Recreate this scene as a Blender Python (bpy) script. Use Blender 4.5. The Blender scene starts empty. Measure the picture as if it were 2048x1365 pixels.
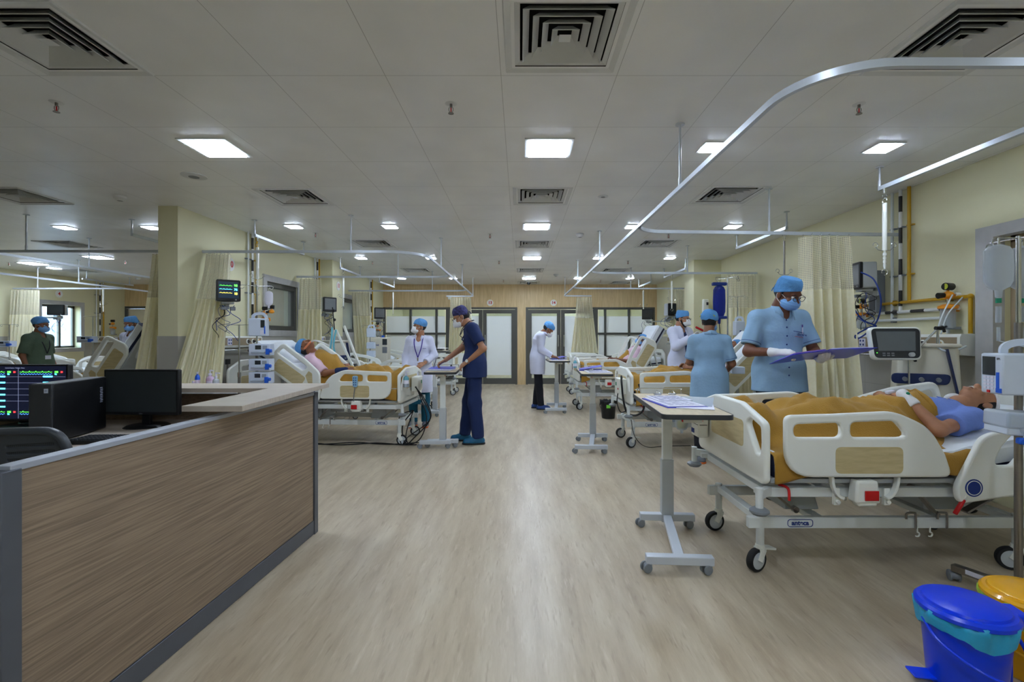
import bpy, math, random
import numpy as np
from mathutils import Vector, Matrix

EXPO = 2.45
SC = bpy.context.scene
C = SC.collection
R = math.radians
rnd = random.Random(7)
F = 942.0; VX, VY = 1040.0, 674.0; CH = 1.283; CEIL = 2.687


def P(x, y, Y):
    "a point at depth Y that shows at pixel (x, y)"
    return Vector(((x - VX) * Y / F, Y, CH - (y - VY) * Y / F))


# ------------------------------------------------------------------ materials
def lin(c):
    return tuple(((v / 255 + .055) / 1.055) ** 2.4 if v > 10 else v / 255 / 12.92 for v in c) + (1,)


MATS = {}


def mat(name, col, rough=.5, metal=0.0, var=.05, scale=12, bump=0.0, bscale=60, trans=0, alpha=1, emis=0, ecol=None,
        stretch=(1, 1, 1), coat=0, ior=1.45, spec=.5, sss=0, sheen=0):
    m = bpy.data.materials.new(name)
    m.use_nodes = True
    nt = m.node_tree
    b = nt.nodes['Principled BSDF']
    c = lin(col)
    b.inputs['Roughness'].default_value = rough
    b.inputs['Metallic'].default_value = metal
    b.inputs['IOR'].default_value = ior
    b.inputs['Specular IOR Level'].default_value = spec
    if coat: b.inputs['Coat Weight'].default_value = coat
    if sheen: b.inputs['Sheen Weight'].default_value = sheen
    if trans: b.inputs['Transmission Weight'].default_value = trans
    if alpha < 1: b.inputs['Alpha'].default_value = alpha
    if emis:
        b.inputs['Emission Color'].default_value = lin(ecol or col)
        b.inputs['Emission Strength'].default_value = emis
    tc = nt.nodes.new('ShaderNodeTexCoord'); mp = nt.nodes.new('ShaderNodeMapping')
    mp.inputs['Scale'].default_value = stretch
    nt.links.new(tc.outputs['Object'], mp.inputs['Vector'])
    nz = nt.nodes.new('ShaderNodeTexNoise'); nz.inputs['Scale'].default_value = scale
    nz.inputs['Detail'].default_value = 4
    nt.links.new(mp.outputs['Vector'], nz.inputs['Vector'])
    cr = nt.nodes.new('ShaderNodeMix'); cr.data_type = 'RGBA'
    cr.inputs['A'].default_value = tuple(v * (1 - var * 1.6) for v in c[:3]) + (1,)
    cr.inputs['B'].default_value = tuple(min(1, v * (1 + var * 1.6)) for v in c[:3]) + (1,)
    nt.links.new(nz.outputs['Fac'], cr.inputs['Factor'])
    nt.links.new(cr.outputs['Result'], b.inputs['Base Color'])
    if bump:
        n2 = nt.nodes.new('ShaderNodeTexNoise'); n2.inputs['Scale'].default_value = bscale
        n2.inputs['Detail'].default_value = 3
        nt.links.new(mp.outputs['Vector'], n2.inputs['Vector'])
        bp = nt.nodes.new('ShaderNodeBump'); bp.inputs['Strength'].default_value = bump
        bp.inputs['Distance'].default_value = .01
        nt.links.new(n2.outputs['Fac'], bp.inputs['Height'])
        nt.links.new(bp.outputs['Normal'], b.inputs['Normal'])
    MATS[name] = m
    return m


def ramp(nt, stops):
    n = nt.nodes.new('ShaderNodeValToRGB')
    e = n.color_ramp.elements
    while len(e) < len(stops): e.new(.5)
    for el, (p, c) in zip(e, stops):
        el.position = p; el.color = c
    return n


white = mat('white_plastic', (234, 236, 229), .38, var=.02)
white2 = mat('painted_steel_white', (218, 223, 222), .4, var=.03)
bluewhite = mat('pump_plastic', (205, 216, 232), .4, var=.02)
greypl = mat('grey_plastic', (128, 134, 140), .45)
lgrey = mat('light_grey_plastic', (186, 192, 196), .45, var=.03)
dgrey = mat('dark_grey_plastic', (52, 55, 60), .4)
black = mat('black_plastic', (17, 18, 21), .42)
rubber = mat('black_rubber', (24, 25, 27), .7)
steel = mat('brushed_steel', (150, 146, 142), .35, 1.0, stretch=(1, 1, 8))
chrome = mat('chrome', (205, 208, 210), .16, 1.0, var=.01)
alu = mat('track_aluminium', (200, 207, 216), .35, .25, var=.02)
frame_m = mat('bronze_frame', (88, 88, 84), .5, .2, var=.03)
red = mat('red_plastic', (196, 22, 28), .4)
bluep = mat('blue_plastic', (30, 96, 214), .4)
navyp = mat('navy_plastic', (22, 40, 88), .4)
orange = mat('orange_plastic', (234, 150, 24), .4)
yellowp = mat('yellow_paint', (196, 152, 22), .42)
greenp = mat('green_plastic', (0, 128, 96), .45)
binblue = mat('bin_blue', (2, 58, 226), .28, var=.04)
binyel = mat('bin_yellow', (232, 168, 8), .25, coat=.3)
bagblue = mat('bag_cyan', (40, 160, 205), .35, bump=.5, bscale=25)
baggreen = mat('bag_lime', (170, 205, 60), .35, bump=.5, bscale=25)
mustard = mat('mustard_blanket', (170, 128, 48), .92, var=.1, scale=5, bump=.35, bscale=160, sheen=.1)
sheet = mat('white_sheet', (222, 228, 234), .85, bump=.25, bscale=30)
bluesheet = mat('pale_blue_sheet', (176, 204, 216), .85, bump=.25, bscale=30)
mattr = mat('mattress_navy', (26, 32, 62), .6)
papers = mat('paper', (226, 226, 240), .7, var=.01)
bluefile = mat('blue_folder', (46, 56, 205), .32, coat=.2)
screen_dark = mat('dark_screen', (44, 50, 54), .12, var=.02, coat=.5)
screen_grey = mat('grey_screen', (120, 124, 128), .2, var=.02)
skin1 = mat('skin_brown', (140, 92, 66), .5, var=.08, scale=40, bump=.1)
skin2 = mat('skin_tan', (172, 122, 92), .5, var=.08, scale=40, bump=.1)
skin3 = mat('skin_deep', (112, 70, 50), .5, var=.08, scale=40, bump=.1)
hairm = mat('black_hair', (14, 12, 12), .6, bump=.6, bscale=300)
eyew = mat('eye_white', (220, 216, 210), .25); iris = mat('eye_iris', (24, 15, 10), .2)
lipm = mat('lips', (110, 52, 48), .5)
maskblue = mat('mask_blue', (122, 172, 228), .85, bump=.2, bscale=60)
maskwhite = mat('mask_white', (232, 234, 236), .85, bump=.1)
capblue = mat('cap_blue', (92, 152, 210), .9, var=.1, bump=.8, bscale=45)
glove = mat('glove_white', (226, 226, 228), .55, bump=.2)
shirtblue = mat('shirt_light_blue', (140, 174, 204), .88, var=.05, bump=.25, bscale=40)
scrubnavy = mat('scrub_navy', (24, 42, 88), .85, var=.06, bump=.25, bscale=40)
coatwhite = mat('coat_white', (214, 218, 240), .85, var=.03, bump=.25, bscale=35)
pinkgown = mat('gown_pink', (218, 186, 200), .88, var=.05, bump=.3, bscale=50)
bluegown = mat('gown_blue', (116, 142, 216), .88, var=.05, bump=.3, bscale=50)
olive = mat('shirt_olive', (84, 102, 84), .88, var=.06, bump=.3, bscale=40)
darkcloth = mat('dark_trousers', (22, 24, 34), .88, bump=.2)
tealcloth = mat('teal_cloth', (16, 92, 122), .85, bump=.2)
maroon = mat('maroon_cloth', (108, 20, 62), .85, bump=.2)
shoeteal = mat('shoe_teal', (22, 92, 130), .5, var=.2, scale=30)
slipper = mat('slipper_blue', (26, 62, 128), .5)
shoegrey = mat('shoe_grey', (112, 118, 128), .7)
shoeor = mat('shoe_orange', (222, 104, 40), .6)
cablem = mat('cable_black', (16, 16, 18), .5)
cableblue = mat('cable_blue', (24, 56, 140), .45)
tubem = mat('clear_tube', (210, 220, 225), .25, var=.01)
beige = mat('beige_panel', (158, 142, 116), .5)
marble = mat('marble_trim', (180, 180, 180), .5, var=.12, scale=9)
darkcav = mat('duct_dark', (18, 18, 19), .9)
ventm = mat('vent_white', (214, 217, 218), .45, var=.02)
turq = mat('turquoise_tube', (120, 205, 225), .3)
inkb = mat('ink_blue', (26, 52, 128), .6); inkr = mat('ink_red', (196, 40, 36), .6); inkk = mat('ink_black', (30, 30, 40), .6)
yellowliq = mat('yellow_liquid', (214, 196, 50), .3)
signm = mat('sign_disc', (232, 232, 228), .4)
bottlebl = mat('sanitiser_blue', (116, 186, 206), .15, trans=.2)


def glassmat(name, col, alpha=.25, rough=.08):
    m = bpy.data.materials.new(name); m.use_nodes = True
    nt = m.node_tree; nt.nodes.clear()
    o = nt.nodes.new('ShaderNodeOutputMaterial'); mx = nt.nodes.new('ShaderNodeMixShader')
    t = nt.nodes.new('ShaderNodeBsdfTransparent'); g = nt.nodes.new('ShaderNodeBsdfPrincipled')
    t.inputs[0].default_value = lin(col)
    g.inputs['Base Color'].default_value = lin(col); g.inputs['Roughness'].default_value = rough
    lw = nt.nodes.new('ShaderNodeLayerWeight'); lw.inputs['Blend'].default_value = .35
    mr = nt.nodes.new('ShaderNodeMapRange'); mr.inputs['To Min'].default_value = alpha; mr.inputs['To Max'].default_value = min(1, alpha + .5)
    nt.links.new(lw.outputs['Facing'], mr.inputs['Value'])
    nt.links.new(mr.outputs['Result'], mx.inputs[0])
    nt.links.new(t.outputs[0], mx.inputs[1]); nt.links.new(g.outputs[0], mx.inputs[2]); nt.links.new(mx.outputs[0], o.inputs[0])
    MATS[name] = m
    return m


glass = glassmat('clear_glass', (236, 242, 240), .06, .03)
baggie = glassmat('drip_bag_film', (228, 234, 240), .28, .12)
clearpl = glassmat('clear_plastic', (226, 232, 238), .3, .15)
bluefilm = glassmat('blue_film', (70, 88, 190), .3, .2)


def frosted():
    m = bpy.data.materials.new('frosted_glass'); m.use_nodes = True
    nt = m.node_tree; nt.nodes.clear()
    o = nt.nodes.new('ShaderNodeOutputMaterial'); mx = nt.nodes.new('ShaderNodeMixShader')
    t = nt.nodes.new('ShaderNodeBsdfTranslucent'); g = nt.nodes.new('ShaderNodeBsdfPrincipled')
    t.inputs[0].default_value = (.9, .93, .95, 1)
    g.inputs['Base Color'].default_value = (.62, .65, .67, 1); g.inputs['Roughness'].default_value = .3
    nz = nt.nodes.new('ShaderNodeTexNoise'); nz.inputs['Scale'].default_value = 3
    mr = nt.nodes.new('ShaderNodeMapRange'); mr.inputs['To Min'].default_value = .3; mr.inputs['To Max'].default_value = .4
    nt.links.new(nz.outputs['Fac'], mr.inputs['Value']); nt.links.new(mr.outputs['Result'], mx.inputs[0])
    nt.links.new(t.outputs[0], mx.inputs[1]); nt.links.new(g.outputs[0], mx.inputs[2]); nt.links.new(mx.outputs[0], o.inputs[0])
    return m


frost = frosted()


def floor_mat():
    m = bpy.data.materials.new('vinyl_floor'); m.use_nodes = True
    nt = m.node_tree; b = nt.nodes['Principled BSDF']; L = nt.links.new
    b.inputs['Roughness'].default_value = .33
    tc = nt.nodes.new('ShaderNodeTexCoord')

    def streak(sx, sy, sc, det=6):
        mp = nt.nodes.new('ShaderNodeMapping'); mp.inputs['Scale'].default_value = (sx, sy, 1)
        nz = nt.nodes.new('ShaderNodeTexNoise'); nz.inputs['Scale'].default_value = sc; nz.inputs['Detail'].default_value = det
        nz.inputs['Roughness'].default_value = .62
        L(tc.outputs['Object'], mp.inputs['Vector']); L(mp.outputs['Vector'], nz.inputs['Vector'])
        return nz
    a = streak(6, .9, 1.6, 5); f = streak(26, 3.6, 1.6, 2); w = streak(18, 2.6, 1.5, 3)
    r1 = ramp(nt, [(.3, lin((163, 146, 122))), (.5, lin((182, 167, 143))), (.72, lin((200, 187, 164)))])
    L(a.outputs['Fac'], r1.inputs['Fac'])
    r2 = ramp(nt, [(.58, (0, 0, 0, 1)), (.72, (1, 1, 1, 1))]); L(f.outputs['Fac'], r2.inputs['Fac'])
    mx = nt.nodes.new('ShaderNodeMix'); mx.data_type = 'RGBA'; mx.inputs['B'].default_value = lin((138, 116, 92))
    sc_ = nt.nodes.new('ShaderNodeMath'); sc_.operation = 'MULTIPLY'; sc_.inputs[1].default_value = .4
    L(r2.outputs['Color'], sc_.inputs[0]); L(sc_.outputs[0], mx.inputs['Factor']); L(r1.outputs['Color'], mx.inputs['A'])
    r3 = ramp(nt, [(.58, (0, 0, 0, 1)), (.75, (1, 1, 1, 1))]); L(w.outputs['Fac'], r3.inputs['Fac'])
    m2 = nt.nodes.new('ShaderNodeMix'); m2.data_type = 'RGBA'; m2.inputs['B'].default_value = lin((212, 200, 180))
    s2 = nt.nodes.new('ShaderNodeMath'); s2.operation = 'MULTIPLY'; s2.inputs[1].default_value = .5
    L(r3.outputs['Color'], s2.inputs[0]); L(s2.outputs[0], m2.inputs['Factor']); L(mx.outputs['Result'], m2.inputs['A'])
    L(m2.outputs['Result'], b.inputs['Base Color'])
    return m


def seam_mat(name, col, rough, sx, ox, sy, oy, width=.0035, seam=(70, 72, 74), axes='XY', strength=.8):
    m = bpy.data.materials.new(name); m.use_nodes = True
    nt = m.node_tree; b = nt.nodes['Principled BSDF']; L = nt.links.new
    b.inputs['Roughness'].default_value = rough
    tc = nt.nodes.new('ShaderNodeTexCoord'); sp = nt.nodes.new('ShaderNodeSeparateXYZ'); L(tc.outputs['Object'], sp.inputs[0])

    def line(out, s, o):
        a = nt.nodes.new('ShaderNodeMath'); a.operation = 'SUBTRACT'; L(out, a.inputs[0]); a.inputs[1].default_value = o
        d = nt.nodes.new('ShaderNodeMath'); d.operation = 'PINGPONG'; L(a.outputs[0], d.inputs[0]); d.inputs[1].default_value = s / 2
        c = nt.nodes.new('ShaderNodeMath'); c.operation = 'LESS_THAN'; L(d.outputs[0], c.inputs[0]); c.inputs[1].default_value = width / 2
        return c
    l1 = line(sp.outputs[axes[0]], sx, ox); l2 = line(sp.outputs[axes[1]], sy, oy)
    mxx = nt.nodes.new('ShaderNodeMath'); mxx.operation = 'MAXIMUM'; L(l1.outputs[0], mxx.inputs[0]); L(l2.outputs[0], mxx.inputs[1])
    st = nt.nodes.new('ShaderNodeMath'); st.operation = 'MULTIPLY'; L(mxx.outputs[0], st.inputs[0]); st.inputs[1].default_value = strength
    nz = nt.nodes.new('ShaderNodeTexNoise'); nz.inputs['Scale'].default_value = 2.2; L(tc.outputs['Object'], nz.inputs['Vector'])
    c = lin(col)
    cr = ramp(nt, [(.3, tuple(v * .95 for v in c[:3]) + (1,)), (.7, tuple(min(1, v * 1.04) for v in c[:3]) + (1,))]); L(nz.outputs['Fac'], cr.inputs['Fac'])
    mx = nt.nodes.new('ShaderNodeMix'); mx.data_type = 'RGBA'; mx.inputs['B'].default_value = lin(seam)
    L(st.outputs[0], mx.inputs['Factor']); L(cr.outputs['Color'], mx.inputs['A']); L(mx.outputs['Result'], b.inputs['Base Color'])
    return m


def wood_mat(name, c1, c2, scale=(1, 1, 1), rough=.5, freq=14):
    m = bpy.data.materials.new(name); m.use_nodes = True
    nt = m.node_tree; b = nt.nodes['Principled BSDF']; L = nt.links.new
    b.inputs['Roughness'].default_value = rough
    tc = nt.nodes.new('ShaderNodeTexCoord'); mp = nt.nodes.new('ShaderNodeMapping'); mp.inputs['Scale'].default_value = scale
    L(tc.outputs['Object'], mp.inputs['Vector'])
    nz = nt.nodes.new('ShaderNodeTexNoise'); nz.inputs['Scale'].default_value = freq; nz.inputs['Detail'].default_value = 6
    nz.inputs['Distortion'].default_value = .4
    L(mp.outputs['Vector'], nz.inputs['Vector'])
    r = ramp(nt, [(.32, lin(c1)), (.68, lin(c2))]); L(nz.outputs['Fac'], r.inputs['Fac'])
    L(r.outputs['Color'], b.inputs['Base Color'])
    bp = nt.nodes.new('ShaderNodeBump'); bp.inputs['Strength'].default_value = .12; bp.inputs['Distance'].default_value = .003
    L(nz.outputs['Fac'], bp.inputs['Height']); L(bp.outputs['Normal'], b.inputs['Normal'])
    MATS[name] = m
    return m


def fabric_grid():
    "open net header of the bay curtains"
    m = bpy.data.materials.new('curtain_net'); m.use_nodes = True
    nt = m.node_tree; L = nt.links.new; b = nt.nodes['Principled BSDF']
    b.inputs['Base Color'].default_value = lin((230, 224, 196)); b.inputs['Roughness'].default_value = .9
    uv = nt.nodes.new('ShaderNodeTexCoord'); sp = nt.nodes.new('ShaderNodeSeparateXYZ'); L(uv.outputs['UV'], sp.inputs[0])
    outs = []
    for ax in 'XY':
        a = nt.nodes.new('ShaderNodeMath'); a.operation = 'PINGPONG'; L(sp.outputs[ax], a.inputs[0]); a.inputs[1].default_value = .0085
        c = nt.nodes.new('ShaderNodeMath'); c.operation = 'LESS_THAN'; L(a.outputs[0], c.inputs[0]); c.inputs[1].default_value = .0026
        outs.append(c)
    mx = nt.nodes.new('ShaderNodeMath'); mx.operation = 'MAXIMUM'; L(outs[0].outputs[0], mx.inputs[0]); L(outs[1].outputs[0], mx.inputs[1])
    mr = nt.nodes.new('ShaderNodeMapRange'); mr.inputs['To Min'].default_value = .45; mr.inputs['To Max'].default_value = 1
    L(mx.outputs[0], mr.inputs['Value']); L(mr.outputs['Result'], b.inputs['Alpha'])
    return m


def curtain_cloth():
    m = bpy.data.materials.new('curtain_cloth'); m.use_nodes = True
    nt = m.node_tree; L = nt.links.new; b = nt.nodes['Principled BSDF']
    out = nt.nodes['Material Output']
    tc = nt.nodes.new('ShaderNodeTexCoord'); nz = nt.nodes.new('ShaderNodeTexNoise'); nz.inputs['Scale'].default_value = 40
    L(tc.outputs['Object'], nz.inputs['Vector'])
    r = ramp(nt, [(.3, lin((246, 240, 208))), (.7, lin((250, 246, 220)))]); L(nz.outputs['Fac'], r.inputs['Fac'])
    L(r.outputs['Color'], b.inputs['Base Color']); b.inputs['Roughness'].default_value = .8
    t = nt.nodes.new('ShaderNodeBsdfTranslucent'); t.inputs[0].default_value = lin((238, 228, 186))
    mx = nt.nodes.new('ShaderNodeMixShader'); mx.inputs[0].default_value = .18
    L(b.outputs[0], mx.inputs[1]); L(t.outputs[0], mx.inputs[2]); L(mx.outputs[0], out.inputs[0])
    return m


floorM = floor_mat()
ceilM = seam_mat('ceiling_tiles', (234, 236, 237), .32, .622, .52, .622, 2.53, .0032, (110, 112, 114), 'XY', .55)
wallM = mat('cream_wall', (223, 219, 184), .6, var=.02, scale=3, bump=.05)
dadoM = seam_mat('grey_dado', (170, 168, 160), .4, .8, .2, .8, .0, .003, (110, 108, 104), 'YZ', .6)
woodwall = wood_mat('maple_panel', (202, 174, 128), (222, 196, 150), (7, 7, .5), .45, 6)
woodin = wood_mat('maple_insert', (188, 172, 128), (206, 190, 146), (1, 1, 6), .45, 9)
deskwood = wood_mat('walnut_laminate', (118, 101, 84), (156, 136, 114), (3.5, .35, 16), .5, 9)
deskpale = wood_mat('worktop_laminate', (176, 164, 152), (194, 184, 172), (.6, 8, 2), .35, 9)
tabletop = wood_mat('table_laminate', (196, 180, 148), (212, 196, 164), (6, 1, 2), .4, 8)
netM = fabric_grid(); clothM = curtain_cloth()
lampM = mat('lamp_diffuser', (255, 255, 255), .5, emis=16, ecol=(219, 233, 252))


# ------------------------------------------------------------------ mesh helpers
def link(o, parent=None):
    C.objects.link(o)
    if parent is not None: o.parent = parent
    return o


def tag(o, label=None, cat=None, group=None, kind=None):
    if label: o['label'] = label
    if cat: o['category'] = cat
    if group: o['group'] = group
    if kind: o['kind'] = kind
    return o


def thing(name, label, cat, loc=(0, 0, 0), rot=(0, 0, 0), group=None, M=None):
    o = bpy.data.objects.new(name, None); C.objects.link(o)
    o.empty_display_size = .1
    if M is not None: o.matrix_world = M
    else:
        o.location = loc; o.rotation_euler = rot if not isinstance(rot, (int, float)) else (0, 0, rot)
    return tag(o, label, cat, group)


def dup(root, loc=None, rotz=None, label=None, group=None, parent=None):
    r = root.copy(); C.objects.link(r)
    if parent is not None: r.parent = parent
    if loc is not None: r.location = loc
    if rotz is not None: r.rotation_euler = (0, 0, rotz)
    if label: r['label'] = label
    if group: r['group'] = group
    for ch in list(root.children): dup(ch, parent=r)
    return r


def mesh_obj(name, me, m, parent=None, smooth=True, bevel=0, ang=38):
    if m is not None:
        me.materials.clear(); me.materials.append(m)
    if smooth:
        me.shade_smooth(); me.set_sharp_from_angle(angle=R(ang))
    o = bpy.data.objects.new(name, me); link(o, parent)
    if bevel:
        bv = o.modifiers.new('bevel', 'BEVEL'); bv.width = bevel; bv.segments = 2; bv.limit_method = 'ANGLE'; bv.angle_limit = R(50)
        bv.harden_normals = False
    return o


def rc_(pts, n=5, default=.02):
    "round the corners of a 2D outline: points (x, y) or (x, y, r)"
    out = []; N = len(pts)
    for i in range(N):
        p0 = Vector(pts[i - 1][:2]); p1 = Vector(pts[i][:2]); p2 = Vector(pts[(i + 1) % N][:2])
        r = pts[i][2] if len(pts[i]) > 2 else default
        a = p0 - p1; b = p2 - p1
        la, lb = a.length, b.length
        if r <= 1e-5 or la < 1e-6 or lb < 1e-6: out.append(tuple(p1)); continue
        a.normalize(); b.normalize()
        ang = math.acos(max(-1, min(1, a.dot(b))))
        if abs(math.pi - ang) < .03: out.append(tuple(p1)); continue
        t = min(r / math.tan(ang / 2), la * .49, lb * .49)
        s = p1 + a * t; e = p1 + b * t
        for k in range(n + 1):
            u = k / n
            q = s * (1 - u) ** 2 + p1 * 2 * u * (1 - u) + e * u * u
            out.append((q.x, q.y))
    return out


def plate_mesh(outline, holes=(), th=.03, bevel=.006, text=None, res=2):
    if text is None:
        cu = bpy.data.curves.new('tmp', 'CURVE'); cu.dimensions = '2D'; cu.fill_mode = 'BOTH'
        for pl in [outline] + list(holes):
            s = cu.splines.new('POLY'); s.points.add(len(pl) - 1)
            for q, p in zip(s.points, pl): q.co = (p[0], p[1], 0, 1)
            s.use_cyclic_u = True
    cu.extrude = max(.0001, th / 2 - bevel); cu.bevel_depth = bevel; cu.bevel_resolution = res; cu.offset = -bevel
    o = bpy.data.objects.new('tmp', cu)
    me = bpy.data.meshes.new_from_object(o)
    bpy.data.objects.remove(o); bpy.data.curves.remove(cu)
    return me


def text_mesh(s, size, th=.001, bold=0):
    cu = bpy.data.curves.new('tmp', 'FONT'); cu.body = s; cu.size = size; cu.extrude = th; cu.align_x = 'CENTER'; cu.align_y = 'CENTER'
    cu.offset = bold
    o = bpy.data.objects.new('tmp', cu)
    me = bpy.data.meshes.new_from_object(o)
    bpy.data.objects.remove(o); bpy.data.curves.remove(cu)
    return me


def frame3(c, ex, ey):
    "matrix whose x axis is ex, y axis is ey, placed at c"
    ex = Vector(ex).normalized(); ey = Vector(ey).normalized(); ez = ex.cross(ey)
    M = Matrix((ex, ey, ez)).transposed().to_4x4(); M.translation = Vector(c)
    return M


class MB:
    def __init__(s): s.v = []; s.f = []

    def add(s, vs, fs, M=None):
        n = len(s.v)
        s.v += [tuple(M @ Vector(v)) for v in vs] if M is not None else [tuple(v) for v in vs]
        s.f += [tuple(i + n for i in f) for f in fs]
        return s

    def box(s, c, d, M=None, top=1.0, rz=0):
        x, y, z = d[0] / 2, d[1] / 2, d[2] / 2
        vs = [(-x, -y, -z), (x, -y, -z), (x, y, -z), (-x, y, -z), (-x * top, -y * top, z), (x * top, -y * top, z), (x * top, y * top, z), (-x * top, y * top, z)]
        if rz:
            vs = [tuple(Matrix.Rotation(rz, 3, 'Z') @ Vector(v)) for v in vs]
        vs = [(a + c[0], b + c[1], e + c[2]) for a, b, e in vs]
        return s.add(vs, [(0, 3, 2, 1), (4, 5, 6, 7), (0, 1, 5, 4), (1, 2, 6, 5), (2, 3, 7, 6), (3, 0, 4, 7)], M)

    def bar(s, p, q, w, h, up=(0, 0, 1)):
        "rectangular bar from p to q"
        p = Vector(p); q = Vector(q); d = (q - p); L = d.length; d.normalize(); up = Vector(up)
        sd = d.cross(up)
        if sd.length < 1e-4: sd = d.cross(Vector((0, 1, 0)))
        sd.normalize(); u = sd.cross(d)
        M = Matrix((d, sd, u)).transposed().to_4x4(); M.translation = (p + q) / 2
        return s.box((0, 0, 0), (L, w, h), M)

    def cyl(s, p, q, r, r2=None, n=14, caps=True):
        p = Vector(p); q = Vector(q); r2 = r if r2 is None else r2
        d = (q - p).normalized(); a = d.orthogonal().normalized(); b = d.cross(a)
        vs = []
        for c, rr in ((p, r), (q, r2)):
            for i in range(n):
                t = 2 * math.pi * i / n; vs.append(c + a * math.cos(t) * rr + b * math.sin(t) * rr)
        fs = [(i, (i + 1) % n, n + (i + 1) % n, n + i) for i in range(n)]
        if caps: fs += [tuple(range(n - 1, -1, -1)), tuple(range(n, 2 * n))]
        return s.add(vs, fs)

    def tube(s, pts, r, n=8, cyclic=False, caps=True):
        pts = [Vector(p) for p in pts]; N = len(pts)
        if not isinstance(r, (list, tuple)): r = [r] * N
        t0 = (pts[1] - pts[0]).normalized(); a = t0.orthogonal().normalized()
        vs = []
        for i, p in enumerate(pts):
            if cyclic: t = (pts[(i + 1) % N] - pts[i - 1]).normalized()
            else: t = (pts[min(i + 1, N - 1)] - pts[max(i - 1, 0)])
            if t.length < 1e-9: t = t0
            t = t.normalized()
            a = (a - t * a.dot(t)).normalized(); b = t.cross(a); t0 = t
            for k in range(n):
                an = 2 * math.pi * k / n; vs.append(p + (a * math.cos(an) + b * math.sin(an)) * r[i])
        fs = []
        for i in range(N if cyclic else N - 1):
            j = (i + 1) % N
            for k in range(n): fs.append((i * n + k, i * n + (k + 1) % n, j * n + (k + 1) % n, j * n + k))
        if caps and not cyclic: fs += [tuple(range(n - 1, -1, -1)), tuple(range((N - 1) * n, N * n))]
        return s.add(vs, fs)

    def ribbon(s, pts, w, h, up=(0, 0, 1)):
        "swept rectangle w wide and h high"
        pts = [Vector(p) for p in pts]; N = len(pts); vs = []; up = Vector(up)
        for i, p in enumerate(pts):
            t = (pts[min(i + 1, N - 1)] - pts[max(i - 1, 0)]).normalized()
            sd = t.cross(up).normalized(); u = sd.cross(t)
            vs += [p + sd * w / 2 + u * h / 2, p - sd * w / 2 + u * h / 2, p - sd * w / 2 - u * h / 2, p + sd * w / 2 - u * h / 2]
        fs = [(i * 4 + k, i * 4 + (k + 1) % 4, i * 4 + 4 + (k + 1) % 4, i * 4 + 4 + k) for i in range(N - 1) for k in range(4)]
        fs += [(3, 2, 1, 0), tuple(range(N * 4 - 4, N * 4))]
        return s.add(vs, fs)

    def lathe(s, prof, c=(0, 0, 0), n=24, M=None):
        vs = []; fs = []; k = len(prof)
        for i in range(n):
            t = 2 * math.pi * i / n
            for r, z in prof: vs.append((r * math.cos(t) + c[0], r * math.sin(t) + c[1], z + c[2]))
        for i in range(n):
            j = (i + 1) % n
            for q in range(k - 1): fs.append((i * k + q, j * k + q, j * k + q + 1, i * k + q + 1))
        return s.add(vs, fs, M)

    def ball(s, c, r, n=12, M=None):
        if isinstance(r, (int, float)): r = (r, r, r)
        prof = []
        vs = [(c[0], c[1], c[2] - r[2])]; m = n // 2 + 1
        for i in range(1, m):
            ph = math.pi * i / m - math.pi / 2
            for j in range(n):
                t = 2 * math.pi * j / n
                vs.append((c[0] + r[0] * math.cos(ph) * math.cos(t), c[1] + r[1] * math.cos(ph) * math.sin(t), c[2] + r[2] * math.sin(ph)))
        vs.append((c[0], c[1], c[2] + r[2])); fs = []
        for j in range(n): fs.append((0, 1 + (j + 1) % n, 1 + j))
        for i in range(m - 2):
            for j in range(n): fs.append((1 + i * n + j, 1 + i * n + (j + 1) % n, 1 + (i + 1) * n + (j + 1) % n, 1 + (i + 1) * n + j))
        t = len(vs) - 1
        for j in range(n): fs.append((t, t - n + j, t - n + (j + 1) % n))
        return s.add(vs, fs, M)

    def mesh(s, me, M=None):
        s.add([v.co[:] for v in me.vertices], [tuple(p.vertices) for p in me.polygons], M)
        bpy.data.meshes.remove(me)
        return s

    def plate(s, outline, holes=(), th=.03, bevel=.006, M=None): return s.mesh(plate_mesh(outline, holes, th, bevel), M)

    def text(s, t, size, M=None, th=.001, bold=0): return s.mesh(text_mesh(t, size, th, bold), M)

    def build(s, name, m, parent=None, bevel=0, smooth=True, ang=38):
        me = bpy.data.meshes.new(name); me.from_pydata(s.v, [], s.f); me.update()
        return mesh_obj(name, me, m, parent, smooth, bevel, ang)


def box(name, m, c, d, parent=None, bevel=0, M=None, rz=0):
    return MB().box(c, d, M, rz=rz).build(name, m, parent, bevel)


def bez(pts, n=8):
    "smooth curve through points (Catmull-Rom)"
    pts = [Vector(p) for p in pts]; out = []
    for i in range(len(pts) - 1):
        p0 = pts[max(i - 1, 0)]; p1 = pts[i]; p2 = pts[i + 1]; p3 = pts[min(i + 2, len(pts) - 1)]
        for k in range(n):
            t = k / n
            out.append(.5 * ((2 * p1) + (p2 - p0) * t + (2 * p0 - 5 * p1 + 4 * p2 - p3) * t * t + (3 * p1 - p0 - 3 * p2 + p3) * t ** 3))
    out.append(pts[-1]); return out


def struct(o): o['kind'] = 'structure'; return o


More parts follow.
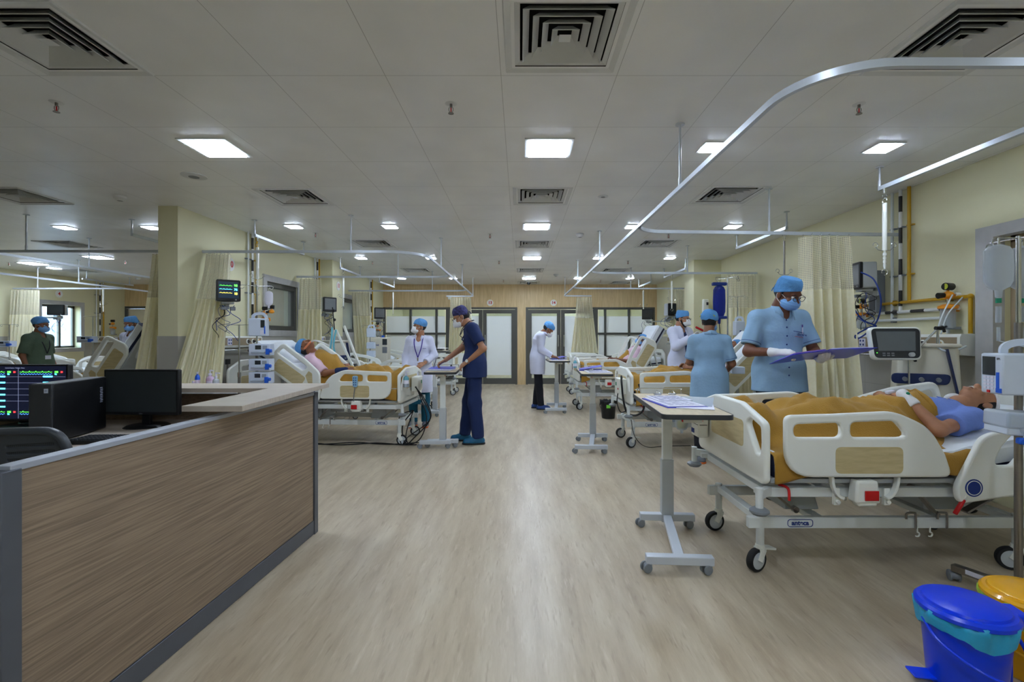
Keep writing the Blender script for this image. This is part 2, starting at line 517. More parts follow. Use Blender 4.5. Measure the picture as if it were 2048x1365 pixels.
# ------------------------------------------------------------------ smooth solids from distance fields
def nets(D, org, vox):
    nx, ny, nz = D.shape
    S = D < 0
    c = [S[i:nx - 1 + i, j:ny - 1 + j, k:nz - 1 + k] for i in (0, 1) for j in (0, 1) for k in (0, 1)]
    al = c[0].copy(); an = c[0].copy()
    for q in c[1:]: al &= q; an |= q
    act = an & ~al
    idx = np.full(act.shape, -1, dtype=np.int64); I = np.argwhere(act); idx[act] = np.arange(len(I))
    pos = np.zeros((len(I), 3)); cnt = np.zeros(len(I))
    corners = [(i, j, k) for i in (0, 1) for j in (0, 1) for k in (0, 1)]
    V = {q: D[I[:, 0] + q[0], I[:, 1] + q[1], I[:, 2] + q[2]] for q in corners}
    for q in corners:
        for ax in range(3):
            if q[ax] == 0:
                w = list(q); w[ax] = 1; w = tuple(w)
                a = V[q]; b = V[w]; m = (a < 0) != (b < 0)
                t = np.where(m, a / np.where(m, a - b, 1), 0)
                p = np.tile(np.array(q, float), (len(I), 1)); p[:, ax] = t
                pos[m] += p[m]; cnt[m] += 1
    pos = (pos / cnt[:, None] + I) * vox + org
    faces = []
    for ax in range(3):
        u, v = [a for a in range(3) if a != ax]
        A = S; sl = [slice(None)] * 3; s2 = [slice(None)] * 3
        sl[ax] = slice(0, -1); s2[ax] = slice(1, None)
        m = S[tuple(sl)] != S[tuple(s2)]
        E = np.argwhere(m)
        ok = (E[:, u] > 0) & (E[:, v] > 0) & (E[:, u] < D.shape[u] - 1) & (E[:, v] < D.shape[v] - 1)
        E = E[ok]
        q = []
        for du, dv in ((-1, -1), (0, -1), (0, 0), (-1, 0)):
            e = E.copy(); e[:, u] += du; e[:, v] += dv; q.append(idx[e[:, 0], e[:, 1], e[:, 2]])
        q = np.stack(q, 1)
        ins = S[E[:, 0], E[:, 1], E[:, 2]]
        flip = ins if ax != 1 else ~ins
        q[~flip] = q[~flip][:, ::-1]
        faces.append(q)
    return pos, np.concatenate(faces)


def V3(p): return np.array(p, float)


class SDF:
    def __init__(s, vox=.008, k=.02): s.p = []; s.cuts = []; s.vox = vox; s.k = k; s.noise = None; s.sub = []

    def rc(s, a, b, ra, rb=None, flat=None, clip=None, k=None):
        a = V3(a); b = V3(b); rb = ra if rb is None else rb
        m = max(ra, rb) * (max(1, flat[1]) if flat else 1)
        lo = np.minimum(a, b) - m; hi = np.maximum(a, b) + m

        def f(X, Y, Z):
            p = np.stack([X - a[0], Y - a[1], Z - a[2]], -1); ab = b - a
            t = np.clip((p @ ab) / max(1e-9, ab @ ab), 0, 1)
            q = p - t[..., None] * ab
            fac = 1
            if flat:
                n = V3(flat[0]); n = n / np.linalg.norm(n); c = q @ n
                q = q + (c * (1 / flat[1] - 1))[..., None] * n; fac = min(1, .5 + flat[1] / 2)
            d = (np.linalg.norm(q, axis=-1) - (ra + (rb - ra) * t)) * fac
            for (o, nn) in (clip or ()):
                nn = V3(nn); nn = nn / np.linalg.norm(nn)
                d = np.maximum(d, (np.stack([X - o[0], Y - o[1], Z - o[2]], -1)) @ nn)
            return d
        s.p.append((f, lo, hi, k)); return s

    def ell(s, c, r, M=None, k=None, sub=False, clip=None):
        c = V3(c); r = V3(r); Mi = np.array(M.to_3x3().transposed()) if M is not None else np.eye(3)
        m = r.max()

        def f(X, Y, Z):
            p = np.stack([X - c[0], Y - c[1], Z - c[2]], -1) @ Mi.T
            k0 = np.linalg.norm(p / r, axis=-1); k1 = np.linalg.norm(p / r ** 2, axis=-1)
            d = k0 * (k0 - 1) / np.maximum(k1, 1e-6)
            for (o, nn) in (clip or ()):
                nn = V3(nn); nn = nn / np.linalg.norm(nn)
                d = np.maximum(d, (np.stack([X - o[0], Y - o[1], Z - o[2]], -1)) @ nn)
            return d
        (s.sub if sub else s.p).append((f, c - m, c + m, k)); return s

    def cut(s, o, n): s.cuts.append((V3(o), V3(n) / np.linalg.norm(V3(n)))); return s

    def run(s, M=None):
        v = s.vox
        lo = np.min([p[1] for p in s.p], 0) - 4 * v - .01; hi = np.max([p[2] for p in s.p], 0) + 4 * v + .01
        n = np.ceil((hi - lo) / v).astype(int) + 1
        D = np.full(tuple(n), .2, dtype=np.float32)
        ax = [lo[i] + np.arange(n[i]) * v for i in range(3)]

        def window(a, b, mg):
            i0 = np.clip(np.floor((a - mg - lo) / v).astype(int), 0, n - 2); i1 = np.clip(np.ceil((b + mg - lo) / v).astype(int) + 1, 1, n)
            sl = tuple(slice(p, q) for p, q in zip(i0, i1))
            return sl, np.meshgrid(*[ax[i][sl[i]] for i in range(3)], indexing='ij')
        for f, a, b, k in s.p:
            k = s.k if k is None else k
            sl, G = window(a, b, k + 3 * v)
            d = f(*G); o = D[sl]
            h = np.clip(.5 + .5 * (o - d) / k, 0, 1)
            D[sl] = o * (1 - h) + d * h - k * h * (1 - h)
        if s.noise is not None or s.cuts:
            G = np.meshgrid(*ax, indexing='ij')
            if s.noise is not None: D += s.noise(*G)
            for o, nn in s.cuts:
                D = np.maximum(D, (G[0] - o[0]) * nn[0] + (G[1] - o[1]) * nn[1] + (G[2] - o[2]) * nn[2])
        for f, a, b, k in s.sub:
            sl, G = window(a, b, 3 * v)
            D[sl] = np.maximum(D[sl], -f(*G))
        return nets(D, lo, v)


def sdf_obj(name, m, sdfs, parent=None):
    if isinstance(sdfs, SDF): sdfs = [sdfs]
    vs = []; fs = []; n = 0
    for q in sdfs:
        p, f = q.run(); vs.append(p); fs.append(f + n); n += len(p)
    vs = np.concatenate(vs); fs = np.concatenate(fs)
    me = bpy.data.meshes.new(name); me.from_pydata(vs.tolist(), [], fs.tolist()); me.update()
    me.shade_smooth()
    return mesh_obj(name, me, m, parent, smooth=False)


def folds(amp, fx=9, fz=20, seed=0, dirv=(0, 0, 1)):
    def f(X, Y, Z):
        w = np.sin(7 * X + 5 * Z + seed) + np.sin(11 * Y - 6 * Z + 2 * seed)
        return (amp * (np.sin(fx * 2 * X + fz * Z + 1.6 * w + seed) * .5 + np.sin(fx * 3 * Y - fz * .7 * Z + 1.3 * w) * .35
                       + .35 * np.sin(fx * 4 * X + 8 * Y + 2.1 * w))).astype(np.float32)
    return f


# ------------------------------------------------------------------ the room
def cells(u0, u1, v0, v1, holes):
    us = sorted({u0, u1, *[h[0] for h in holes], *[h[1] for h in holes]}); vs = sorted({v0, v1, *[h[2] for h in holes], *[h[3] for h in holes]})
    us = [u for u in us if u0 <= u <= u1]; vs = [v for v in vs if v0 <= v <= v1]
    for a, b in zip(us, us[1:]):
        run = None
        for c, d in zip(vs, vs[1:]):
            m = ((a + b) / 2, (c + d) / 2)
            inside = any(h[0] < m[0] < h[1] and h[2] < m[1] < h[3] for h in holes)
            if not inside: run = (run[0], d) if run else (c, d)
            if inside and run: yield a, b, run[0], run[1]; run = None
        if run: yield a, b, run[0], run[1]


def wallx(name, x0, x1, y0, y1, z0, z1, m, holes=(), parent=None):
    b = MB()
    for a, c, d, e in cells(y0, y1, z0, z1, holes): b.box(((x0 + x1) / 2, (a + c) / 2, (d + e) / 2), (x1 - x0, c - a, e - d))
    return struct(b.build(name, m, parent, smooth=False))


def wally(name, x0, x1, y0, y1, z0, z1, m, holes=(), parent=None):
    b = MB()
    for a, c, d, e in cells(x0, x1, z0, z1, holes): b.box(((a + c) / 2, (y0 + y1) / 2, (d + e) / 2), (c - a, y1 - y0, e - d))
    return struct(b.build(name, m, parent, smooth=False))


XR, XL, XL2, XF, YF, DZ = 3.67, -3.67, -3.88, -10.6, 12.63, 1.29
struct(MB().box((-3.4, 7.0, -.05), (15.2, 20, .1)).build('floor', floorM, smooth=False))

VENTS = [(.21, 2.21), (.215, 4.71), (.215, 7.15), (.215, 9.94), (.22, 12.2), (-2.24, 2.24), (-2.26, 4.74), (-2.21, 7.1), (-2.18, 9.94),
         (2.10, 2.24), (2.06, 4.67), (2.06, 7.1), (2.0, 9.94), (2.62, 12.2), (-5.0, 4.7), (-6.85, 7.15), (-9.4, 10.0)]
VH = .235
b = MB()
for a, c, d, e in cells(-10.8, 4.0, -3, 12.75, [(x - VH, x + VH, y - VH, y + VH) for x, y in VENTS]):
    b.add([(a, d, CEIL), (a, e, CEIL), (c, e, CEIL), (c, d, CEIL)], [(0, 1, 2, 3)])
b.add([(-4.2, 12.75, CEIL), (-4.2, 17, CEIL), (4, 17, CEIL), (4, 12.75, CEIL)], [(0, 1, 2, 3)])
struct(b.build('ceiling', ceilM, smooth=False))

# right wall with the deep window niche beside the front bed
w = wallx('wall_right', XR, XR + .2, -3, YF + .1, 0, CEIL + .1, wallM, [(2.3, 3.6, .9, 2.06)])
wallx('wainscot', XR - .008, XR, 3.74, 8.6, 0.1, DZ, dadoM, parent=w); wallx('wainscot', XR - .008, XR, 9.1, YF, .1, DZ, dadoM, parent=w)
wallx('wainscot', XR - .008, XR, -3, 2.2, .1, DZ, dadoM, parent=w)
win = struct(thing('window_1', None, None, (XR, 2.95, 1.48)))
b = MB()
for c, d in (((0, -.69, -.03), (.09, .12, 1.37)), ((0, .71, -.03), (.09, .14, 1.37)), ((0, 0.005, .61), (.09, 1.27, .09)), ((0, 0.005, -.65), (.09, 1.27, .13))):
    b.box((c[0] - .02, c[1], c[2]), d)
b.build('window_trim', marble, win, smooth=False)
MB().box((.19, 0, 0), (.02, 1.3, 1.16)).build('blind', mat('blind_cream', (214, 204, 178), .6), win)
b = MB()
for c, d in (((.1, -.63, 0), (.04, .05, 1.16)), ((.1, .63, 0), (.04, .05, 1.16)), ((.1, 0, .55), (.04, 1.3, .05)), ((.1, 0, -.56), (.04, 1.3, .05))): b.box(c, d)
b.build('window_frame', beige, win, smooth=False)
# column standing out of the right wall
cr = struct(MB().box((3.42, 8.84, CEIL / 2), (.5, .5, CEIL)).build('wall_right_column', wallM, smooth=False))
wally('wainscot', 3.16, 3.67, 8.582, 8.59, 0.1, DZ, dadoM, parent=cr); wallx('wainscot', 3.162, 3.17, 8.59, 9.09, .1, DZ, dadoM, parent=cr)
cr.name = 'wall_right'

# dividing wall on the left with two internal windows
HL = [(6.80, 7.74, 1.38, 2.09), (9.62, 10.55, 1.38, 2.09)]
w = wallx('wall_left', XL2, XL, 5.05, YF, 0, CEIL + .1, wallM, HL)
wallx('wainscot', XL, XL + .008, 5.05, 8.6, .1, DZ, dadoM, parent=w); wallx('wainscot', XL, XL + .008, 9.1, YF, .1, DZ, dadoM, parent=w)
wally('wainscot', XL2 - .008, XL + .008, 5.042, 5.05, .1, DZ, dadoM, parent=w); wallx('wainscot', XL2 - .008, XL2, 5.05, YF, .1, DZ, dadoM, parent=w)
cl = struct(MB().box((-3.55, 8.85, CEIL / 2), (.25, .5, CEIL)).build('wall_left', wallM, smooth=False))
wally('wainscot', -3.68, -3.425, 8.592, 8.6, .1, DZ, dadoM, parent=cl); wallx('wainscot', -3.425, -3.417, 8.6, 9.1, .1, DZ, dadoM, parent=cl)
for n, (y0, y1, z0, z1) in enumerate(HL):
    win = struct(thing('window_%d' % (n + 2), None, None, (XL, (y0 + y1) / 2, (z0 + z1) / 2)))
    wy, wz = (y1 - y0) / 2, (z1 - z0) / 2; b = MB(); t = MB()
    for k, (mb, w_, x, dx) in enumerate(((b, .07, -.06, .1), (t, -.09, .012, .02))):
        o_ = wy - w_ / 2; z_ = wz - w_ / 2
        mb.box((x, -o_, 0), (dx, abs(w_), 2 * wz + (0 if w_ > 0 else .18))); mb.box((x, o_, 0), (dx, abs(w_), 2 * wz + (0 if w_ > 0 else .18)))
        mb.box((x, 0, z_), (dx, 2 * wy - (2 * w_ if w_ > 0 else 0), abs(w_))); mb.box((x, 0, -z_), (dx, 2 * wy - (2 * w_ if w_ > 0 else 0), abs(w_)))
    b.build('window_frame', frame_m, win, smooth=False); t.build('window_trim', marble, win, smooth=False)
    MB().box((-.06, 0, 0), (.008, 2 * wy - .12, 2 * wz - .12)).build('pane', glass, win)

# far left wall with the daylight window
w = wallx('wall_far_left', XF - .2, XF, -3, YF + .1, 0, CEIL + .1, wallM, [(10.42, 11.35, 1.02, 2.02)])
wallx('wainscot', XF, XF + .008, 4, 10.3, .1, DZ, dadoM, parent=w); wallx('wainscot', XF, XF + .008, 11.45, YF, .1, DZ, dadoM, parent=w)
win = struct(thing('window_4', None, None, (XF, 10.885, 1.52)))
b = MB(); t = MB()
for s in (-1, 1):
    b.box((-.16, s * .44, 0), (.05, .05, 1.0)); t.box((.01, s * .51, 0), (.03, .09, 1.18))
    b.box((-.16, 0, s * .475), (.05, .93, .05)); t.box((.01, 0, s * .545), (.03, .93, .09))
b.box((-.16, .1, 0), (.05, .05, 1.0))
b.build('window_frame', frame_m, win, smooth=False); t.build('window_trim', marble, win, smooth=False)
MB().box((-.16, 0, 0), (.006, .84, .9)).build('pane', glass, win)
# the neighbouring building outside
nb = thing('building', 'white apartment building seen outside through the daylight window at far left', 'building', (-17, 17, 0))
mortar = mat('render_pale', (200, 204, 212), .8)
MB().box((0, 0, 0), (.6, 14, 12)).build('wall', mortar, nb, smooth=False)
for k in range(5): MB().box((.33, -5 + 2.2 * k, 1.6), (.08, .9, 1.1)).build('window', mat('blue_grey_window', (120, 136, 160), .3) if k == 0 else MATS['blue_grey_window'], nb, smooth=False)

# wall behind the camera and left
wally('wall_back', -10.8, 4, -3.1, -3, 0, CEIL + .1, wallM)

# far wall: maple above, bronze glazed partition and two double doors below
YW = YF
wood_holes = [(-3.67, -.07, 0, 2.074), (.154, 3.62, 0, 2.074), (-10.6, -9.5, 0, 2.1)]
w = wally('wall_far', -10.6, 3.7, YW, YW + .12, 0, CEIL + .1, woodwall, wood_holes)


def glazing(name, x0, x1, cols, doors=None):
    "bronze framed glazing between x0 and x1"
    p = struct(thing(name, None, None, ((x0 + x1) / 2, YW, 0)))
    cx = (x0 + x1) / 2; f = MB()
    f.box((x0 + .025 - cx, .05, 1.037), (.05, .09, 2.074)); f.box((x1 - .025 - cx, .05, 1.037), (.05, .09, 2.074)); f.box((0, .05, 2.045), (x1 - x0 - .1, .09, .058))
    for c in cols: f.box((c - cx, .05, 1.03), (.055, .09, 2.0))
    f.box((0, .05, 1.366), (x1 - x0 - .1, .085, .058)); f.box((0, .05, .74), (x1 - x0 - .1, .085, .07)); f.box((0, .05, .05), (x1 - x0 - .1, .085, .1))
    f.build('window_frame', frame_m, p, smooth=False)
    xs = [x0 + .05] + list(cols) + [x1 - .05]
    for a, c in zip(xs, xs[1:]):
        m = (a + c) / 2 - cx; w_ = c - a - .05
        if w_ < .05: continue
        MB().box((m, .05, 1.925), (w_, .008, .18)).build('clear_pane', glass, p)
        MB().box((m, .05, 1.615), (w_, .008, .44)).build('frosted_pane', frost, p)
        MB().box((m, .05, 1.056), (w_, .008, .56)).build('frosted_pane', frost, p)
        MB().box((m, .05, .4), (w_, .03, .6)).build('infill_panel', beige, p)
    return p


def ddoor(name, x0, x1):
    p = struct(thing(name, None, None, ((x0 + x1) / 2, YW, 0))); h = (x1 - x0) / 2
    f = MB(); f.box((-h + .03, .05, 1.037), (.06, .1, 2.074)); f.box((h - .03, .05, 1.037), (.06, .1, 2.074)); f.box((0, .05, 2.05), (2 * h - .12, .1, .05))
    f.build('door_frame', frame_m, p, smooth=False)
    for s in (-1, 1):
        l = MB(); w_ = h - .065; m = s * (h / 2 - .028)
        l.box((m - (w_ - .1) / 2, .05, 1.01), (.1, .05, 2.0)); l.box((m + (w_ - .1) / 2, .05, 1.01), (.1, .05, 2.0))
        l.box((m, .05, 1.96), (w_ - .2, .05, .1)); l.box((m, .05, .09), (w_ - .2, .05, .16))
        lf = l.build('door_leaf', frame_m, p, smooth=False)
        MB().box((m, .05, 1.875), (w_ - .2, .008, .07)).build('clear_pane', glass, lf)
        MB().box((m, .05, 1.045), (w_ - .2, .008, 1.59)).build('frosted_pane', frost, lf)
        MB().box((m, .05, .21), (w_ - .2, .008, .08)).build('clear_pane', glass, lf)
        hx = s * .075
        MB().tube(bez([(hx, .02, 1.02), (hx, -.05, 1.02), (hx, -.06, 1.06), (hx, -.06, 1.29), (hx, -.05, 1.33), (hx, .02, 1.33)], 4), .011).build('door_handle', chrome, lf)
    return p


glazing('window_5', -3.67, -1.94, [-2.94, -2.245])
ddoor('door_1', -1.94, -.07); ddoor('door_2', .154, 2.04)
glazing('window_6', 2.04, 3.62, [2.29, 2.93])
# far left door in the maple wall
d3 = struct(thing('door_3', None, None, (-10.05, YW, 0)))
MB().box((-.52, .05, 1.05), (.06, .1, 2.1)).box((.52, .05, 1.05), (.06, .1, 2.1)).box((0, .05, 2.07), (.98, .1, .06)).build('door_frame', frame_m, d3, smooth=False)
MB().box((0, .06, 1.02), (.97, .04, 2.03)).build('door_leaf', mat('door_cream', (214, 204, 178), .5), d3, smooth=False)
# room beyond the partition
wally('wall_beyond', -4.2, 4, 16.5, 16.6, 0, CEIL + .1, wallM)
wallx('wall_beyond_left', -4.2, -4.1, YF + .12, 16.5, 0, CEIL + .1, wallM); wallx('wall_beyond_right', 3.9, 4.0, YF + .12, 16.5, 0, CEIL + .1, wallM)
# skirting
n = 0
for (x0, x1, y0, y1) in ((XR - .015, XR, 3.7, 8.58), (XL, XL + .015, 5.05, 8.59), (XF, XF + .015, 4, YF), (XR - .015, XR, -3, 2.2), (XR - .015, XR, 9.1, YF), (XL, XL + .015, 9.11, YF)):
    n += 1; struct(MB().box(((x0 + x1) / 2, (y0 + y1) / 2, .05), (x1 - x0, y1 - y0, .1)).build('baseboard_' + ('right' if x0 > 0 else 'left'), dadoM, smooth=False))


# ------------------------------------------------------------------ number signs
def sign(txt, M, label, th=.008, r=.085):
    t = thing('number_sign', label, 'sign', M=M)
    MB().lathe([(.0001, 0), (r, 0), (r, th), (.0001, th)], n=32).build('disc', signm, t)
    MB().text(txt, r * 1.25, Matrix.Translation((0, 0, th)), .0015, .004).build('number', red, t, smooth=False)
    return t


sign('13', frame3((-.80, YW, 2.195), (1, 0, 0), (0, 0, 1)), 'round white sign with red 13 above the left glass doors')
sign('14', frame3((.90, YW, 2.195), (1, 0, 0), (0, 0, 1)), 'round white sign with red 14 above the right glass doors')
sign('11', frame3((-3.424, 8.87, 2.24), (0, 1, 0), (0, 0, 1)), 'pale round sign with red 11 on the side of the left column')
sign('10', frame3((XL, 5.96, 2.20), (0, 1, 0), (0, 0, 1)), 'white sign with red number half hidden by the nearest left curtain')
sign('4', frame3((XF, 10.83, 2.27), (0, 1, 0), (0, 0, 1)), 'round white sign with red 4 above the daylight window')

# ------------------------------------------------------------------ ceiling fittings
LIGHTS = [(.21, 1.0), (2.69, 1.0), (-.9, -1.5), (1.4, -1.5), (.21, 3.5), (-2.26, 3.5), (1.43, 3.48), (2.69, 3.49), (-2.87, 5.98), (-1.65, 5.98), (.21, 5.98), (1.43, 5.98), (2.70, 5.98),
          (-2.82, 8.36), (-1.58, 8.36), (.21, 8.36), (1.39, 8.36), (2.66, 8.36), (-1.6, 11.27), (.215, 11.27), (1.38, 11.27), (2.63, 11.27), (-2.83, 11.27),
          (-5.83, 6.04), (-4.72, 6.04), (-7.43, 8.3), (-9.5, 9.6), (-9.3, 9.0), (-7.4, 10.9), (-5.0, 8.6), (-5.2, 10.9)]
BIG = {(.21, 1.0), (-.9, -1.5), (1.4, -1.5), (.21, 3.5), (-2.26, 3.5), (.21, 5.98), (.21, 8.36), (.215, 11.27), (-7.43, 8.3), (-9.3, 9.0)}


def light_proto(h):
    o = thing('ceiling_light', 'x', 'ceiling light', (0, 0, CEIL)); fr = MB(); w = .03 if h > .1 else .02
    for s in (-1, 1): fr.box((s * (h + w / 2), 0, -.004), (w, 2 * h + 2 * w, .008)); fr.box((0, s * (h + w / 2), -.004), (2 * h, w, .008))
    fr.build('frame', ventm, o, smooth=False)
    MB().box((0, 0, -.007), (2 * h, 2 * h, .012)).build('diffuser', lampM, o, smooth=False)
    return o


protos = {True: light_proto(.146), False: light_proto(.078)}; seen = set()
ROW = {1: 'row overhead', -1: 'row behind the viewer', 3: 'nearest row', 5: 'second row', 6: 'second row', 8: 'third row', 11: 'farthest row'}
for k, (x, y) in enumerate(LIGHTS):
    big = (x, y) in BIG
    if x < -4: lb = ('large' if big else 'small') + ' square ceiling light over the ward left of the dividing wall'; g = lb + 's'
    else:
        col = 'above the central aisle' if abs(x) < 1 else ('over the right beds, ' + ('wall side' if x > 2 else 'aisle side') if x > 0 else 'over the left side, ' + ('wall side' if x < -2 else 'aisle side'))
        lb = ('large' if big else 'small') + ' square ceiling light ' + col + ', ' + ROW[int(y)]; g = 'square lights over the main ward'
    o = protos[big]
    if big not in seen: seen.add(big); o.location = (x, y, CEIL); o['label'] = lb; o['group'] = g
    else: dup(o, (x, y, CEIL), label=lb, group=g)
for x, y in ((-2.6, 14.0), (-.8, 14.0), (1.0, 14.0), (2.7, 14.0), (-2, 15.6), (2, 15.6)): dup(protos[True], (x, y, CEIL), label='square ceiling light in the room beyond the glass doors', group='lights beyond the doors')

V0 = thing('ceiling_vent', 'x', 'air vent', (0, 0, CEIL))
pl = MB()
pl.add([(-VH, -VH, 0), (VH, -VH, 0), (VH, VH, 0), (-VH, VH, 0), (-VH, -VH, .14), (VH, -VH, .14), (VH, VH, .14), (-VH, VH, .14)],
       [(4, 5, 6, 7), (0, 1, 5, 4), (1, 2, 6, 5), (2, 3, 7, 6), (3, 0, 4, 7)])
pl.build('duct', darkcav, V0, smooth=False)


def ring(mb, ri, ro, zi, zo, th=.003):
    vs = []
    for r, z in ((ri, zi), (ro, zo), (ro + .001, zo + th), (ri + .001, zi + th)):
        vs += [(-r, -r, z), (r, -r, z), (r, r, z), (-r, r, z)]
    fs = []
    for k in range(4):
        for i in range(4):
            j = (i + 1) % 4; a = k * 4; c = ((k + 1) % 4) * 4
            fs.append((a + i, a + j, c + j, c + i))
    mb.add(vs, fs)


m = MB(); ring(m, VH - .025, VH + .045, .012, -.008, .006); ring(m, VH + .045, VH + .05, -.008, 0, .001); m.build('frame', ventm, V0, smooth=False)
for k in range(4):
    m = MB(); r = .045 + .045 * k; ring(m, r - .012, r + .017, .030, -.005); m.build('louvre', ventm, V0, smooth=False)
MB().box((0, 0, .0), (.055, .055, .006), top=.6).build('centre_plate', ventm, V0, smooth=False)
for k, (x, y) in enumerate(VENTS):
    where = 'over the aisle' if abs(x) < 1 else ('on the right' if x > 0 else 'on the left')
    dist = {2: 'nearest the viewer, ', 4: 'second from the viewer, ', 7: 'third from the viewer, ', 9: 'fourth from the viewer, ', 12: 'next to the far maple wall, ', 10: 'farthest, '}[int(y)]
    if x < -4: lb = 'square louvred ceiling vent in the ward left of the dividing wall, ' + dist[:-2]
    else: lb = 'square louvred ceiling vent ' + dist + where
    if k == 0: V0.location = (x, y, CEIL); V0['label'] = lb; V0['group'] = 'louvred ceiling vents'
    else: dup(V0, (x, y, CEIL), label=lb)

S0 = thing('sprinkler', 'x', 'sprinkler', (0, 0, CEIL))
MB().lathe([(.001, -.002), (.03, -.003), (.036, 0)], n=20).build('collar', ventm, S0)
MB().cyl((0, 0, 0), (0, 0, -.022), .008).tube(bez([(-.011, 0, -.022), (-.013, 0, -.036), (-.006, 0, -.052), (0, 0, -.055), (.006, 0, -.052), (.013, 0, -.036), (.011, 0, -.022)], 3), .0025).cyl((0, 0, -.056), (0, 0, -.059), .017).build('nozzle', steel, S0)
MB().cyl((0, 0, -.024), (0, 0, -.052), .0035).build('bulb', red, S0)
SP = [(113, 205, 0), (902, 208, 1), (1718, 209, 2), (631, 466, 3), (745, 523, 4), (980, 468, 5), (998, 522, 6), (1007, 560, 7), (1256, 522, 8), (1201, 560, 9), (1337, 468, 10), (18, 525, 11), (251, 522, 12)]
for x, y, k in SP:
    Z = F * (CEIL - CH) / (VY - y); p = P(x, y, Z)
    lb = 'chrome ceiling sprinkler with red bulb ' + ['above the left front vent side', 'near the top centre, left of the aisle vent', 'below the right front vent inside the curtain track', 'left of the second vent row', 'over the second left bay',
         'beside the aisle, between first and second aisle light', 'beside the third aisle light', 'nearest the far doors left of the aisle', 'right of the aisle over the second bay', 'right of the aisle near the far doors', 'over the right second track', 'in the left ward at the left edge', 'in the left ward beside the dividing wall'][k]
    if k == 0: S0.location = (p.x, p.y, CEIL); S0['label'] = lb; S0['group'] = 'ceiling sprinklers'
    else: dup(S0, (p.x, p.y, CEIL), label=lb)


def detector(px, py, label, name='smoke_detector', r=.055, h=.045):
    Z = F * (CEIL - CH) / (VY - py); p = P(px, py, Z)
    t = thing(name, label, name.replace('_', ' '), (p.x, p.y, CEIL))
    MB().lathe([(.001, -h), (r * .55, -h), (r * .8, -h * .7), (r, -h * .45), (r, 0)], n=24).build('housing', ventm, t)
    MB().lathe([(.001, -h - .002), (r * .4, -h - .002), (r * .42, -h)], n=16).build('sensor' if h > .02 else 'grille', greypl, t)


detector(1160, 468, 'white smoke detector on the ceiling right of the aisle'); detector(1112, 549, 'small white smoke detector near the far maple wall')
detector(240, 393, 'white smoke detector on the ceiling left of the column'); detector(276, 556, 'white smoke detector in the left ward near the maple wall')
detector(388, 352, 'flat round ceiling speaker left of the column light', 'ceiling_speaker', .1, .012); detector(1206, 393, 'small flat round ceiling cap right of the aisle vent', 'ceiling_sensor', .05, .008)
t = thing('dome_camera', 'small dark dome camera on the ceiling by the far doors', 'camera', (.22, 11.9, CEIL))
MB().cyl((0, 0, 0), (0, 0, -.03), .07, n=20).build('base', ventm, t); MB().ball((0, 0, -.04), (.05, .05, .055)).build('dome', screen_dark, t)

# ------------------------------------------------------------------ curtain tracks
TZ = CH + .982


def rod(mb, x, y, z0, z1=CEIL): mb.cyl((x, y, z0), (x, y, z1 - .001), .008, n=10).cyl((x, y, z1 - .008), (x, y, z1 - .001), .03, n=16).cyl((x, y, z0), (x, y, z0 + .05), .012, n=10)


def track(label, lines, rods, name='curtain_track', z=TZ, w=.022, h=.03):
    t = thing(name, label, 'curtain track' if name[0] == 'c' else 'drip rail', (lines[0][0][0], lines[0][0][1], 0))
    ox, oy = lines[0][0]
    for ln in lines: MB().ribbon([(x - ox, y - oy, z) for x, y in ln], w, h).build('rail', alu, t)
    for x, y in rods:
        m = MB(); rod(m, x - ox, y - oy, z + h / 2); m.build('hanger_rod', alu, t)
    return t


def arc(cx, cy, r, a0, a1, n=10): return [(cx + r * math.cos(R(a0 + (a1 - a0) * i / n)), cy + r * math.sin(R(a0 + (a1 - a0) * i / n))) for i in range(n + 1)]


xr = 1.055
lines = [[(3.66, 1.69)] + arc(xr + .3, 1.99, .3, -90, -180) + [(xr, 11.1)] + arc(xr + .12, 11.18, .12, 180, 90, 6) + [(1.72, 11.32)]]
for y, x1, y1 in ((4.40, 3.65, 4.53), (7.25, 3.66, 7.27), (9.57, 3.66, 9.57)):
    lines.append([(xr, y + .3 - .32)] if 0 else arc(xr + .28, y - .28 + .0, .28, 180, 90, 8) + [(x1, y1)])
track('grey curtain track network hung over the right beds', lines, [(xr, 3.105), (2.36, 4.46), (xr, 6.24), (2.58, 7.26), (xr, 8.6), (2.25, 9.57), (xr, 11.05), (2.9, 1.69)])
xl = -1.12
lines = [[(XL + .01, 5.43), (-1.6, 5.43)] + arc(xl - .45, 5.88, .45, -90, 0) + [(xl, 11.2)] + arc(xl - .12, 11.28, .12, 0, 90, 6) + [(-1.78, 11.4)]]
for y in (7.72, 10.05): lines.append([(XL + .01, y), (xl - .4, y)] + arc(xl - .28, y - .28, .28, 90, 0, 8))
track('grey curtain track network hung over the left beds', lines, [(-1.95, 5.43), (xl, 6.68), (-2.0, 7.72), (xl, 9.12), (-1.87, 10.05), (xl, 11.2)])
track('long curtain track crossing the left ward near the dividing wall end', [[(XL2 - .01, 5.41), (-7.6, 5.41)]], [(-5.67, 5.41)])
track('nearer of two long curtain tracks running down the left ward', [[(-6.13, 4.2), (-6.13, 10.4)]], [(-6.13, 6.7), (-6.13, 9.5)])
track('farther long curtain track running down the left ward with a cross arm', [[(-8.05, 5.5), (-8.05, 11.6)], [(-10.3, 9.57), (-8.05, 9.57)]], [(-8.05, 8.59), (-9.8, 9.57), (-8.05, 10.9)])

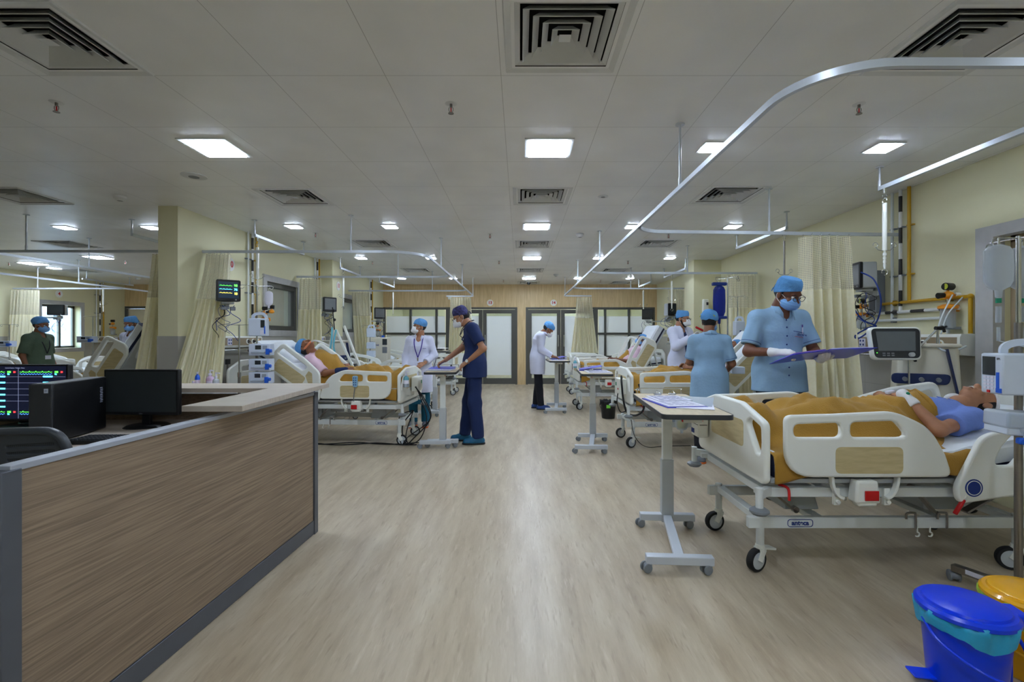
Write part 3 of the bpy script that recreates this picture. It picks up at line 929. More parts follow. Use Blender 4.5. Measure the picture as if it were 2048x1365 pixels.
IZ = CH + 1.222
IV = [((2.97, 3.89), (2.99, 2.0), 'drip rail over the nearest right bed'), ((2.99, 6.5), (2.99, 5.28), 'drip rail over the second right bed'), ((2.97, 9.7), (2.97, 8.45), 'drip rail over the third right bed'),
      ((2.9, 11.5), (2.92, 10.5), 'short drip rail nearest the far wall on the right'), ((-3.19, 5.66), (-3.2, 6.96), 'drip rail over the nearest left bed'), ((-3.19, 8.36), (-3.19, 9.4), 'drip rail over the second left bed'),
      ((-3.12, 10.45), (-3.1, 11.6), 'drip rail nearest the far wall on the left'), ((-4.64, 5.63), (-4.66, 6.9), 'drip rail in the left ward beside the dividing wall')]
for a, c, lb in IV: track('short ceiling ' + lb, [[a, c]], [a, c], 'drip_rail', IZ, .03, .032)


def hook_ring(mb, c, r=.02, w=.003, plane='x'):
    pts = []
    for i in range(11):
        a = R(-100 + 300 * i / 10)
        pts.append((c[0] + (r * math.cos(a) if plane == 'x' else 0), c[1] + (0 if plane == 'x' else r * math.cos(a)), c[2] + r * math.sin(a)))
    mb.tube(pts, w, 6)


def drip_hanger(x, y, label, wht=True, L=.62):
    t = thing('drip_hanger', label, 'drip hanger', (x, y, IZ - .016)); m = MB()
    m.cyl((0, 0, 0), (0, 0, -.04), .012, .008); hook_ring(m, (0, 0, -.06), .02); hook_ring(m, (0, 0, -.10), .022, plane='y'); m.build('hook', chrome, t)
    top = -.12; MB().cyl((0, 0, top), (0, 0, top - L * .62), .017 if wht else .01, n=16).build('rod', white if wht else steel, t)
    m = MB(); z = top - L * .62
    for k in range(4): m.cyl((0, 0, z - .02 - k * .03), (0, 0, z - .042 - k * .03), .014 - .001 * k, n=12)
    m.cyl((0, 0, z), (0, 0, z - .15), .008); m.build('grip', white if wht else lgrey, t)
    m = MB(); hook_ring(m, (0, 0, z - .175), .024); m.build('lower_hook', chrome, t)
    for s in (-1, 1): m = MB(); m.tube(bez([(s * .012, 0, z + .0), (s * .05, 0, z + .005), (s * .07, 0, z + .03)], 4), .003); hook_ring(m, (s * .075, 0, z + .045), .02); m.build('side_hook', chrome, t)


drip_hanger(2.965, 3.83, 'white telescopic drip hanger over the nearest right bed'); drip_hanger(2.99, 5.33, 'steel drip hanger over the second right bed', False)
drip_hanger(2.965, 9.2, 'white drip hanger over the third right bed'); drip_hanger(2.91, 11.1, 'white drip hanger at the far right wall')
drip_hanger(-3.19, 5.72, 'white drip hanger over the nearest left bed'); drip_hanger(-3.19, 8.5, 'white drip hanger in front of the left column'); drip_hanger(-3.1, 11.5, 'white drip hanger before the far left glazing')
drip_hanger(-9.2, 10.4, 'white drip hanger in the left ward', True)
track('short drip rail in the far part of the left ward', [[(-9.2, 9.9), (-9.2, 11.2)]], [(-9.2, 10.0), (-9.2, 11.1)], 'drip_rail', IZ, .03, .032)


# ------------------------------------------------------------------ bay curtains
def curtain(label, top, bot, zt, zb, n=7, amp=.04, header=.5, seed=0, nu=90, nv=40):
    "top and bot are pairs of (x, y) ends of the hem"
    t = thing('bay_curtain', label, 'curtain', (bot[0][0], bot[0][1], zb), group='cream bay curtains with open net tops')
    A0, A1, B0, B1 = [Vector((*p, 0)) for p in (*top, *bot)]; off = Vector((bot[0][0], bot[0][1], zb)); rr = random.Random(seed)
    ph = [rr.uniform(0, 6) for _ in range(6)]
    W = [sum(.35 * math.sin(u / nu * 9 * (k + 1) + ph[k]) / (k + 1) for k in range(3)) for u in range(nu + 1)]

    def pt(u, v):
        s = u / nu; e = v ** 1.3
        p = (A0.lerp(A1, s)).lerp(B0.lerp(B1, s), e) if 1 else None
        d = (A1 - A0).lerp(B1 - B0, e); nr = Vector((-d.y, d.x, 0)).normalized()
        a = amp * (.75 + .5 * v) * (math.sin(2 * math.pi * n * s + 1.5 * W[u] + .5 * math.sin(3 * v + ph[4])) + .35 * math.sin(4.3 * math.pi * n * s + ph[5] + 2 * v))
        q = p + nr * a; q.z = zt + (zb - zt) * v + .01 * math.sin(5 * s + ph[3]) * v
        return q - off
    H = header / (zt - zb)
    for nm, v0, v1, rows, m in (('net_header', 0, H, 8, netM), ('cloth', H, 1, nv, clothM)):
        vs = [pt(u, v0 + (v1 - v0) * j / rows) for j in range(rows + 1) for u in range(nu + 1)]
        fs = [(j * (nu + 1) + u, j * (nu + 1) + u + 1, (j + 1) * (nu + 1) + u + 1, (j + 1) * (nu + 1) + u) for j in range(rows) for u in range(nu)]
        me = bpy.data.meshes.new(nm); me.from_pydata(vs, [], fs); uv = me.uv_layers.new()
        arc_l = [0]
        for u in range(nu): arc_l.append(arc_l[-1] + (pt(u + 1, .2) - pt(u, .2)).length)
        for lp in me.loops:
            i = lp.vertex_index; uv.data[lp.index].uv = (arc_l[i % (nu + 1)], (v0 + (v1 - v0) * (i // (nu + 1)) / rows) * (zt - zb))
        me.update(); me.shade_smooth()
        mesh_obj(nm, me, m, t, smooth=False)
    hk = None
    for k in range(10):
        p = pt(int(nu * (k + .5) / 10), 0)
        if hk is None:
            g = MB(); hook_ring(g, (0, 0, .012), .01, .0018, 'y'); hk = g.build('hook', chrome, t); hk.location = p
        else:
            h2 = hk.copy(); C.objects.link(h2); h2.parent = t; h2.location = p
    return t


ct = TZ - .035
curtain('cream curtain swept along the left wall behind the reception counter', ((-3.62, 5.43), (-3.33, 5.43)), ((-3.66, 4.72), (-3.27, 5.1)), ct, .35, 6, .045, .52, 1)
curtain('cream curtain hanging left of the dividing wall end', ((-4.2, 5.41), (-3.93, 5.41)), ((-4.5, 5.35), (-3.95, 5.38)), ct, .3, 5, .04, .5, 2)
curtain('cream curtain beside the internal window on the left wall', ((-3.62, 7.72), (-3.25, 7.72)), ((-3.62, 7.5), (-3.2, 7.65)), ct, .35, 6, .04, .5, 3)
curtain('cream curtain beyond the left column', ((-3.6, 10.05), (-3.2, 10.05)), ((-3.45, 9.95), (-3.05, 10.0)), ct, .35, 6, .04, .5, 4)
curtain('yellowish curtain by the daylight window of the left ward', ((-10.3, 9.57), (-9.75, 9.57)), ((-10.4, 9.5), (-9.75, 9.5)), ct, .3, 8, .04, .5, 5)
curtain('narrow cream curtain in front of the left glass doors', ((-1.68, 11.38), (-1.18, 11.36)), ((-1.72, 11.36), (-1.12, 11.34)), ct, .9, 8, .03, .5, 6)
curtain('narrow cream curtain in front of the right glass doors', ((1.36, 11.30), (1.72, 11.30)), ((1.22, 11.28), (1.86, 11.28)), ct, .9, 8, .03, .5, 7)
curtain('large cream curtain behind the nurse in the light blue shirt', ((2.66, 4.45), (3.12, 4.48)), ((2.64, 4.38), (3.22, 4.43)), ct, .2, 5, .062, .5, 8, nu=140)
curtain('cream curtain with net top at the second right bay', ((3.2, 7.26), (3.64, 7.27)), ((3.2, 7.2), (3.62, 7.22)), ct, .3, 7, .04, .5, 9)
curtain('gathered curtain top at the third right bay', ((3.0, 9.57), (3.4, 9.57)), ((3.12, 9.55), (3.4, 9.55)), ct, .9, 7, .04, .5, 10)


# ------------------------------------------------------------------ hospital beds
def caster(parent, loc, r=.062, ang=0, brake=False, lg=True):
    "caster with its stem top at loc; wheel on the floor"
    c = MB(); x, y, z = loc; off = .03
    d = Vector((math.cos(ang), math.sin(ang), 0)); s = Vector((-d.y, d.x, 0)); hub = Vector((x, y, r)) + d * off
    if lg:
        c.cyl((x, y, r * 2 - .01), (x, y, z), .016); c.cyl((x, y, 2 * r - .02), (x, y, 2 * r + .02), .03, .024)
        for k in (-1, 1): c.bar(Vector((x, y, 2 * r - .005)) + s * k * .022 - d * .006, hub + s * k * .024, .036, .008, up=s)
        c.bar(Vector((x, y, 2 * r - .005)) + s * -.024 - d * .0, Vector((x, y, 2 * r - .005)) + s * .024, .045, .02)
        if brake: c.bar(Vector((x, y, 2 * r)) - d * .015, Vector((x, y, 2 * r - .02)) - d * .1, .05, .012)
        o = c.build('caster', white, parent, .002)
    else:
        c.cyl((x, y, r), (x, y, z), .01); c.ball((x + d.x * .01, y + d.y * .01, r * 1.25), (r * .95, r * .95, r * .8))
        o = c.build('caster', greypl, parent)
    w = MB(); t = .018 if lg else .012
    if lg:
        w.lathe([(r * .74, -t), (r * .97, -t * .9), (r, -t * .5), (r, t * .5), (r * .97, t * .9), (r * .74, t)], n=28, M=frame3(hub, d, (0, 0, 1)))
        w.build('tyre', rubber, o)
        MB().lathe([(.0001, -t * 1.05), (r * .3, -t * 1.1), (r * .76, -t * .9), (r * .76, t * .9), (r * .3, t * 1.1), (.0001, t * 1.05)], n=28, M=frame3(hub, d, (0, 0, 1))).build('hub', lgrey, o)
    else:
        for k in (-1, 1): w.cyl(hub + s * k * .012 - d * .01, hub + s * k * .024 - d * .01, r, n=20)
        w.build('wheel', greypl, o, .003)
    return o


FOOT_RAIL = rc_([(.0, .0, .15), (.0, .318, .04), (.25, .325, .3), (.56, .34, .25), (.74, .26, .3), (.82, .12, .2), (.86, .0, .04)], 6)
FOOT_HOLES = [rc_([(.045, .205), (.045, .272), (.285, .28), (.285, .205)], 4, .03), rc_([(.335, .205), (.335, .282), (.56, .29, .05), (.635, .205, .03)], 4, .03)]
HEAD_RAIL = rc_([(0, -.06, .05), (0.0, .03, .09), (.17, .27, .12), (.42, .30, .3), (.74, .30, .07), (.78, .02, .12), (.68, -.055, .1)], 6)
HEAD_HOLES = [rc_([(.36, .165), (.32, .235), (.70, .248), (.725, .165)], 4, .03)]
HEAD_HOLES_U = [rc_([(.20, .11), (.26, .20), (.33, .26), (.72, .26), (.72, .20), (.42, .2), (.30, .10)], 4, .03)]
EX, EZ = (1, 0, 0), (0, 0, 1)


def hospital_bed(label, loc, rotz, back=12, drop=0, near_open=False, detail=True, group=None):
    t = thing('hospital_bed', label, 'hospital bed', loc, rotz, group)
    # wheeled base
    b = MB()
    for s in (-1, 1): b.box((.76, s * .27, .265), (1.56, .035, .06))
    b.box((.06, 0, .275), (.05, .54, .04)); b.box((1.46, 0, .275), (.05, .54, .04)); b.box((.42, 0, .25), (.06, .5, .03)); b.box((1.1, 0, .25), (.06, .5, .03))
    for x in (.05, 1.46):
        for s in (-1, 1): b.cyl((x, s * .27, .13), (x, s * .27, .31), .021)
    b.build('base_frame', white2, t, .004)
    for i, x in enumerate((.05, 1.46)):
        for s in (-1, 1): caster(t, (x, s * .27, .2), .062, R([205, 190, 160, 25][i * 2 + (s > 0)]), brake=(i == 0 and s < 0))
    for s in (-1, 1):
        pm = MB().text('anteca', .036, frame3((.26 * 1, s * .289, .265), (-s * EX[0] if s > 0 else 1, 0, 0), EZ), .0008, .001)
        br = pm.build('brand_plate', inkb, t, smooth=False)
        o_ = rc_([(-.07, -.021), (.07, -.021), (.07, .021), (-.07, .021)], 4, .018); i_ = rc_([(-.067, -.018), (.067, -.018), (.067, .018), (-.067, .018)], 4, .016)
        MB().plate(o_, [i_], .0016, 0, frame3((.26, s * .289, .265), (1, 0, 0), EZ)).build('border', inkb, br, smooth=False)
    # lifting columns, motor and linkage
    g = MB()
    g.box((.34, .0, .36), (.20, .34, .13), top=.8); g.box((1.16, 0, .36), (.24, .34, .13), top=.75); g.box((.75, .05, .40), (.42, .16, .07))
    g.build('lift_column', lgrey, t, .008)
    g = MB()
    for s in (-1, 1):
        g = MB(); g.bar((.28, s * .2, .30), (.10, s * .2, .45), .012, .04, up=(0, 1, 0)); g.cyl((.28, s * .19, .31), (.28, s * .22, .31), .018); g.build('linkage', steel, t, .002)
        g = MB(); g.bar((1.05, s * .22, .30), (.92, s * .22, .45), .012, .04, up=(0, 1, 0)); g.cyl((.92, s * .21, .44), (.92, s * .24, .44), .018); g.build('linkage', steel, t, .002)
        g = MB(); g.bar((1.2, s * .24, .31), (1.45, s * .24, .45), .012, .045, up=(0, 1, 0)); g.build('linkage', steel, t, .002)
    # upper frame and deck
    u = MB()
    for s in (-1, 1): u.box((1.0, s * .37, .465), (1.96, .035, .05)); u.bar((-.03, s * .37, .47), (.04, s * .37, .47), .03, .03)
    for x in (.03, .5, 1.0, 1.5, 1.96): u.box((x, 0, .465), (.05, .70, .04))
    u.build('upper_frame', white2, t, .004)
    for s in (-1, 1):
        m = MB(); x = -.045; y = s * .45
        m.bar((.04, s * .38, .475), (x, y, .475), .03, .045); m.cyl((x, y, .40), (x, y, .51), .019); m.build('bumper_post', white2, t, .002)
        m = MB(); m.lathe([(.001, -.018), (.035, -.016), (.048, -.004), (.048, .006), (.03, .018), (.001, .02)], (x, y, .39)); m.build('bumper', greypl, t)
    bk = R(back); hx, hz = 1.0, .545
    BM = Matrix.Translation((hx, 0, hz)) @ Matrix.Rotation(-bk, 4, 'Y')
    MB().box((.52, 0, .53), (.96, .80, .025)).build('foot_deck', lgrey, t, .004)
    MB().box((.5, 0, 0), (.98, .80, .025), BM).build('back_deck', lgrey, t, .004)
    if back > 25:
        m = MB()
        for s in (-1, 1):
            q = BM @ Vector((.62, s * .22, -.02)); m.bar(q, (1.5, s * .22, .46), .02, .05, up=(0, 1, 0))
        m.build('back_strut', white2, t, .003)
    # mattress in one piece bent at the hinge
    rows = []
    N = 22
    for i in range(N + 1):
        d = .02 + 1.94 * i / N
        if d < .95: p = Vector((.04 + d, 0, .545)); nrm = Vector((0, 0, 1))
        else:
            e = min(1, (d - .95) / .12); a = bk * e
            q = BM @ Vector((d - 1.0 + .04 - 0, 0, .015)); p = q if e >= 1 else Vector((.04 + d, 0, .545)).lerp(q, e)
            nrm = Vector((-math.sin(a), 0, math.cos(a)))
        rows.append((p, nrm))
    prof = [(-.385, .0), (-.395, .02), (-.395, .10), (-.375, .125), (.375, .125), (.395, .10), (.395, .02), (.385, 0)]
    vs = []; fs = []; k = len(prof)
    for p, nrm in rows: vs += [(p.x + nrm.x * h, y, p.z + nrm.z * h) for y, h in prof]
    for i in range(N): fs += [(i * k + j, i * k + (j + 1) % k, (i + 1) * k + (j + 1) % k, (i + 1) * k + j) for j in range(k)]
    fs += [tuple(range(k - 1, -1, -1)), tuple(range(N * k, N * k + k))]
    mt = MB().add(vs, [f[::-1] for f in fs]).build('mattress', mattr, t)
    # fitted sheet over the mattress
    prof = [(-.40, .03), (-.40, .104), (-.377, .13), (-.2, .133), (.2, .133), (.377, .13), (.40, .104), (.40, .03)]
    vs = []; fs = []; k = len(prof)
    for i, (p, nrm) in enumerate(rows): vs += [(p.x + nrm.x * h, y + .003 * math.sin(i * 2.1 + y * 9), p.z + nrm.z * h) for y, h in prof]
    for i in range(N): fs += [(i * k + j, (i + 1) * k + j, (i + 1) * k + j + 1, i * k + j + 1) for j in range(k - 1)]
    MB().add(vs, fs).build('fitted_sheet', sheet, mt)
    # foot board: humped panel with hand holes and a maple insert
    out = rc_([(-.41, 0, .04), (-.445, .02, .03), (-.445, .325, .05), (-.18, .40, .15), (.18, .40, .15), (.445, .325, .05), (.445, .02, .03), (.41, 0, .04)], 6)
    holes = [rc_([(-.41, .22), (-.405, .295), (-.30, .325), (-.25, .30, .03), (-.36, .15, .02), (-.40, .15, .02)], 4, .02), rc_([(.41, .22), (.405, .295), (.30, .325), (.25, .30, .03), (.36, .15, .02), (.40, .15, .02)], 4, .02)][::1]
    FM = frame3((.0, 0, .515), (0, 1, 0), EZ)
    fb = MB().plate(out, holes, .036, .012, FM).build('foot_board', white, t)
    MB().plate(rc_([(-.22, .15), (.22, .15), (.22, .30), (-.22, .30)], 4, .03), (), .040, .001, FM).build('maple_insert', woodin, fb)
    hb = MB().plate(rc_([(-.44, 0), (-.44, .40), (-.2, .50), (.2, .50), (.44, .40), (.44, 0)], 6, .08), [rc_([(-.2, .36), (.2, .36), (.2, .42), (-.2, .42)], 4, .03)], .036, .012, frame3((2.06, 0, .5), (0, 1, 0), EZ)).build('head_board', white, t)
    MB().plate(rc_([(-.22, .1), (.22, .1), (.22, .30), (-.22, .30)], 4, .03), (), .040, .001, frame3((2.06, 0, .5), (0, 1, 0), EZ)).build('maple_insert', woodin, hb)
    # side rails
    for s in (-1, 1):
        RM = frame3((.085, s * .44, .562), EX, EZ)
        fr_ = MB().plate(FOOT_RAIL, FOOT_HOLES, .034, .012, RM).build('foot_side_rail', white, t)
        MB().plate(rc_([(.255, .022), (.60, .022), (.60, .158), (.255, .158)], 4, .03), (), .037, .001, RM).build('maple_insert', woodin, fr_)
        HM = Matrix.Translation((hx, 0, hz)) @ Matrix.Rotation(-bk, 4, 'Y') @ frame3((-.045, s * .44, .035 - (drop if s < 0 else 0)), EX, EZ)
        hr = MB().plate(HEAD_RAIL, HEAD_HOLES_U if (near_open and s < 0) else HEAD_HOLES, .034, .012, HM).build('head_side_rail', white, t)
        if near_open and s < 0: pass
        else:
            MB().plate(rc_([(.27, -.02), (.67, -.02), (.67, .125), (.27, .125)], 4, .03), (), .037, .001, HM).build('maple_insert', woodin, hr)
            MB().plate(rc_([(.155, .10), (.24, .21), (.29, .21), (.29, .14), (.2, .08)], 4, .01), (), .037, .001, HM).build('maple_insert', woodin, hr)
        c = HM @ Matrix.Translation((.085, .015, 0))
        m = MB().lathe([(.0001, -.019), (.045, -.019), (.045, .019), (.0001, .019)], M=c, n=28); bd = m.build('angle_gauge', inkb, hr, smooth=False)
        MB().lathe([(.034, -.0195), (.038, -.0195), (.038, .0195), (.034, .0195)], M=c, n=28).build('ring_mark', white, bd, smooth=False)
        MB().tube([c @ Vector((-.018, -.008, z)) for z in ()] or [c @ Vector((.02 * math.cos(R(a)), .02 * math.sin(R(a)), -s * -.0195)) for a in range(-160, -19, 20)], .0035, 6).build('dial_mark', white, bd)
    # red lever box below each foot rail, curved rail arms
    for s in (-1, 1):
        m = MB(); m.box((.50, s * .435, .49), (.13, .07, .115), top=.85); m.box((.50, s * .44, .43), (.10, .05, .03)); m.build('release_box', white, t, .012)
        MB().box((.515, s * .472, .475), (.07, .006, .05)).build('release_pad', red, t, .002)
        m = MB()
        for x in (.40, .62):
            m = MB(); m.ribbon([(x - .06 * math.cos(R(a)) * (1 if x < .5 else -1) + 0, s * .425, .50 + .06 - .11 * math.sin(R(a))) for a in range(0, 91, 15)], .014, .028, up=(0, 1, 0))
            m.box((x - (.02 if x < .5 else -.02), s * .40, .45), (.03, .02, .09)); m.cyl((x - (.02 if x < .5 else -.02), s * .40, .425), (x - (.02 if x < .5 else -.02), s * .425, .425), .011)
            m.build('rail_arm', white, t, .002)
        m = MB()
        for x in (.86, 1.03):
            m = MB(); m.tube(bez([(x - .03, s * .30, .292), (x - .03, s * .30, .315), (x - .02, s * .30, .325), (x + .01, s * .30, .325), (x + .02, s * .30, .315), (x + .02, s * .30, .24)], 4), .006)
            m.build('wire_hook', steel, t)
        m = MB()
        for x in (.9, .97):
            m = MB(); m.tube([(x, s * .287, .245), (x, s * .287, .22)] + [(x + .012 * math.sin(R(a)), s * .287, .215 - .012 + .012 * math.cos(R(a))) for a in range(0, 250, 25)], .004, 6)
            m.build('bag_hook', white, t)
    MB().tube(bez([(.1, -.36, .50), (.13, -.40, .49), (.13, -.41, .43)], 5), .007).build('cpr_lever', red, t)
    return t


BEDM = {}


def bed_matrix(o): return Matrix.Translation(o.location) @ Matrix.Rotation(o.rotation_euler[2], 4, 'Z')


B1 = hospital_bed('nearest right bed holding a patient in a blue gown under a mustard blanket', (1.27, 2.86, 0), 0, 8, drop=.09, near_open=True)
B2 = hospital_bed('second right bed, behind the back-turned nurse, head end raised', (1.26, 5.73, 0), 0, 45)
B3 = hospital_bed('third right bed with a masked patient sitting up', (1.02, 8.55, 0), 0, 60)
B4 = hospital_bed('farthest right bed, empty, close to the glazed partition', (1.12, 10.75, 0), 0, 8)
B5 = hospital_bed('nearest left bed holding a patient in a pink gown under a mustard blanket', (-1.36, 5.84, 0), R(176), 35)
B6 = hospital_bed('second left bed, empty, beside the ventilator with arm', (-1.55, 8.35, 0), math.pi, 10)
B7 = hospital_bed('farthest left bed, empty, near the glazed partition', (-1.45, 10.6, 0), math.pi, 10)
B8 = hospital_bed('left ward bed with steeply raised back beside the dividing wall', (-6.12, 6.15, 0), 0, 56)
B9 = hospital_bed('left ward bed behind the person in olive shirt, under the daylight window', (-8.0, 9.0, 0), math.pi, 8)
B10 = hospital_bed('left ward bed cut by the left picture edge', (-7.6, 7.6, 0), math.pi, 10)
B11 = hospital_bed('left ward bed farthest back beside the maple wall', (-6.3, 10.9, 0), 0, 8)


# ------------------------------------------------------------------ overbed tables
def overbed(label, c, rotz=0, ln=.88, wd=.38, z=.88, post=.30):
    "top long axis is local y; the post stands at +y * post"
    t = thing('overbed_table', label, 'table', c, rotz, 'overbed tables')
    tp = MB().plate(rc_([(-wd / 2, -ln / 2), (wd / 2, -ln / 2), (wd / 2, ln / 2), (-wd / 2, ln / 2)], 4, .04), (), .022, .002, Matrix.Translation((0, 0, z - .011))).build('tabletop', tabletop, t)
    MB().plate(rc_([(-wd / 2 - .004, -ln / 2 - .004), (wd / 2 + .004, -ln / 2 - .004), (wd / 2 + .004, ln / 2 + .004), (-wd / 2 - .004, ln / 2 + .004)], 4, .042),
               [rc_([(-wd / 2 + .001, -ln / 2 + .001), (wd / 2 - .001, -ln / 2 + .001), (wd / 2 - .001, ln / 2 - .001), (-wd / 2 + .001, ln / 2 - .001)], 4, .04)], .026, .001, Matrix.Translation((0, 0, z - .012))).build('edge_strip', dgrey, tp)
    g = MB(); zz = z + .03
    g.tube(bez([(-wd / 2 + .03, ln / 2 - .02, z), (-wd / 2 + .03, ln / 2 - .02, zz), (-wd / 2 + .05, ln / 2 - .02, zz + .008), (wd / 2 - .05, ln / 2 - .02, zz + .008), (wd / 2 - .03, ln / 2 - .02, zz), (wd / 2 - .03, ln / 2 - .02, z)], 4), .0035)
    g.build('guard_wire', chrome, tp)
    MB().box((0, 0, z - .04), (.10, ln * .8, .035)).build('top_bracket', white2, t, .003)
    MB().box((0, -ln * .38, z - .045), (.11, .02, .02)).build('release_grip', red, t, .003)
    MB().box((.02, post, (.38 + z) / 2 - .02), (.062, .045, z - .42)).build('inner_post', white2, t, .003)
    MB().box((.02, post, .25), (.078, .06, .42)).build('outer_post', lgrey, t, .004)
    b = MB(); b.box((.02, post, .07), (.36, .05, .045)); b.box((-.06, -.32, .07), (.36, .05, .045)); b.bar((.02, post, .075), (-.06, -.32, .075), .055, .03); b.build('base', alu, t, .004)
    for x, y in ((-.14, post), (.18, post), (-.22, -.32), (.10, -.32)): caster(t, (x, y, .06), .026, R(200), lg=False)
    return t


T1 = overbed('overbed table with medical forms at the foot of the nearest right bed', (.95, 2.88, 0), R(-4), .92, .36)
T2 = overbed('overbed table with a blue folder before the second right bed', (.86, 5.5, 0), R(-3), .86, .34)
T3 = overbed('overbed table the man in navy scrubs is writing on', (-.93, 5.74, 0), R(3), .84, .36, post=-.27)
T4 = overbed('overbed table the doctor by the far doors writes on', (.65, 8.2, 0), R(2), .8, .34)
T5 = overbed('tall overbed table behind the woman in the white coat', (-1.42, 7.9, 0), 0, .5, .42, 1.05, post=-.15)


# ------------------------------------------------------------------ people
J0 = dict(pel=(0, 0, .93), wai=(0, .005, 1.08), che=(0, 0, 1.27), nek=(0, -.015, 1.435), hd=(0, .02, 1.58),
          shL=(-.16, -.01, 1.365), shR=(.16, -.01, 1.365), elL=(-.215, -.03, 1.10), elR=(.215, -.03, 1.10), wrL=(-.215, .06, .86), wrR=(.215, .06, .86),
          hipL=(-.085, 0, .90), hipR=(.085, 0, .90), knL=(-.095, .02, .49), knR=(.095, .02, .49), anL=(-.095, -.01, .09), anR=(.095, -.01, .09),
          hf=(0, 1, 0), hu=(0, 0, 1), ftL=(-.15, 1, 0), ftR=(.15, 1, 0), hdL=(0, .2, -1), hdR=(0, .2, -1), hnL=(1, 0, 0), hnR=(-1, 0, 0), cuL=.35, cuR=.35)


def VV(p): return Vector(p)


def hand(S, wr, d, n, right, curl=.3, g=0.0, thumb=.0):
    d = VV(d).normalized(); n = VV(n); n = (n - d * n.dot(d)).normalized(); a = d.cross(n) * (1 if right else -1); wr = VV(wr)
    S.rc(wr - d * .02, wr + d * .02, .026 + g, .027 + g, flat=(n, .7)); S.rc(wr + d * .02, wr + d * .07, .028 + g, .034 + g, flat=(n, .42 + g * 8), k=.01)
    for off, ln in ((.030, .070), (.0105, .079), (-.009, .073), (-.028, .058)):
        p = wr + d * .082 + a * off * .9; S.rc(wr + d * .03 + a * off * .5, p, .012 + g, .0105 + g, k=.008)
        an = 0
        for i, (f, r) in enumerate(((.44, .0098), (.32, .0088), (.24, .008))):
            an += curl * (.75, 1.15, .8)[i]
            q = p + (d * math.cos(an) + n * math.sin(an) + a * off * 1.2) * ln * f
            S.rc(p, q, r + g, r * .93 + g, k=.004); p = q
    p = wr + d * .025 + a * .02; q = p + (d * .65 + a * (.75 - thumb) + n * (.25 + thumb)).normalized() * .042; S.rc(p, q, .0135 + g, .011 + g, k=.008)
    t = q + (d * .85 + a * (.35 - thumb) + n * (.3 + thumb)).normalized() * .032; S.rc(q, t, .0108 + g, .0088 + g, k=.004)


def limb_pt(J, side, t):
    sh, el, wr = VV(J['sh' + side]), VV(J['el' + side]), VV(J['wr' + side])
    return (sh.lerp(el, t), (el - sh).normalized()) if t <= 1 else (el.lerp(wr, t - 1), (wr - el).normalized())


def torso(S, J, g=0.0, fl=.68, w=1.0, belly=0.0):
    f = ((0, 1, 0), fl); pel, wai, che, nek = [VV(J[k]) for k in ('pel', 'wai', 'che', 'nek')]
    S.rc(pel, wai, .148 * w + g, .132 * w + g + belly, f); S.rc(wai, che, .132 * w + g + belly, .150 * w + g, f); S.rc(che, che.lerp(nek, .5), .148 * w + g * .9, .105 * w + g * .7, f)
    for s in 'LR':
        sh = VV(J['sh' + s]); S.rc(che.lerp(nek, .55), sh - Vector((0, 0, .005)), .070 + g * .7, .046 + g * .8)
        S.rc(nek + Vector((0, -.01, -.015)), sh, .034 + g * .6, .034 + g * .7)


def sleeves(S, J, t, g=.014, flare=.006):
    for s in 'LR':
        sh, el, wr = VV(J['sh' + s]), VV(J['el' + s]), VV(J['wr' + s])
        if t <= 1:
            e, d = limb_pt(J, s, t); S.rc(sh, e + d * .05, .051 + g, .050 + g + flare, clip=[(e, d)])
        else:
            e, d = limb_pt(J, s, t); S.rc(sh, el, .055 + g, .043 + g); S.rc(el, e + d * .04, .043 + g, .036 + g + flare, clip=[(e, d)])


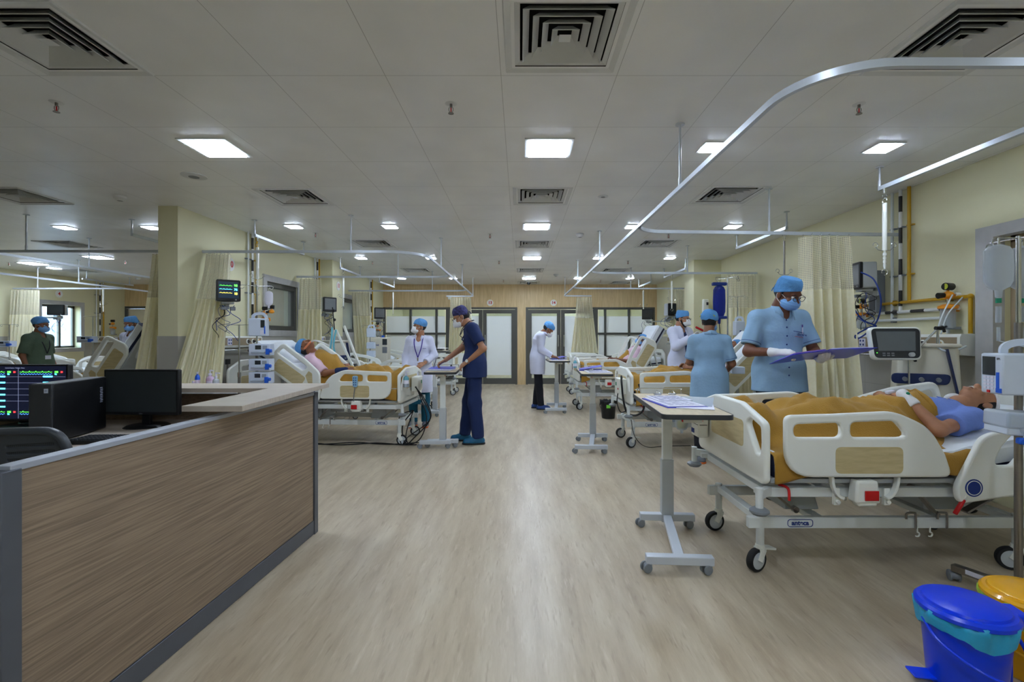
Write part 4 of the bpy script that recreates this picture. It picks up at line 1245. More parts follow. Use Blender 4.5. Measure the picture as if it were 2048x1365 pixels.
def person(label, M, H=1.7, skin=skin1, pose=None, top=None, sleeve=.75, hem=.72, coat=None, legs=darkcloth, shoes=shoegrey, cap='bouffant', capm=None,
           mask=None, maskm=None, glasses=False, gloves=False, collar=True, neckv=.05, eyes=True, hair=True, w=1.0, belly=0, trim=None, mouth=False, seed=0, shoeonly=None, tw=1.0, vox=.007, coatopen=.03, capcut=.45, topname='shirt'):
    s = H / 1.70; J = dict(J0); J.update(pose or {})
    root = thing('person', label, 'person', M=M @ Matrix.Scale(s, 4))
    pel, nek, hd = VV(J['pel']), VV(J['nek']), VV(J['hd'])
    B = SDF(vox, .025); torso(B, J, 0, w=w, belly=belly)
    hf = VV(J['hf']).normalized(); hu = VV(J['hu']); hu = (hu - hf * hu.dot(hf)).normalized(); hr = hf.cross(hu)
    HM = Matrix((hr, hf, hu)).transposed().to_4x4(); HM.translation = hd; H3 = HM.to_3x3()
    jaw = HM @ Vector((0, -.005, -.07))
    B.rc(nek - Vector((0, 0, .03)), jaw, .058, .052)
    for q in 'LR':
        sh, el, wr = VV(J['sh' + q]), VV(J['el' + q]), VV(J['wr' + q])
        B.rc(sh, el, .046, .037); B.rc(el, wr, .040, .0265)
        hp, kn, an = VV(J['hip' + q]), VV(J['kn' + q]), VV(J['an' + q]); ft = VV(J['ft' + q]).normalized()
        B.rc(hp, kn, .083, .057); B.rc(kn, an, .054, .036); B.rc(an - Vector((0, 0, .035)) * 1, an + ft * .13 - VV(J.get('dn', (0, 0, 1))) * .055, .036, .026)
    Hd = SDF(.0042, .012)
    P_ = lambda x, y, z: HM @ Vector((x, y, z))
    Hd.ell(P_(0, -.012, .03), (.074, .094, .086), H3).ell(P_(0, .02, -.028), (.061, .070, .080), H3).ell(P_(0, .04, -.076), (.042, .042, .033), H3).rc(P_(0, -.02, -.04), P_(0, -.03, -.12), .052, .053)
    Hd.rc(P_(0, .082, .012), P_(0, .102, -.026), .008, .0125).rc(P_(0, .1, -.03), P_(0, .085, -.034), .012, .015).rc(P_(-.03, .074, .022), P_(.03, .074, .022), .012)
    for q in (-1, 1):
        Hd.ell(P_(q * .076, -.008, -.008), (.010, .020, .032), H3, k=.006); Hd.ell(P_(q * .031, .083, .002), (.016, .012, .011), H3, sub=True); Hd.ell(P_(q * .04, .062, -.03), (.02, .02, .02), H3)
    if mouth: Hd.ell(P_(0, .09, -.072), (.023, .03, .018), H3, sub=True); Hd.rc(P_(-.018, .084, -.055), P_(.018, .084, -.055), .008).rc(P_(-.016, .08, -.09), P_(.016, .08, -.09), .008)
    else: Hd.rc(P_(-.020, .078, -.058), P_(.020, .078, -.058), .008).rc(P_(-.015, .078, -.068), P_(.015, .078, -.068), .008)
    parts = [B, Hd]
    HS = {}
    for q in 'LR':
        for gl in ((0, 1) if gloves else (0,)):
            hs = SDF(.0034, .010); hand(hs, J['wr' + q], J['hd' + q], J['hn' + q], q == 'R', J['cu' + q], .0016 if gl else (-.0005 if gloves else 0), J.get('thumb', 0))
            if gl:
                e, d = limb_pt(J, q, 1.78); hs.rc(e, VV(J['wr' + q]), .035, .0295, clip=[(e, -d)], k=.01); HS[q] = hs
            else: parts.append(hs)
    body = sdf_obj('body', skin, parts, root)
    if gloves:
        for q in 'LR': sdf_obj('glove', glove, HS[q], root)
    if eyes:
        for q in (-1, 1):
            e = MB().ball(P_(q * .031, .0745, .002), .0115, 12).build('eye', eyew, root)
            MB().ball(P_(q * .031, .0815, .001), .0056, 10).build('iris', iris, e)
        m = MB()
        for q in (-1, 1): m.tube([P_(q * .013, .09, .020), P_(q * .03, .089, .0255), P_(q * .05, .076, .020)], [.002, .0035, .0015], 6)
        m.build('eyebrow', hairm, root)
    if mouth: MB().tube([P_(-.017, .088, -.0605), P_(0, .094, -.0585), P_(.017, .088, -.0605)], .0032, 6).build('teeth', eyew, root)
    if hair:
        h = SDF(.006, .01); h.ell(P_(0, -.018, .018), (.0795, .099, .090), H3, clip=[(P_(0, .012, 0), hf * 1 - hu * .35), (P_(0, 0, -.055), -hu)])
        h.noise = folds(.002, 20, 60); sdf_obj('hair', hairm, h, root)
    if cap:
        h = SDF(.0042, .02); capo = hf * capcut - hu
        if cap == 'bouffant': h.ell(P_(0, -.022, .052), (.094, .114, .086), H3); h.noise = folds(.0035, 26, 50, seed)
        else: h.rc(P_(0, -.012, .02), P_(0, -.016, .062), .090, .086, flat=(hf, 1.1)); h.cut(P_(0, -.02, .128 if cap == 'tall' else .118), hu + hf * -.1); h.noise = folds(.002, 22, 34, seed)
        h.cut(P_(0, 0, .016), capo); co_ = sdf_obj('cap', capm or capblue, h, root)
        if cap != 'bouffant':
            m = MB()
            for k in (-1, 1): m.tube(bez([P_(0, -.112, .01), P_(k * .02, -.122, .0), P_(k * .025, -.124, -.03)], 4), .004)
            m.build('tie', capm or capblue, co_)
    if mask:
        h = SDF(.0038, .012)
        if mask == 'surgical': h.ell(P_(0, .042, -.052), (.067, .078, .060), H3, clip=[(P_(0, .008, 0), -hf), (P_(0, 0, .002), hu * 1 - hf * .15)]); h.noise = (lambda X, Y, Z, o=P_(0, 0, 0), u=hu: (.0012 * np.sin(((X - o.x) * u.x + (Y - o.y) * u.y + (Z - o.z) * u.z) * 300)).astype(np.float32))
        else: h.ell(P_(0, .056, -.046), (.056, .074, .060), H3, clip=[(P_(0, .015, 0), -hf), (P_(0, 0, .004), hu - hf * .2)]); h.rc(P_(0, .10, .0), P_(0, .122, -.06), .012, .02)
        mo = sdf_obj('mask', maskm or (maskblue if mask == 'surgical' else maskwhite), h, root)
        m = MB()
        for k in (-1, 1):
            m.tube(bez([P_(k * .060, .04, -.015), P_(k * .078, .0, .008), P_(k * .082, -.022, -.005), P_(k * .078, -.012, -.04), P_(k * .062, .03, -.07)], 5), .0018, 6)
        m.build('ear_loop', maskwhite, mo)
    if glasses:
        m = MB()
        for k in (-1, 1):
            m.tube([P_(k * .033 + .026 * math.cos(a * .5236), .112 - abs(.008 * math.cos(a * .5236)), .003 + .019 * math.sin(a * .5236)) for a in range(12)], .0018, 6, cyclic=True)
            m.tube(bez([P_(k * .059, .105, .008), P_(k * .078, .06, .01), P_(k * .083, -.02, .006)], 4), .0018, 6)
        m.tube([P_(-.008, .113, .006), P_(0, .115, .01), P_(.008, .113, .006)], .0018, 6)
        go = m.build('glasses', inkk, root)
    res = {'root': root, 'J': J, 'P': P_, 'M': root.matrix_world.copy()}
    up = lambda v: VV(v)
    if top:
        for layer, mm, g, sl, hz, opened in ([('scrub_top', top, .008, .3, .80, 0), ('white_coat', coat, .020, sleeve, hem, coatopen)] if coat else [(topname, top, .016, sleeve, hem, 0)]):
            T = SDF(.0058, .035); torso(T, J, g, w=w, belly=belly); sleeves(T, J, sl, g * .8)
            wai = VV(J['wai']); fl = ((0, 1, 0), .74)
            T.rc(wai, (pel.x, pel.y, hz - .02), .135 * w + g, (.165 if hz > .6 else .19) * w + g * .8, fl)
            if legs:
                for q in 'LR':
                    hp, kn = VV(J['hip' + q]), VV(J['kn' + q]); t_ = min(1, max(.2, (hp.z - hz + .04) / max(.1, hp.z - kn.z))); T.rc(hp + Vector((0, 0, .06)), hp.lerp(kn, t_), .100 + g * .9, .104 + g * .9)
            if legs: T.rc(pel + Vector((0, 0, .04)), (pel.x, pel.y, max(hz, .78)), .162 * w + g, .160 * w + g, ((0, 1, 0), .82))
            T.cut((0, 0, hz), (0, 0, -1)); T.noise = folds(.0035, 8, 18, seed)
            T.ell(nek + Vector((0, .01, .055)), (.066, .070, .062), sub=True)
            T.ell(nek + Vector((0, .085, .0)), (.028 + neckv * .3, .05, .03 + neckv), sub=True)
            if opened:
                for z in np.arange(hz - .05, 1.42, .05): T.ell((pel.x + (nek.x - pel.x) * (z - .93) * 2, .19 + max(0, (z - 1) * (nek.y - pel.y) * 2), z), (opened * (.6 + abs(z - 1.05) * 1.6), .12, .06), sub=True)
            to = sdf_obj(layer, mm, T, root); res['verts'] = np.array([v.co[:] for v in to.data.vertices]); res[layer] = to; res['top'] = to
            if trim and not coat:
                m = MB()
                for q in 'LR':
                    e, d = limb_pt(J, q, sl); e = e - d * .02; a = d.orthogonal().normalized(); b_ = d.cross(a)
                    m.tube([e + (a * math.cos(k * .3927) + b_ * math.sin(k * .3927)) * (.050 + g * .8 + .0075) for k in range(16)], .0018, 6, cyclic=True)
                m.build('sleeve_trim', trim, to)
        if collar:
            m = MB(); c = nek + Vector((0, .005, .015)); cm = coat or top
            for k in (-1, 1):
                pts = [c + Vector((k * .068 * math.sin(R(a)), -.062 * math.cos(R(a)) + .006 * a / 100, .018 - .02 * a / 120)) for a in range(0, 141, 14)]
                pts += [c + Vector((k * .035, .095, -.055))]
                vs = []; fs = []
                for i, p in enumerate(pts):
                    o = (p - c); o.z = 0; o.normalize(); hgt = .040 + .015 * (i / len(pts)) ** 2
                    vs += [p + Vector((0, 0, .012)), p + o * .022 + Vector((0, 0, .012 - hgt))]
                for i in range(len(pts) - 1): fs.append((2 * i, 2 * i + 1, 2 * i + 3, 2 * i + 2))
                m.add(vs, fs)
            co_ = m.build('collar', cm, res['top']); so = co_.modifiers.new('s', 'SOLIDIFY'); so.thickness = .004; so.offset = 1
    if legs:
        T = SDF(.007, .03); f = ((0, 1, 0), .74)
        T.rc(VV(J['wai']).lerp(pel, .6), pel, .140 * w, .158 * w, f); T.rc(pel, pel - Vector((0, 0, .04)), .158 * w, .15, f)
        for q in 'LR':
            hp, kn, an = VV(J['hip' + q]), VV(J['kn' + q]), VV(J['an' + q]); d = (an - kn).normalized()
            T.rc(hp, kn, .094, .072 * tw); T.rc(kn, an + d * .03, .072 * tw, .062 * tw, clip=[(an + d * .015, d)])
        T.noise = folds(.004, 10, 22, seed + 3); sdf_obj('trousers', legs, T, root)
    if shoes:
        for q in 'LR':
            an = VV(J['an' + q]); ft = VV(J['ft' + q]); ft.z = 0; ft.normalize()
            T = SDF(.0055, .02); T.rc(an + ft * -.035 + Vector((0, 0, -.05)), an + ft * .05 + Vector((0, 0, -.055)), .046, .046).rc(an + ft * .05 + Vector((0, 0, -.055)), an + ft * .145 + Vector((0, 0, -.062)), .05, .038)
            T.rc(an + ft * -.01, an + ft * .06 + Vector((0, 0, -.05)), .045, .045); T.cut((0, 0, .018), (0, 0, -1)); T.cut((0, 0, .085), (0, 0, 1))
            so = sdf_obj('shoe', shoes, T, root)
            T = SDF(.006, .02); T.rc(an + ft * -.035 + Vector((0, 0, -.08)), an + ft * .145 + Vector((0, 0, -.08)), .05, .048, flat=None); T.cut((0, 0, .0), (0, 0, -1)); T.cut((0, 0, .02), (0, 0, 1)); sdf_obj('sole', shoeonly or rubber, T, so)
    return res


def front(res, x, z, out=.002):
    v = res['verts']; d = np.hypot(v[:, 0] - x, v[:, 2] - z); i = np.where(d < .012)[0]
    y = v[i, 1].max() if len(i) else .1
    return Vector((x, y + out, z))


def buttons(res, zs, m, x=.004):
    for z in zs: MB().ball(front(res, x, z, .0), (.0062, .003, .0062), 8).build('button', m, res['top'])


def stand(x, y, rz): return Matrix.Translation((x, y, 0)) @ Matrix.Rotation(rz, 4, 'Z')


def lie(bed, px, back, pz=.79, py=0.0):
    b = R(back); Rm = Matrix(((0, -math.sin(b), math.cos(b)), (1, 0, 0), (0, math.cos(b), math.sin(b)))).to_4x4()
    return bed_matrix(bed) @ Matrix.Translation((px, py, pz)) @ Rm @ Matrix.Translation((0, 0, -.93))


def legs_lying(back, knee=0.0, spread=.09):
    "leg joints in the torso frame so that the legs lie along the mattress"
    b = R(back); dn = Vector((0, math.sin(b), -math.cos(b))); up = Vector((0, math.cos(b), math.sin(b)))
    o = {}
    for q, s in (('L', -1), ('R', 1)):
        hp = Vector((s * .085, 0, .90)); kn = hp + dn * .40 + up * (-.02 + knee) + Vector((s * .02, 0, 0)); an = kn + dn * (.40 - knee * .3) + up * (-.03 - knee)
        o['hip' + q] = hp; o['kn' + q] = kn; o['an' + q] = an; o['ft' + q] = up + dn * .25 + Vector((s * .15, 0, 0))
    o['dn'] = dn * -.2
    return o


# the man in navy scrubs
r = person('man in navy scrubs and patterned cap bending to write at a table', stand(-.55, 5.72, R(90)), 1.70, skin2,
           dict(wai=(0, .005, 1.08), che=(0, .02, 1.27), nek=(0, .06, 1.43), hd=(0, .165, 1.525), hf=(-.1, .85, -.5), hu=(0, .5, .85),
                shL=(-.17, .02, 1.385), elL=(-.225, -.12, 1.145), wrL=(-.17, .07, .985), hdL=(.15, .75, -.5), hnL=(.5, -.3, -.7), cuL=.5,
                shR=(.17, .03, 1.385), elR=(.215, .17, 1.15), wrR=(.14, .38, .99), hdR=(-.2, .8, -.45), hnR=(-.3, -.2, -.9), cuR=.75,
                anL=(-.09, -.05, .09), anR=(.10, .13, .09), knL=(-.1, -.01, .49), knR=(.1, .08, .49)),
           top=scrubnavy, sleeve=.72, hem=.80, legs=scrubnavy, shoes=shoeteal, cap='tall', capm=wood_mat('cap_pattern', (10, 12, 40), (70, 70, 130), (1, 1, 2.6), .85, 30), mask='cup', glasses=True, collar=False, neckv=.05, tw=1.12, seed=1, topname='scrub_top')
J = r['J']
wr = VV(J['wrL']); d = (wr - VV(J['elL'])).normalized(); q = wr - d * .012
wt = MB(); a = d.orthogonal().normalized(); b_ = d.cross(a)
wt.tube([q + (a * math.cos(k * .4488) + b_ * math.sin(k * .4488)) * .030 for k in range(14)], .006, 6, cyclic=True)
wo = wt.build('watch', steel, r['root']); o_ = (Vector((-1, .1, .5)) - d * Vector((-1, .1, .5)).dot(d)).normalized(); MB().cyl(q + o_ * .028, q + o_ * .038, .018, n=18).build('dial', signm, wo)
m = MB(); P_ = r['P']
pts = [VV(J['nek']) + Vector(p) for p in ((-.05, .115, -.13), (-.068, .075, -.04), (-.062, .0, .035), (0, -.052, .055), (.062, .0, .035), (.068, .075, -.04), (.04, .115, -.12))]
m.tube(bez(pts, 6), .0045); c1 = front(r, -.04, 1.20, .006); m.tube(bez([pts[0], front(r, -.05, 1.26, .008), c1], 6), .004)
st = m.build('stethoscope', inkk, r['root']); MB().cyl(c1 + Vector((0, -.004, 0)), c1 + Vector((0, .006, 0)), .019, n=18).build('chest_piece', chrome, st)
MB().box(front(r, -.075, 1.255, .003), (.07, .003, .012)).build('name_stripe', papers, r['top']); MB().box(front(r, -.075, 1.215, .003), (.09, .003, .004)).build('pocket_piping', inkr, r['top'])
pen = thing('pen', 'black pen in the writing hand of the man in navy scrubs', 'pen', M=r['M'] @ Matrix.Translation(VV(J['wrR']) + Vector((-.035, .125, -.03))))
MB().cyl((0, .012, -.055), (0.01, -.02, .06), .004).build('barrel', black, pen); MB().cyl((0, .012, -.055), (-.002, .014, -.062), .003, .001).build('tip', chrome, pen)

# the woman in the white coat
r = person('woman in long white coat, purple lanyard and white mask behind the left bed', stand(-1.44, 6.75, R(180)), 1.53, skin2,
           dict(hf=(.8, .6, -.02), shL=(-.155, -.01, 1.37), shR=(.155, -.01, 1.37), elL=(-.235, .0, 1.13), wrL=(-.12, .19, 1.02), hdL=(.6, .6, -.4), hnL=(.4, -.4, -.8), elR=(.225, -.02, 1.12), wrR=(.21, .08, .9)),
           top=coatwhite, sleeve=1.88, hem=.55, legs=tealcloth, shoes=shoegrey, shoeonly=shoeor, cap='bouffant', mask='cup', w=.95, seed=2, topname='white_coat', neckv=.07)
m = MB(); a = VV(r['J']['nek'])
lp = [front(r, 0, 1.10, .006), front(r, -.05, 1.25, .005), front(r, -.065, 1.36, .006), a + Vector((-.062, .02, .02)), a + Vector((0, -.07, .03)), a + Vector((.062, .02, .02)), front(r, .065, 1.36, .006), front(r, .05, 1.25, .005), front(r, 0, 1.10, .006)]
m.ribbon(bez(lp, 6), .014, .003, up=(.1, 1, .1)); lo = m.build('lanyard', mat('lanyard_purple', (58, 40, 150), .6), r['root']); MB().box(front(r, 0, 1.07, .006), (.02, .004, .05)).build('clip', steel, lo)
MB().box(front(r, -.09, 1.24, .003), (.07, .003, .006)).build('name_stitching', inkb, r['top'])
T = SDF(.008, .03); T.rc((0, 0, .75), (0, 0, .33), .15, .17, flat=((0, 1, 0), .7), clip=[((0, 0, .36), (0, 0, -1))]); T.noise = folds(.006, 14, 6); sdf_obj('long_shirt', tealcloth, T, r['root'])

# doctor at the far table
r = person('doctor in white coat bent over a far table before the glass doors', stand(.31, 8.38, R(-90)), 1.62, skin1,
           dict(wai=(0, .0, 1.08), che=(0, .03, 1.265), nek=(0, .10, 1.41), hd=(0, .205, 1.485), hf=(0, .7, -.7), hu=(0, .7, .7), shL=(-.165, .05, 1.36), shR=(.165, .05, 1.36), elR=(.20, .06, 1.11), wrR=(.15, .27, .985), hdR=(-.2, .9, -.2), hnR=(-.2, 0, -1),
                elL=(-.2, .08, 1.11), wrL=(-.10, .28, .985), hdL=(.2, .9, -.2), hnL=(0, 0, -1), anL=(-.1, -.03, .09), anR=(.09, .06, .09)),
           top=coatwhite, sleeve=1.85, hem=.66, legs=darkcloth, shoes=slipper, cap='bouffant', mask='cup', seed=4, topname='white_coat')
# doctor with the red tube
r = person('bearded doctor in glasses and open white coat raising a red torch', stand(2.36, 6.95, R(-150)), 1.68, skin2,
           dict(hd=(0, .05, 1.57), hf=(-.35, .9, -.22), shR=(.165, .0, 1.375), elR=(.22, .12, 1.15), wrR=(.05, .27, 1.30), hdR=(-.55, .2, .5), hnR=(-.5, .6, -.2), cuR=.9,
                shL=(-.165, .0, 1.375), elL=(-.23, .10, 1.15), wrL=(-.17, .30, 1.28), hdL=(.1, .2, .6), hnL=(.6, .5, 0), cuL=.8),
           top=scrubnavy, coat=coatwhite, sleeve=1.82, hem=.58, legs=darkcloth, shoes=shoegrey, cap='surgeon', mask='cup', glasses=True, gloves=True, seed=5, coatopen=.05)
Pq = r['P']; h = SDF(.005, .01); hm3 = r['P']
MB().tube([Pq(-.068, .0, -.02), Pq(-.06, .03, -.07), Pq(-.03, .06, -.105), Pq(0, .072, -.112), Pq(.03, .06, -.105), Pq(.06, .03, -.07), Pq(.068, .0, -.02)], .011, 8).build('beard', hairm, r['root'])
tor = thing('torch', 'red hand torch held up by the doctor in glasses', 'torch', M=r['M'] @ Matrix.Translation((-.03, .36, 1.385)))
MB().cyl((.09, -.02, .05), (-.10, .03, -.03), .016, n=14).build('barrel', red, tor); MB().cyl((-.10, .03, -.03), (-.14, .04, -.048), .02, .023, n=14).build('head', black, tor)
# nurse seen from behind
r = person('nurse in a light blue tunic seen from behind between two beds', stand(1.93, 4.80, R(-12)), 1.55, skin1,
           dict(hd=(.01, .03, 1.575), hf=(.45, .85, -.2), elR=(.235, .0, 1.11), wrR=(.21, .20, 1.0), hdR=(.1, .9, -.1), hnR=(-1, 0, -.2), elL=(-.2, .06, 1.12), wrL=(-.1, .26, 1.08), hdL=(.3, .9, 0), hnL=(.5, 0, -.8)),
           top=shirtblue, sleeve=.85, hem=.72, legs=darkcloth, shoes=shoegrey, shoeonly=shoeor, cap='bouffant', mask='surgical', gloves=True, trim=inkb, w=.98, seed=6, topname='tunic')
Pq = r['P']; MB().tube([Pq(.085 * math.sin(R(a)), -.125 + .03 * abs(math.sin(R(a))), .03 + .035 * math.cos(R(a))) for a in range(-80, 81, 16)], .004, 6).build('elastic_band', mat('elastic_yellow', (190, 190, 60), .7), r['root'])

# front nurse
r = person('male nurse in a light blue shirt and glasses reading an open blue folder', stand(2.12, 3.86, R(180)), 1.79, skin3,
           dict(che=(0, .005, 1.265), nek=(-.005, .02, 1.425), hd=(-.015, .10, 1.545), hf=(-.32, .82, -.48), hu=(-.1, .45, .87), shR=(.168, .0, 1.362), elR=(.25, .03, 1.105), wrR=(.145, .23, 1.105), hdR=(-.75, .6, .0), hnR=(-.4, -.2, -.8), cuR=.7,
                shL=(-.168, .0, 1.362), elL=(-.235, .06, 1.11), wrL=(-.16, .26, 1.055), hdL=(.35, .85, .12), hnL=(0, .0, 1), cuL=.28),
           top=shirtblue, sleeve=.80, hem=.80, legs=darkcloth, shoes=shoegrey, cap='surgeon', capm=capblue, mask='surgical', glasses=True, gloves=True, trim=inkb, seed=7, w=1.02, neckv=.045)
buttons(r, [1.345, 1.29, 1.225, 1.16, 1.04, .99, .93], inkb)
px = [front(r, -.045 - .012 * k, 1.262 - .002 * k, .003) for k in range(9)]
MB().tube(px, .0022, 6).build('pocket_piping', inkb, r['top'])
c = front(r, -.095, 1.235, .005); tm = MB().text('Andicare', .026, frame3(c, (-1, .35, -.12), (0, 0, 1)), .0006, .0004).build('shirt_logo', inkb, r['top'], smooth=False)
MB().tube([front(r, -.055, 1.222, .003), front(r, -.095, 1.217, .003), front(r, -.135, 1.213, .003)], .0014, 6).build('logo_underline', inkr, r['top'])
pen = thing('pen', 'white pen with violet cap clipped in the front nurse shirt pocket', 'pen', M=r['M'] @ Matrix.Translation(front(r, -.125, 1.29, .006)))
MB().cyl((0, 0, -.05), (0, 0, .0), .0045).build('barrel', papers, pen); MB().cyl((0, 0, 0), (0, 0, .02), .005).build('cap', mat('pen_violet', (92, 70, 150), .4), pen)
NURSE = r

# olive shirt and the capped staff behind the bed in the left ward
r = person('woman in an olive collared shirt, blue cap and blue mask with badge', stand(-7.13, 6.98, R(-92)), 1.57, skin1,
           dict(hd=(0, .04, 1.575), hf=(-.12, .97, -.12), elL=(-.22, -.06, 1.1), elR=(.22, -.03, 1.1)), top=olive, sleeve=.9, hem=.75, legs=darkcloth, cap='bouffant', mask='surgical', w=1.1, belly=.01, seed=8, vox=.008)
a = VV(r['J']['nek']); lp = [front(r, 0, 1.12, .006), front(r, -.05, 1.27, .005), a + Vector((-.062, .05, .0)), a + Vector((0, -.07, .03)), a + Vector((.062, .05, .0)), front(r, .05, 1.27, .005), front(r, 0, 1.12, .006)]
lo = MB().ribbon(bez(lp, 6), .014, .003, up=(.1, 1, .1)).build('lanyard', inkk, r['root']); MB().box(front(r, 0, 1.06, .008), (.09, .004, .06)).build('badge', papers, lo)
r = person('capped and masked staff member in white beyond the raised left ward bed', stand(-6.05, 7.35, R(170)), 1.60, skin1, dict(hf=(.1, .9, -.3)), top=coatwhite, sleeve=1.85, hem=.6, cap='surgeon', mask='surgical', seed=9, vox=.008, topname='white_coat')


# ------------------------------------------------------------------ patients, pillows and blankets
def pillow(bed, x, y, z, back, label, L=.40, W=.62, T=.11, name='pillow'):
    b = R(back); M = bed_matrix(bed) @ Matrix.Translation((x, y, z)) @ Matrix.Rotation(-b, 4, 'Y')
    t = thing(name, label, 'pillow', M=M)
    vs = []; fs = []; n = 20; m = 26
    for side in (1, -1):
        for i in range(n + 1):
            for j in range(m + 1):
                u = -1 + 2 * i / n; v = -1 + 2 * j / m
                h = max(0, (1 - abs(u) ** 3.2)) ** .55 * max(0, (1 - abs(v) ** 3.2)) ** .55
                pin = 1 - .07 * (abs(u) ** 2 + abs(v) ** 2) + .05 * abs(u * v)
                h += .05 * math.sin(6 * u + 4 * v) * h
                if side > 0: h -= .35 * math.exp(-((u + .1) ** 2 * 5 + v * v * 7))
                vs.append((u * L / 2 * pin, v * W / 2 * pin, side * h * T / 2))
    o = (n + 1) * (m + 1)
    for s in (0, 1):
        for i in range(n):
            for j in range(m):
                a = s * o + i * (m + 1) + j; f = (a, a + m + 1, a + m + 2, a + 1); fs.append(f if s == 0 else f[::-1])
    for i in range(n): fs += [(i * (m + 1), o + i * (m + 1), o + (i + 1) * (m + 1), (i + 1) * (m + 1)), (i * (m + 1) + m, (i + 1) * (m + 1) + m, o + (i + 1) * (m + 1) + m, o + i * (m + 1) + m)]
    for j in range(m): fs += [(j, j + 1, o + j + 1, o + j), (n * (m + 1) + j, o + n * (m + 1) + j, o + n * (m + 1) + j + 1, n * (m + 1) + j + 1)]
    MB().add(vs, fs).build('pillowcase', sheet, t, ang=80)
    return t


def blanket(bed, res, label, x0=.05, x1=1.15, drop=.2, m=mustard, extra=(), seed=1, tilt=0.0, lift=.022, zb=.68, back=12):
    "cloth laid over the body; heights come from the limbs below it"
    Mi = bed_matrix(bed).inverted(); caps = []
    if res:
        J = res['J']; Mw = Mi @ res['M']; s = Mw.to_scale()[0]
        for a, b, ra, rb in (('hipL', 'knL', .09, .065), ('hipR', 'knR', .09, .065), ('knL', 'anL', .065, .05), ('knR', 'anR', .065, .05), ('pel', 'wai', .12, .11), ('wai', 'che', .11, .115)):
            p, q = Mw @ VV(J[a]), Mw @ VV(J[b])
            for k in range(13):
                t = k / 12; caps.append((p.lerp(q, t), (ra + (rb - ra) * t) * s))
        for q in 'LR':
            an = Mw @ VV(J['an' + q]); ft = Mw.to_3x3() @ VV(J['ft' + q]).normalized()
            for k in range(5): caps.append((an + ft * .026 * k, .05))
    for e in extra: caps.append((Vector(e[:3]), e[3]))
    rr = random.Random(seed); ph = [rr.uniform(0, 6) for _ in range(8)]
    nu, nv = 76, 64; hw = .405
    us = [x0 + (x1 - x0) * i / nu for i in range(nu + 1)]; ws = [-(hw + drop) + 2 * (hw + drop) * j / nv for j in range(nv + 1)]
    bk = R(back)
    X, Wd = np.meshgrid(us, ws, indexing='ij')
    Y = np.clip(Wd, -hw, hw); ov = np.maximum(0, np.abs(Wd) - hw)
    base = zb + np.maximum(0, X - 1.0) * math.tan(bk); Z = base + .006
    for c, r_ in caps:
        d2 = (X - c.x) ** 2 + (Y - c.y) ** 2; rr_ = r_ + lift
        Z = np.maximum(Z, np.where(d2 < rr_ ** 2, c.z + np.sqrt(np.maximum(0, rr_ ** 2 - d2)), 0))
    for it in range(44):
        A = Z.copy(); A[1:-1, 1:-1] = (Z[:-2, 1:-1] + Z[2:, 1:-1] + Z[1:-1, :-2] + Z[1:-1, 2:]) / 4
        Z = np.maximum(Z - .0006, A - .0008)
    wr = (np.sin(9 * X + 14 * Y + 2.2 * np.sin(5 * X + ph[0]) + ph[1]) * .5 + np.sin(17 * Y - 12 * X + 2 * np.sin(7 * Y + ph[2]) + ph[3]) * .35 + np.sin(26 * X + 9 * Y + 3 * np.sin(4 * Y + 3 * X + ph[4])) * .3)
    amp = .018 * np.clip((Z - base) / .12, .35, 1.3)
    Z = Z + amp * np.abs(wr) * 1.4
    up_ = np.clip((Z - base) / .10, .25, 1)
    Z = Z + up_ * (.026 * (1 - np.abs(np.sin(4.5 * X + 6 * Y + 1.6 * np.sin(3 * X + ph[0]) + ph[2]))) ** 4 + .018 * (1 - np.abs(np.sin(8 * X - 6 * Y + 1.5 * np.sin(5 * Y + ph[1]) + ph[3]))) ** 3 + .012 * (1 - np.abs(np.sin(15 * X + 5 * Y + 2 * np.sin(6 * Y + ph[4])))) ** 3)
    e = np.clip(ov / .04, 0, 1)
    fall = .5 + .25 * np.exp(-((X - x0) / .14) ** 2)
    Zd = Z - ov * (fall * 1.5) - .01 * e; sgn = np.sign(Wd)
    Yo = Y + sgn * (.006 * np.sin(22 * X + ph[5]) + .008) * e * (ov > 0)
    Yo = np.clip(Yo, -.418, .418)
    t = thing('blanket', label, 'blanket', M=bed_matrix(bed))
    skew = tilt * Y
    vs = np.stack([X + skew * ((X - x0) / (x1 - x0)) + .01 * np.sin(12 * Y + ph[6]), Yo, Zd], -1).reshape(-1, 3)
    k = nv + 1; fs = [(i * k + j, (i + 1) * k + j, (i + 1) * k + j + 1, i * k + j + 1) for i in range(nu) for j in range(nv)]
    o = MB().add(vs.tolist(), fs).build('cloth', m, t, ang=180)
    so = o.modifiers.new('thick', 'SOLIDIFY'); so.thickness = .009; so.offset = 1
    # rolled top edge
    pts = [Vector(vs[nu * k + j]) + Vector((.0, 0, .012)) for j in range(6, nv - 5, 2)]
    MB().tube(pts, [.010 + .005 * math.sin(j * .9 + ph[7]) for j in range(len(pts))], 8).build('folded_hem', m, t, ang=180)
    return t


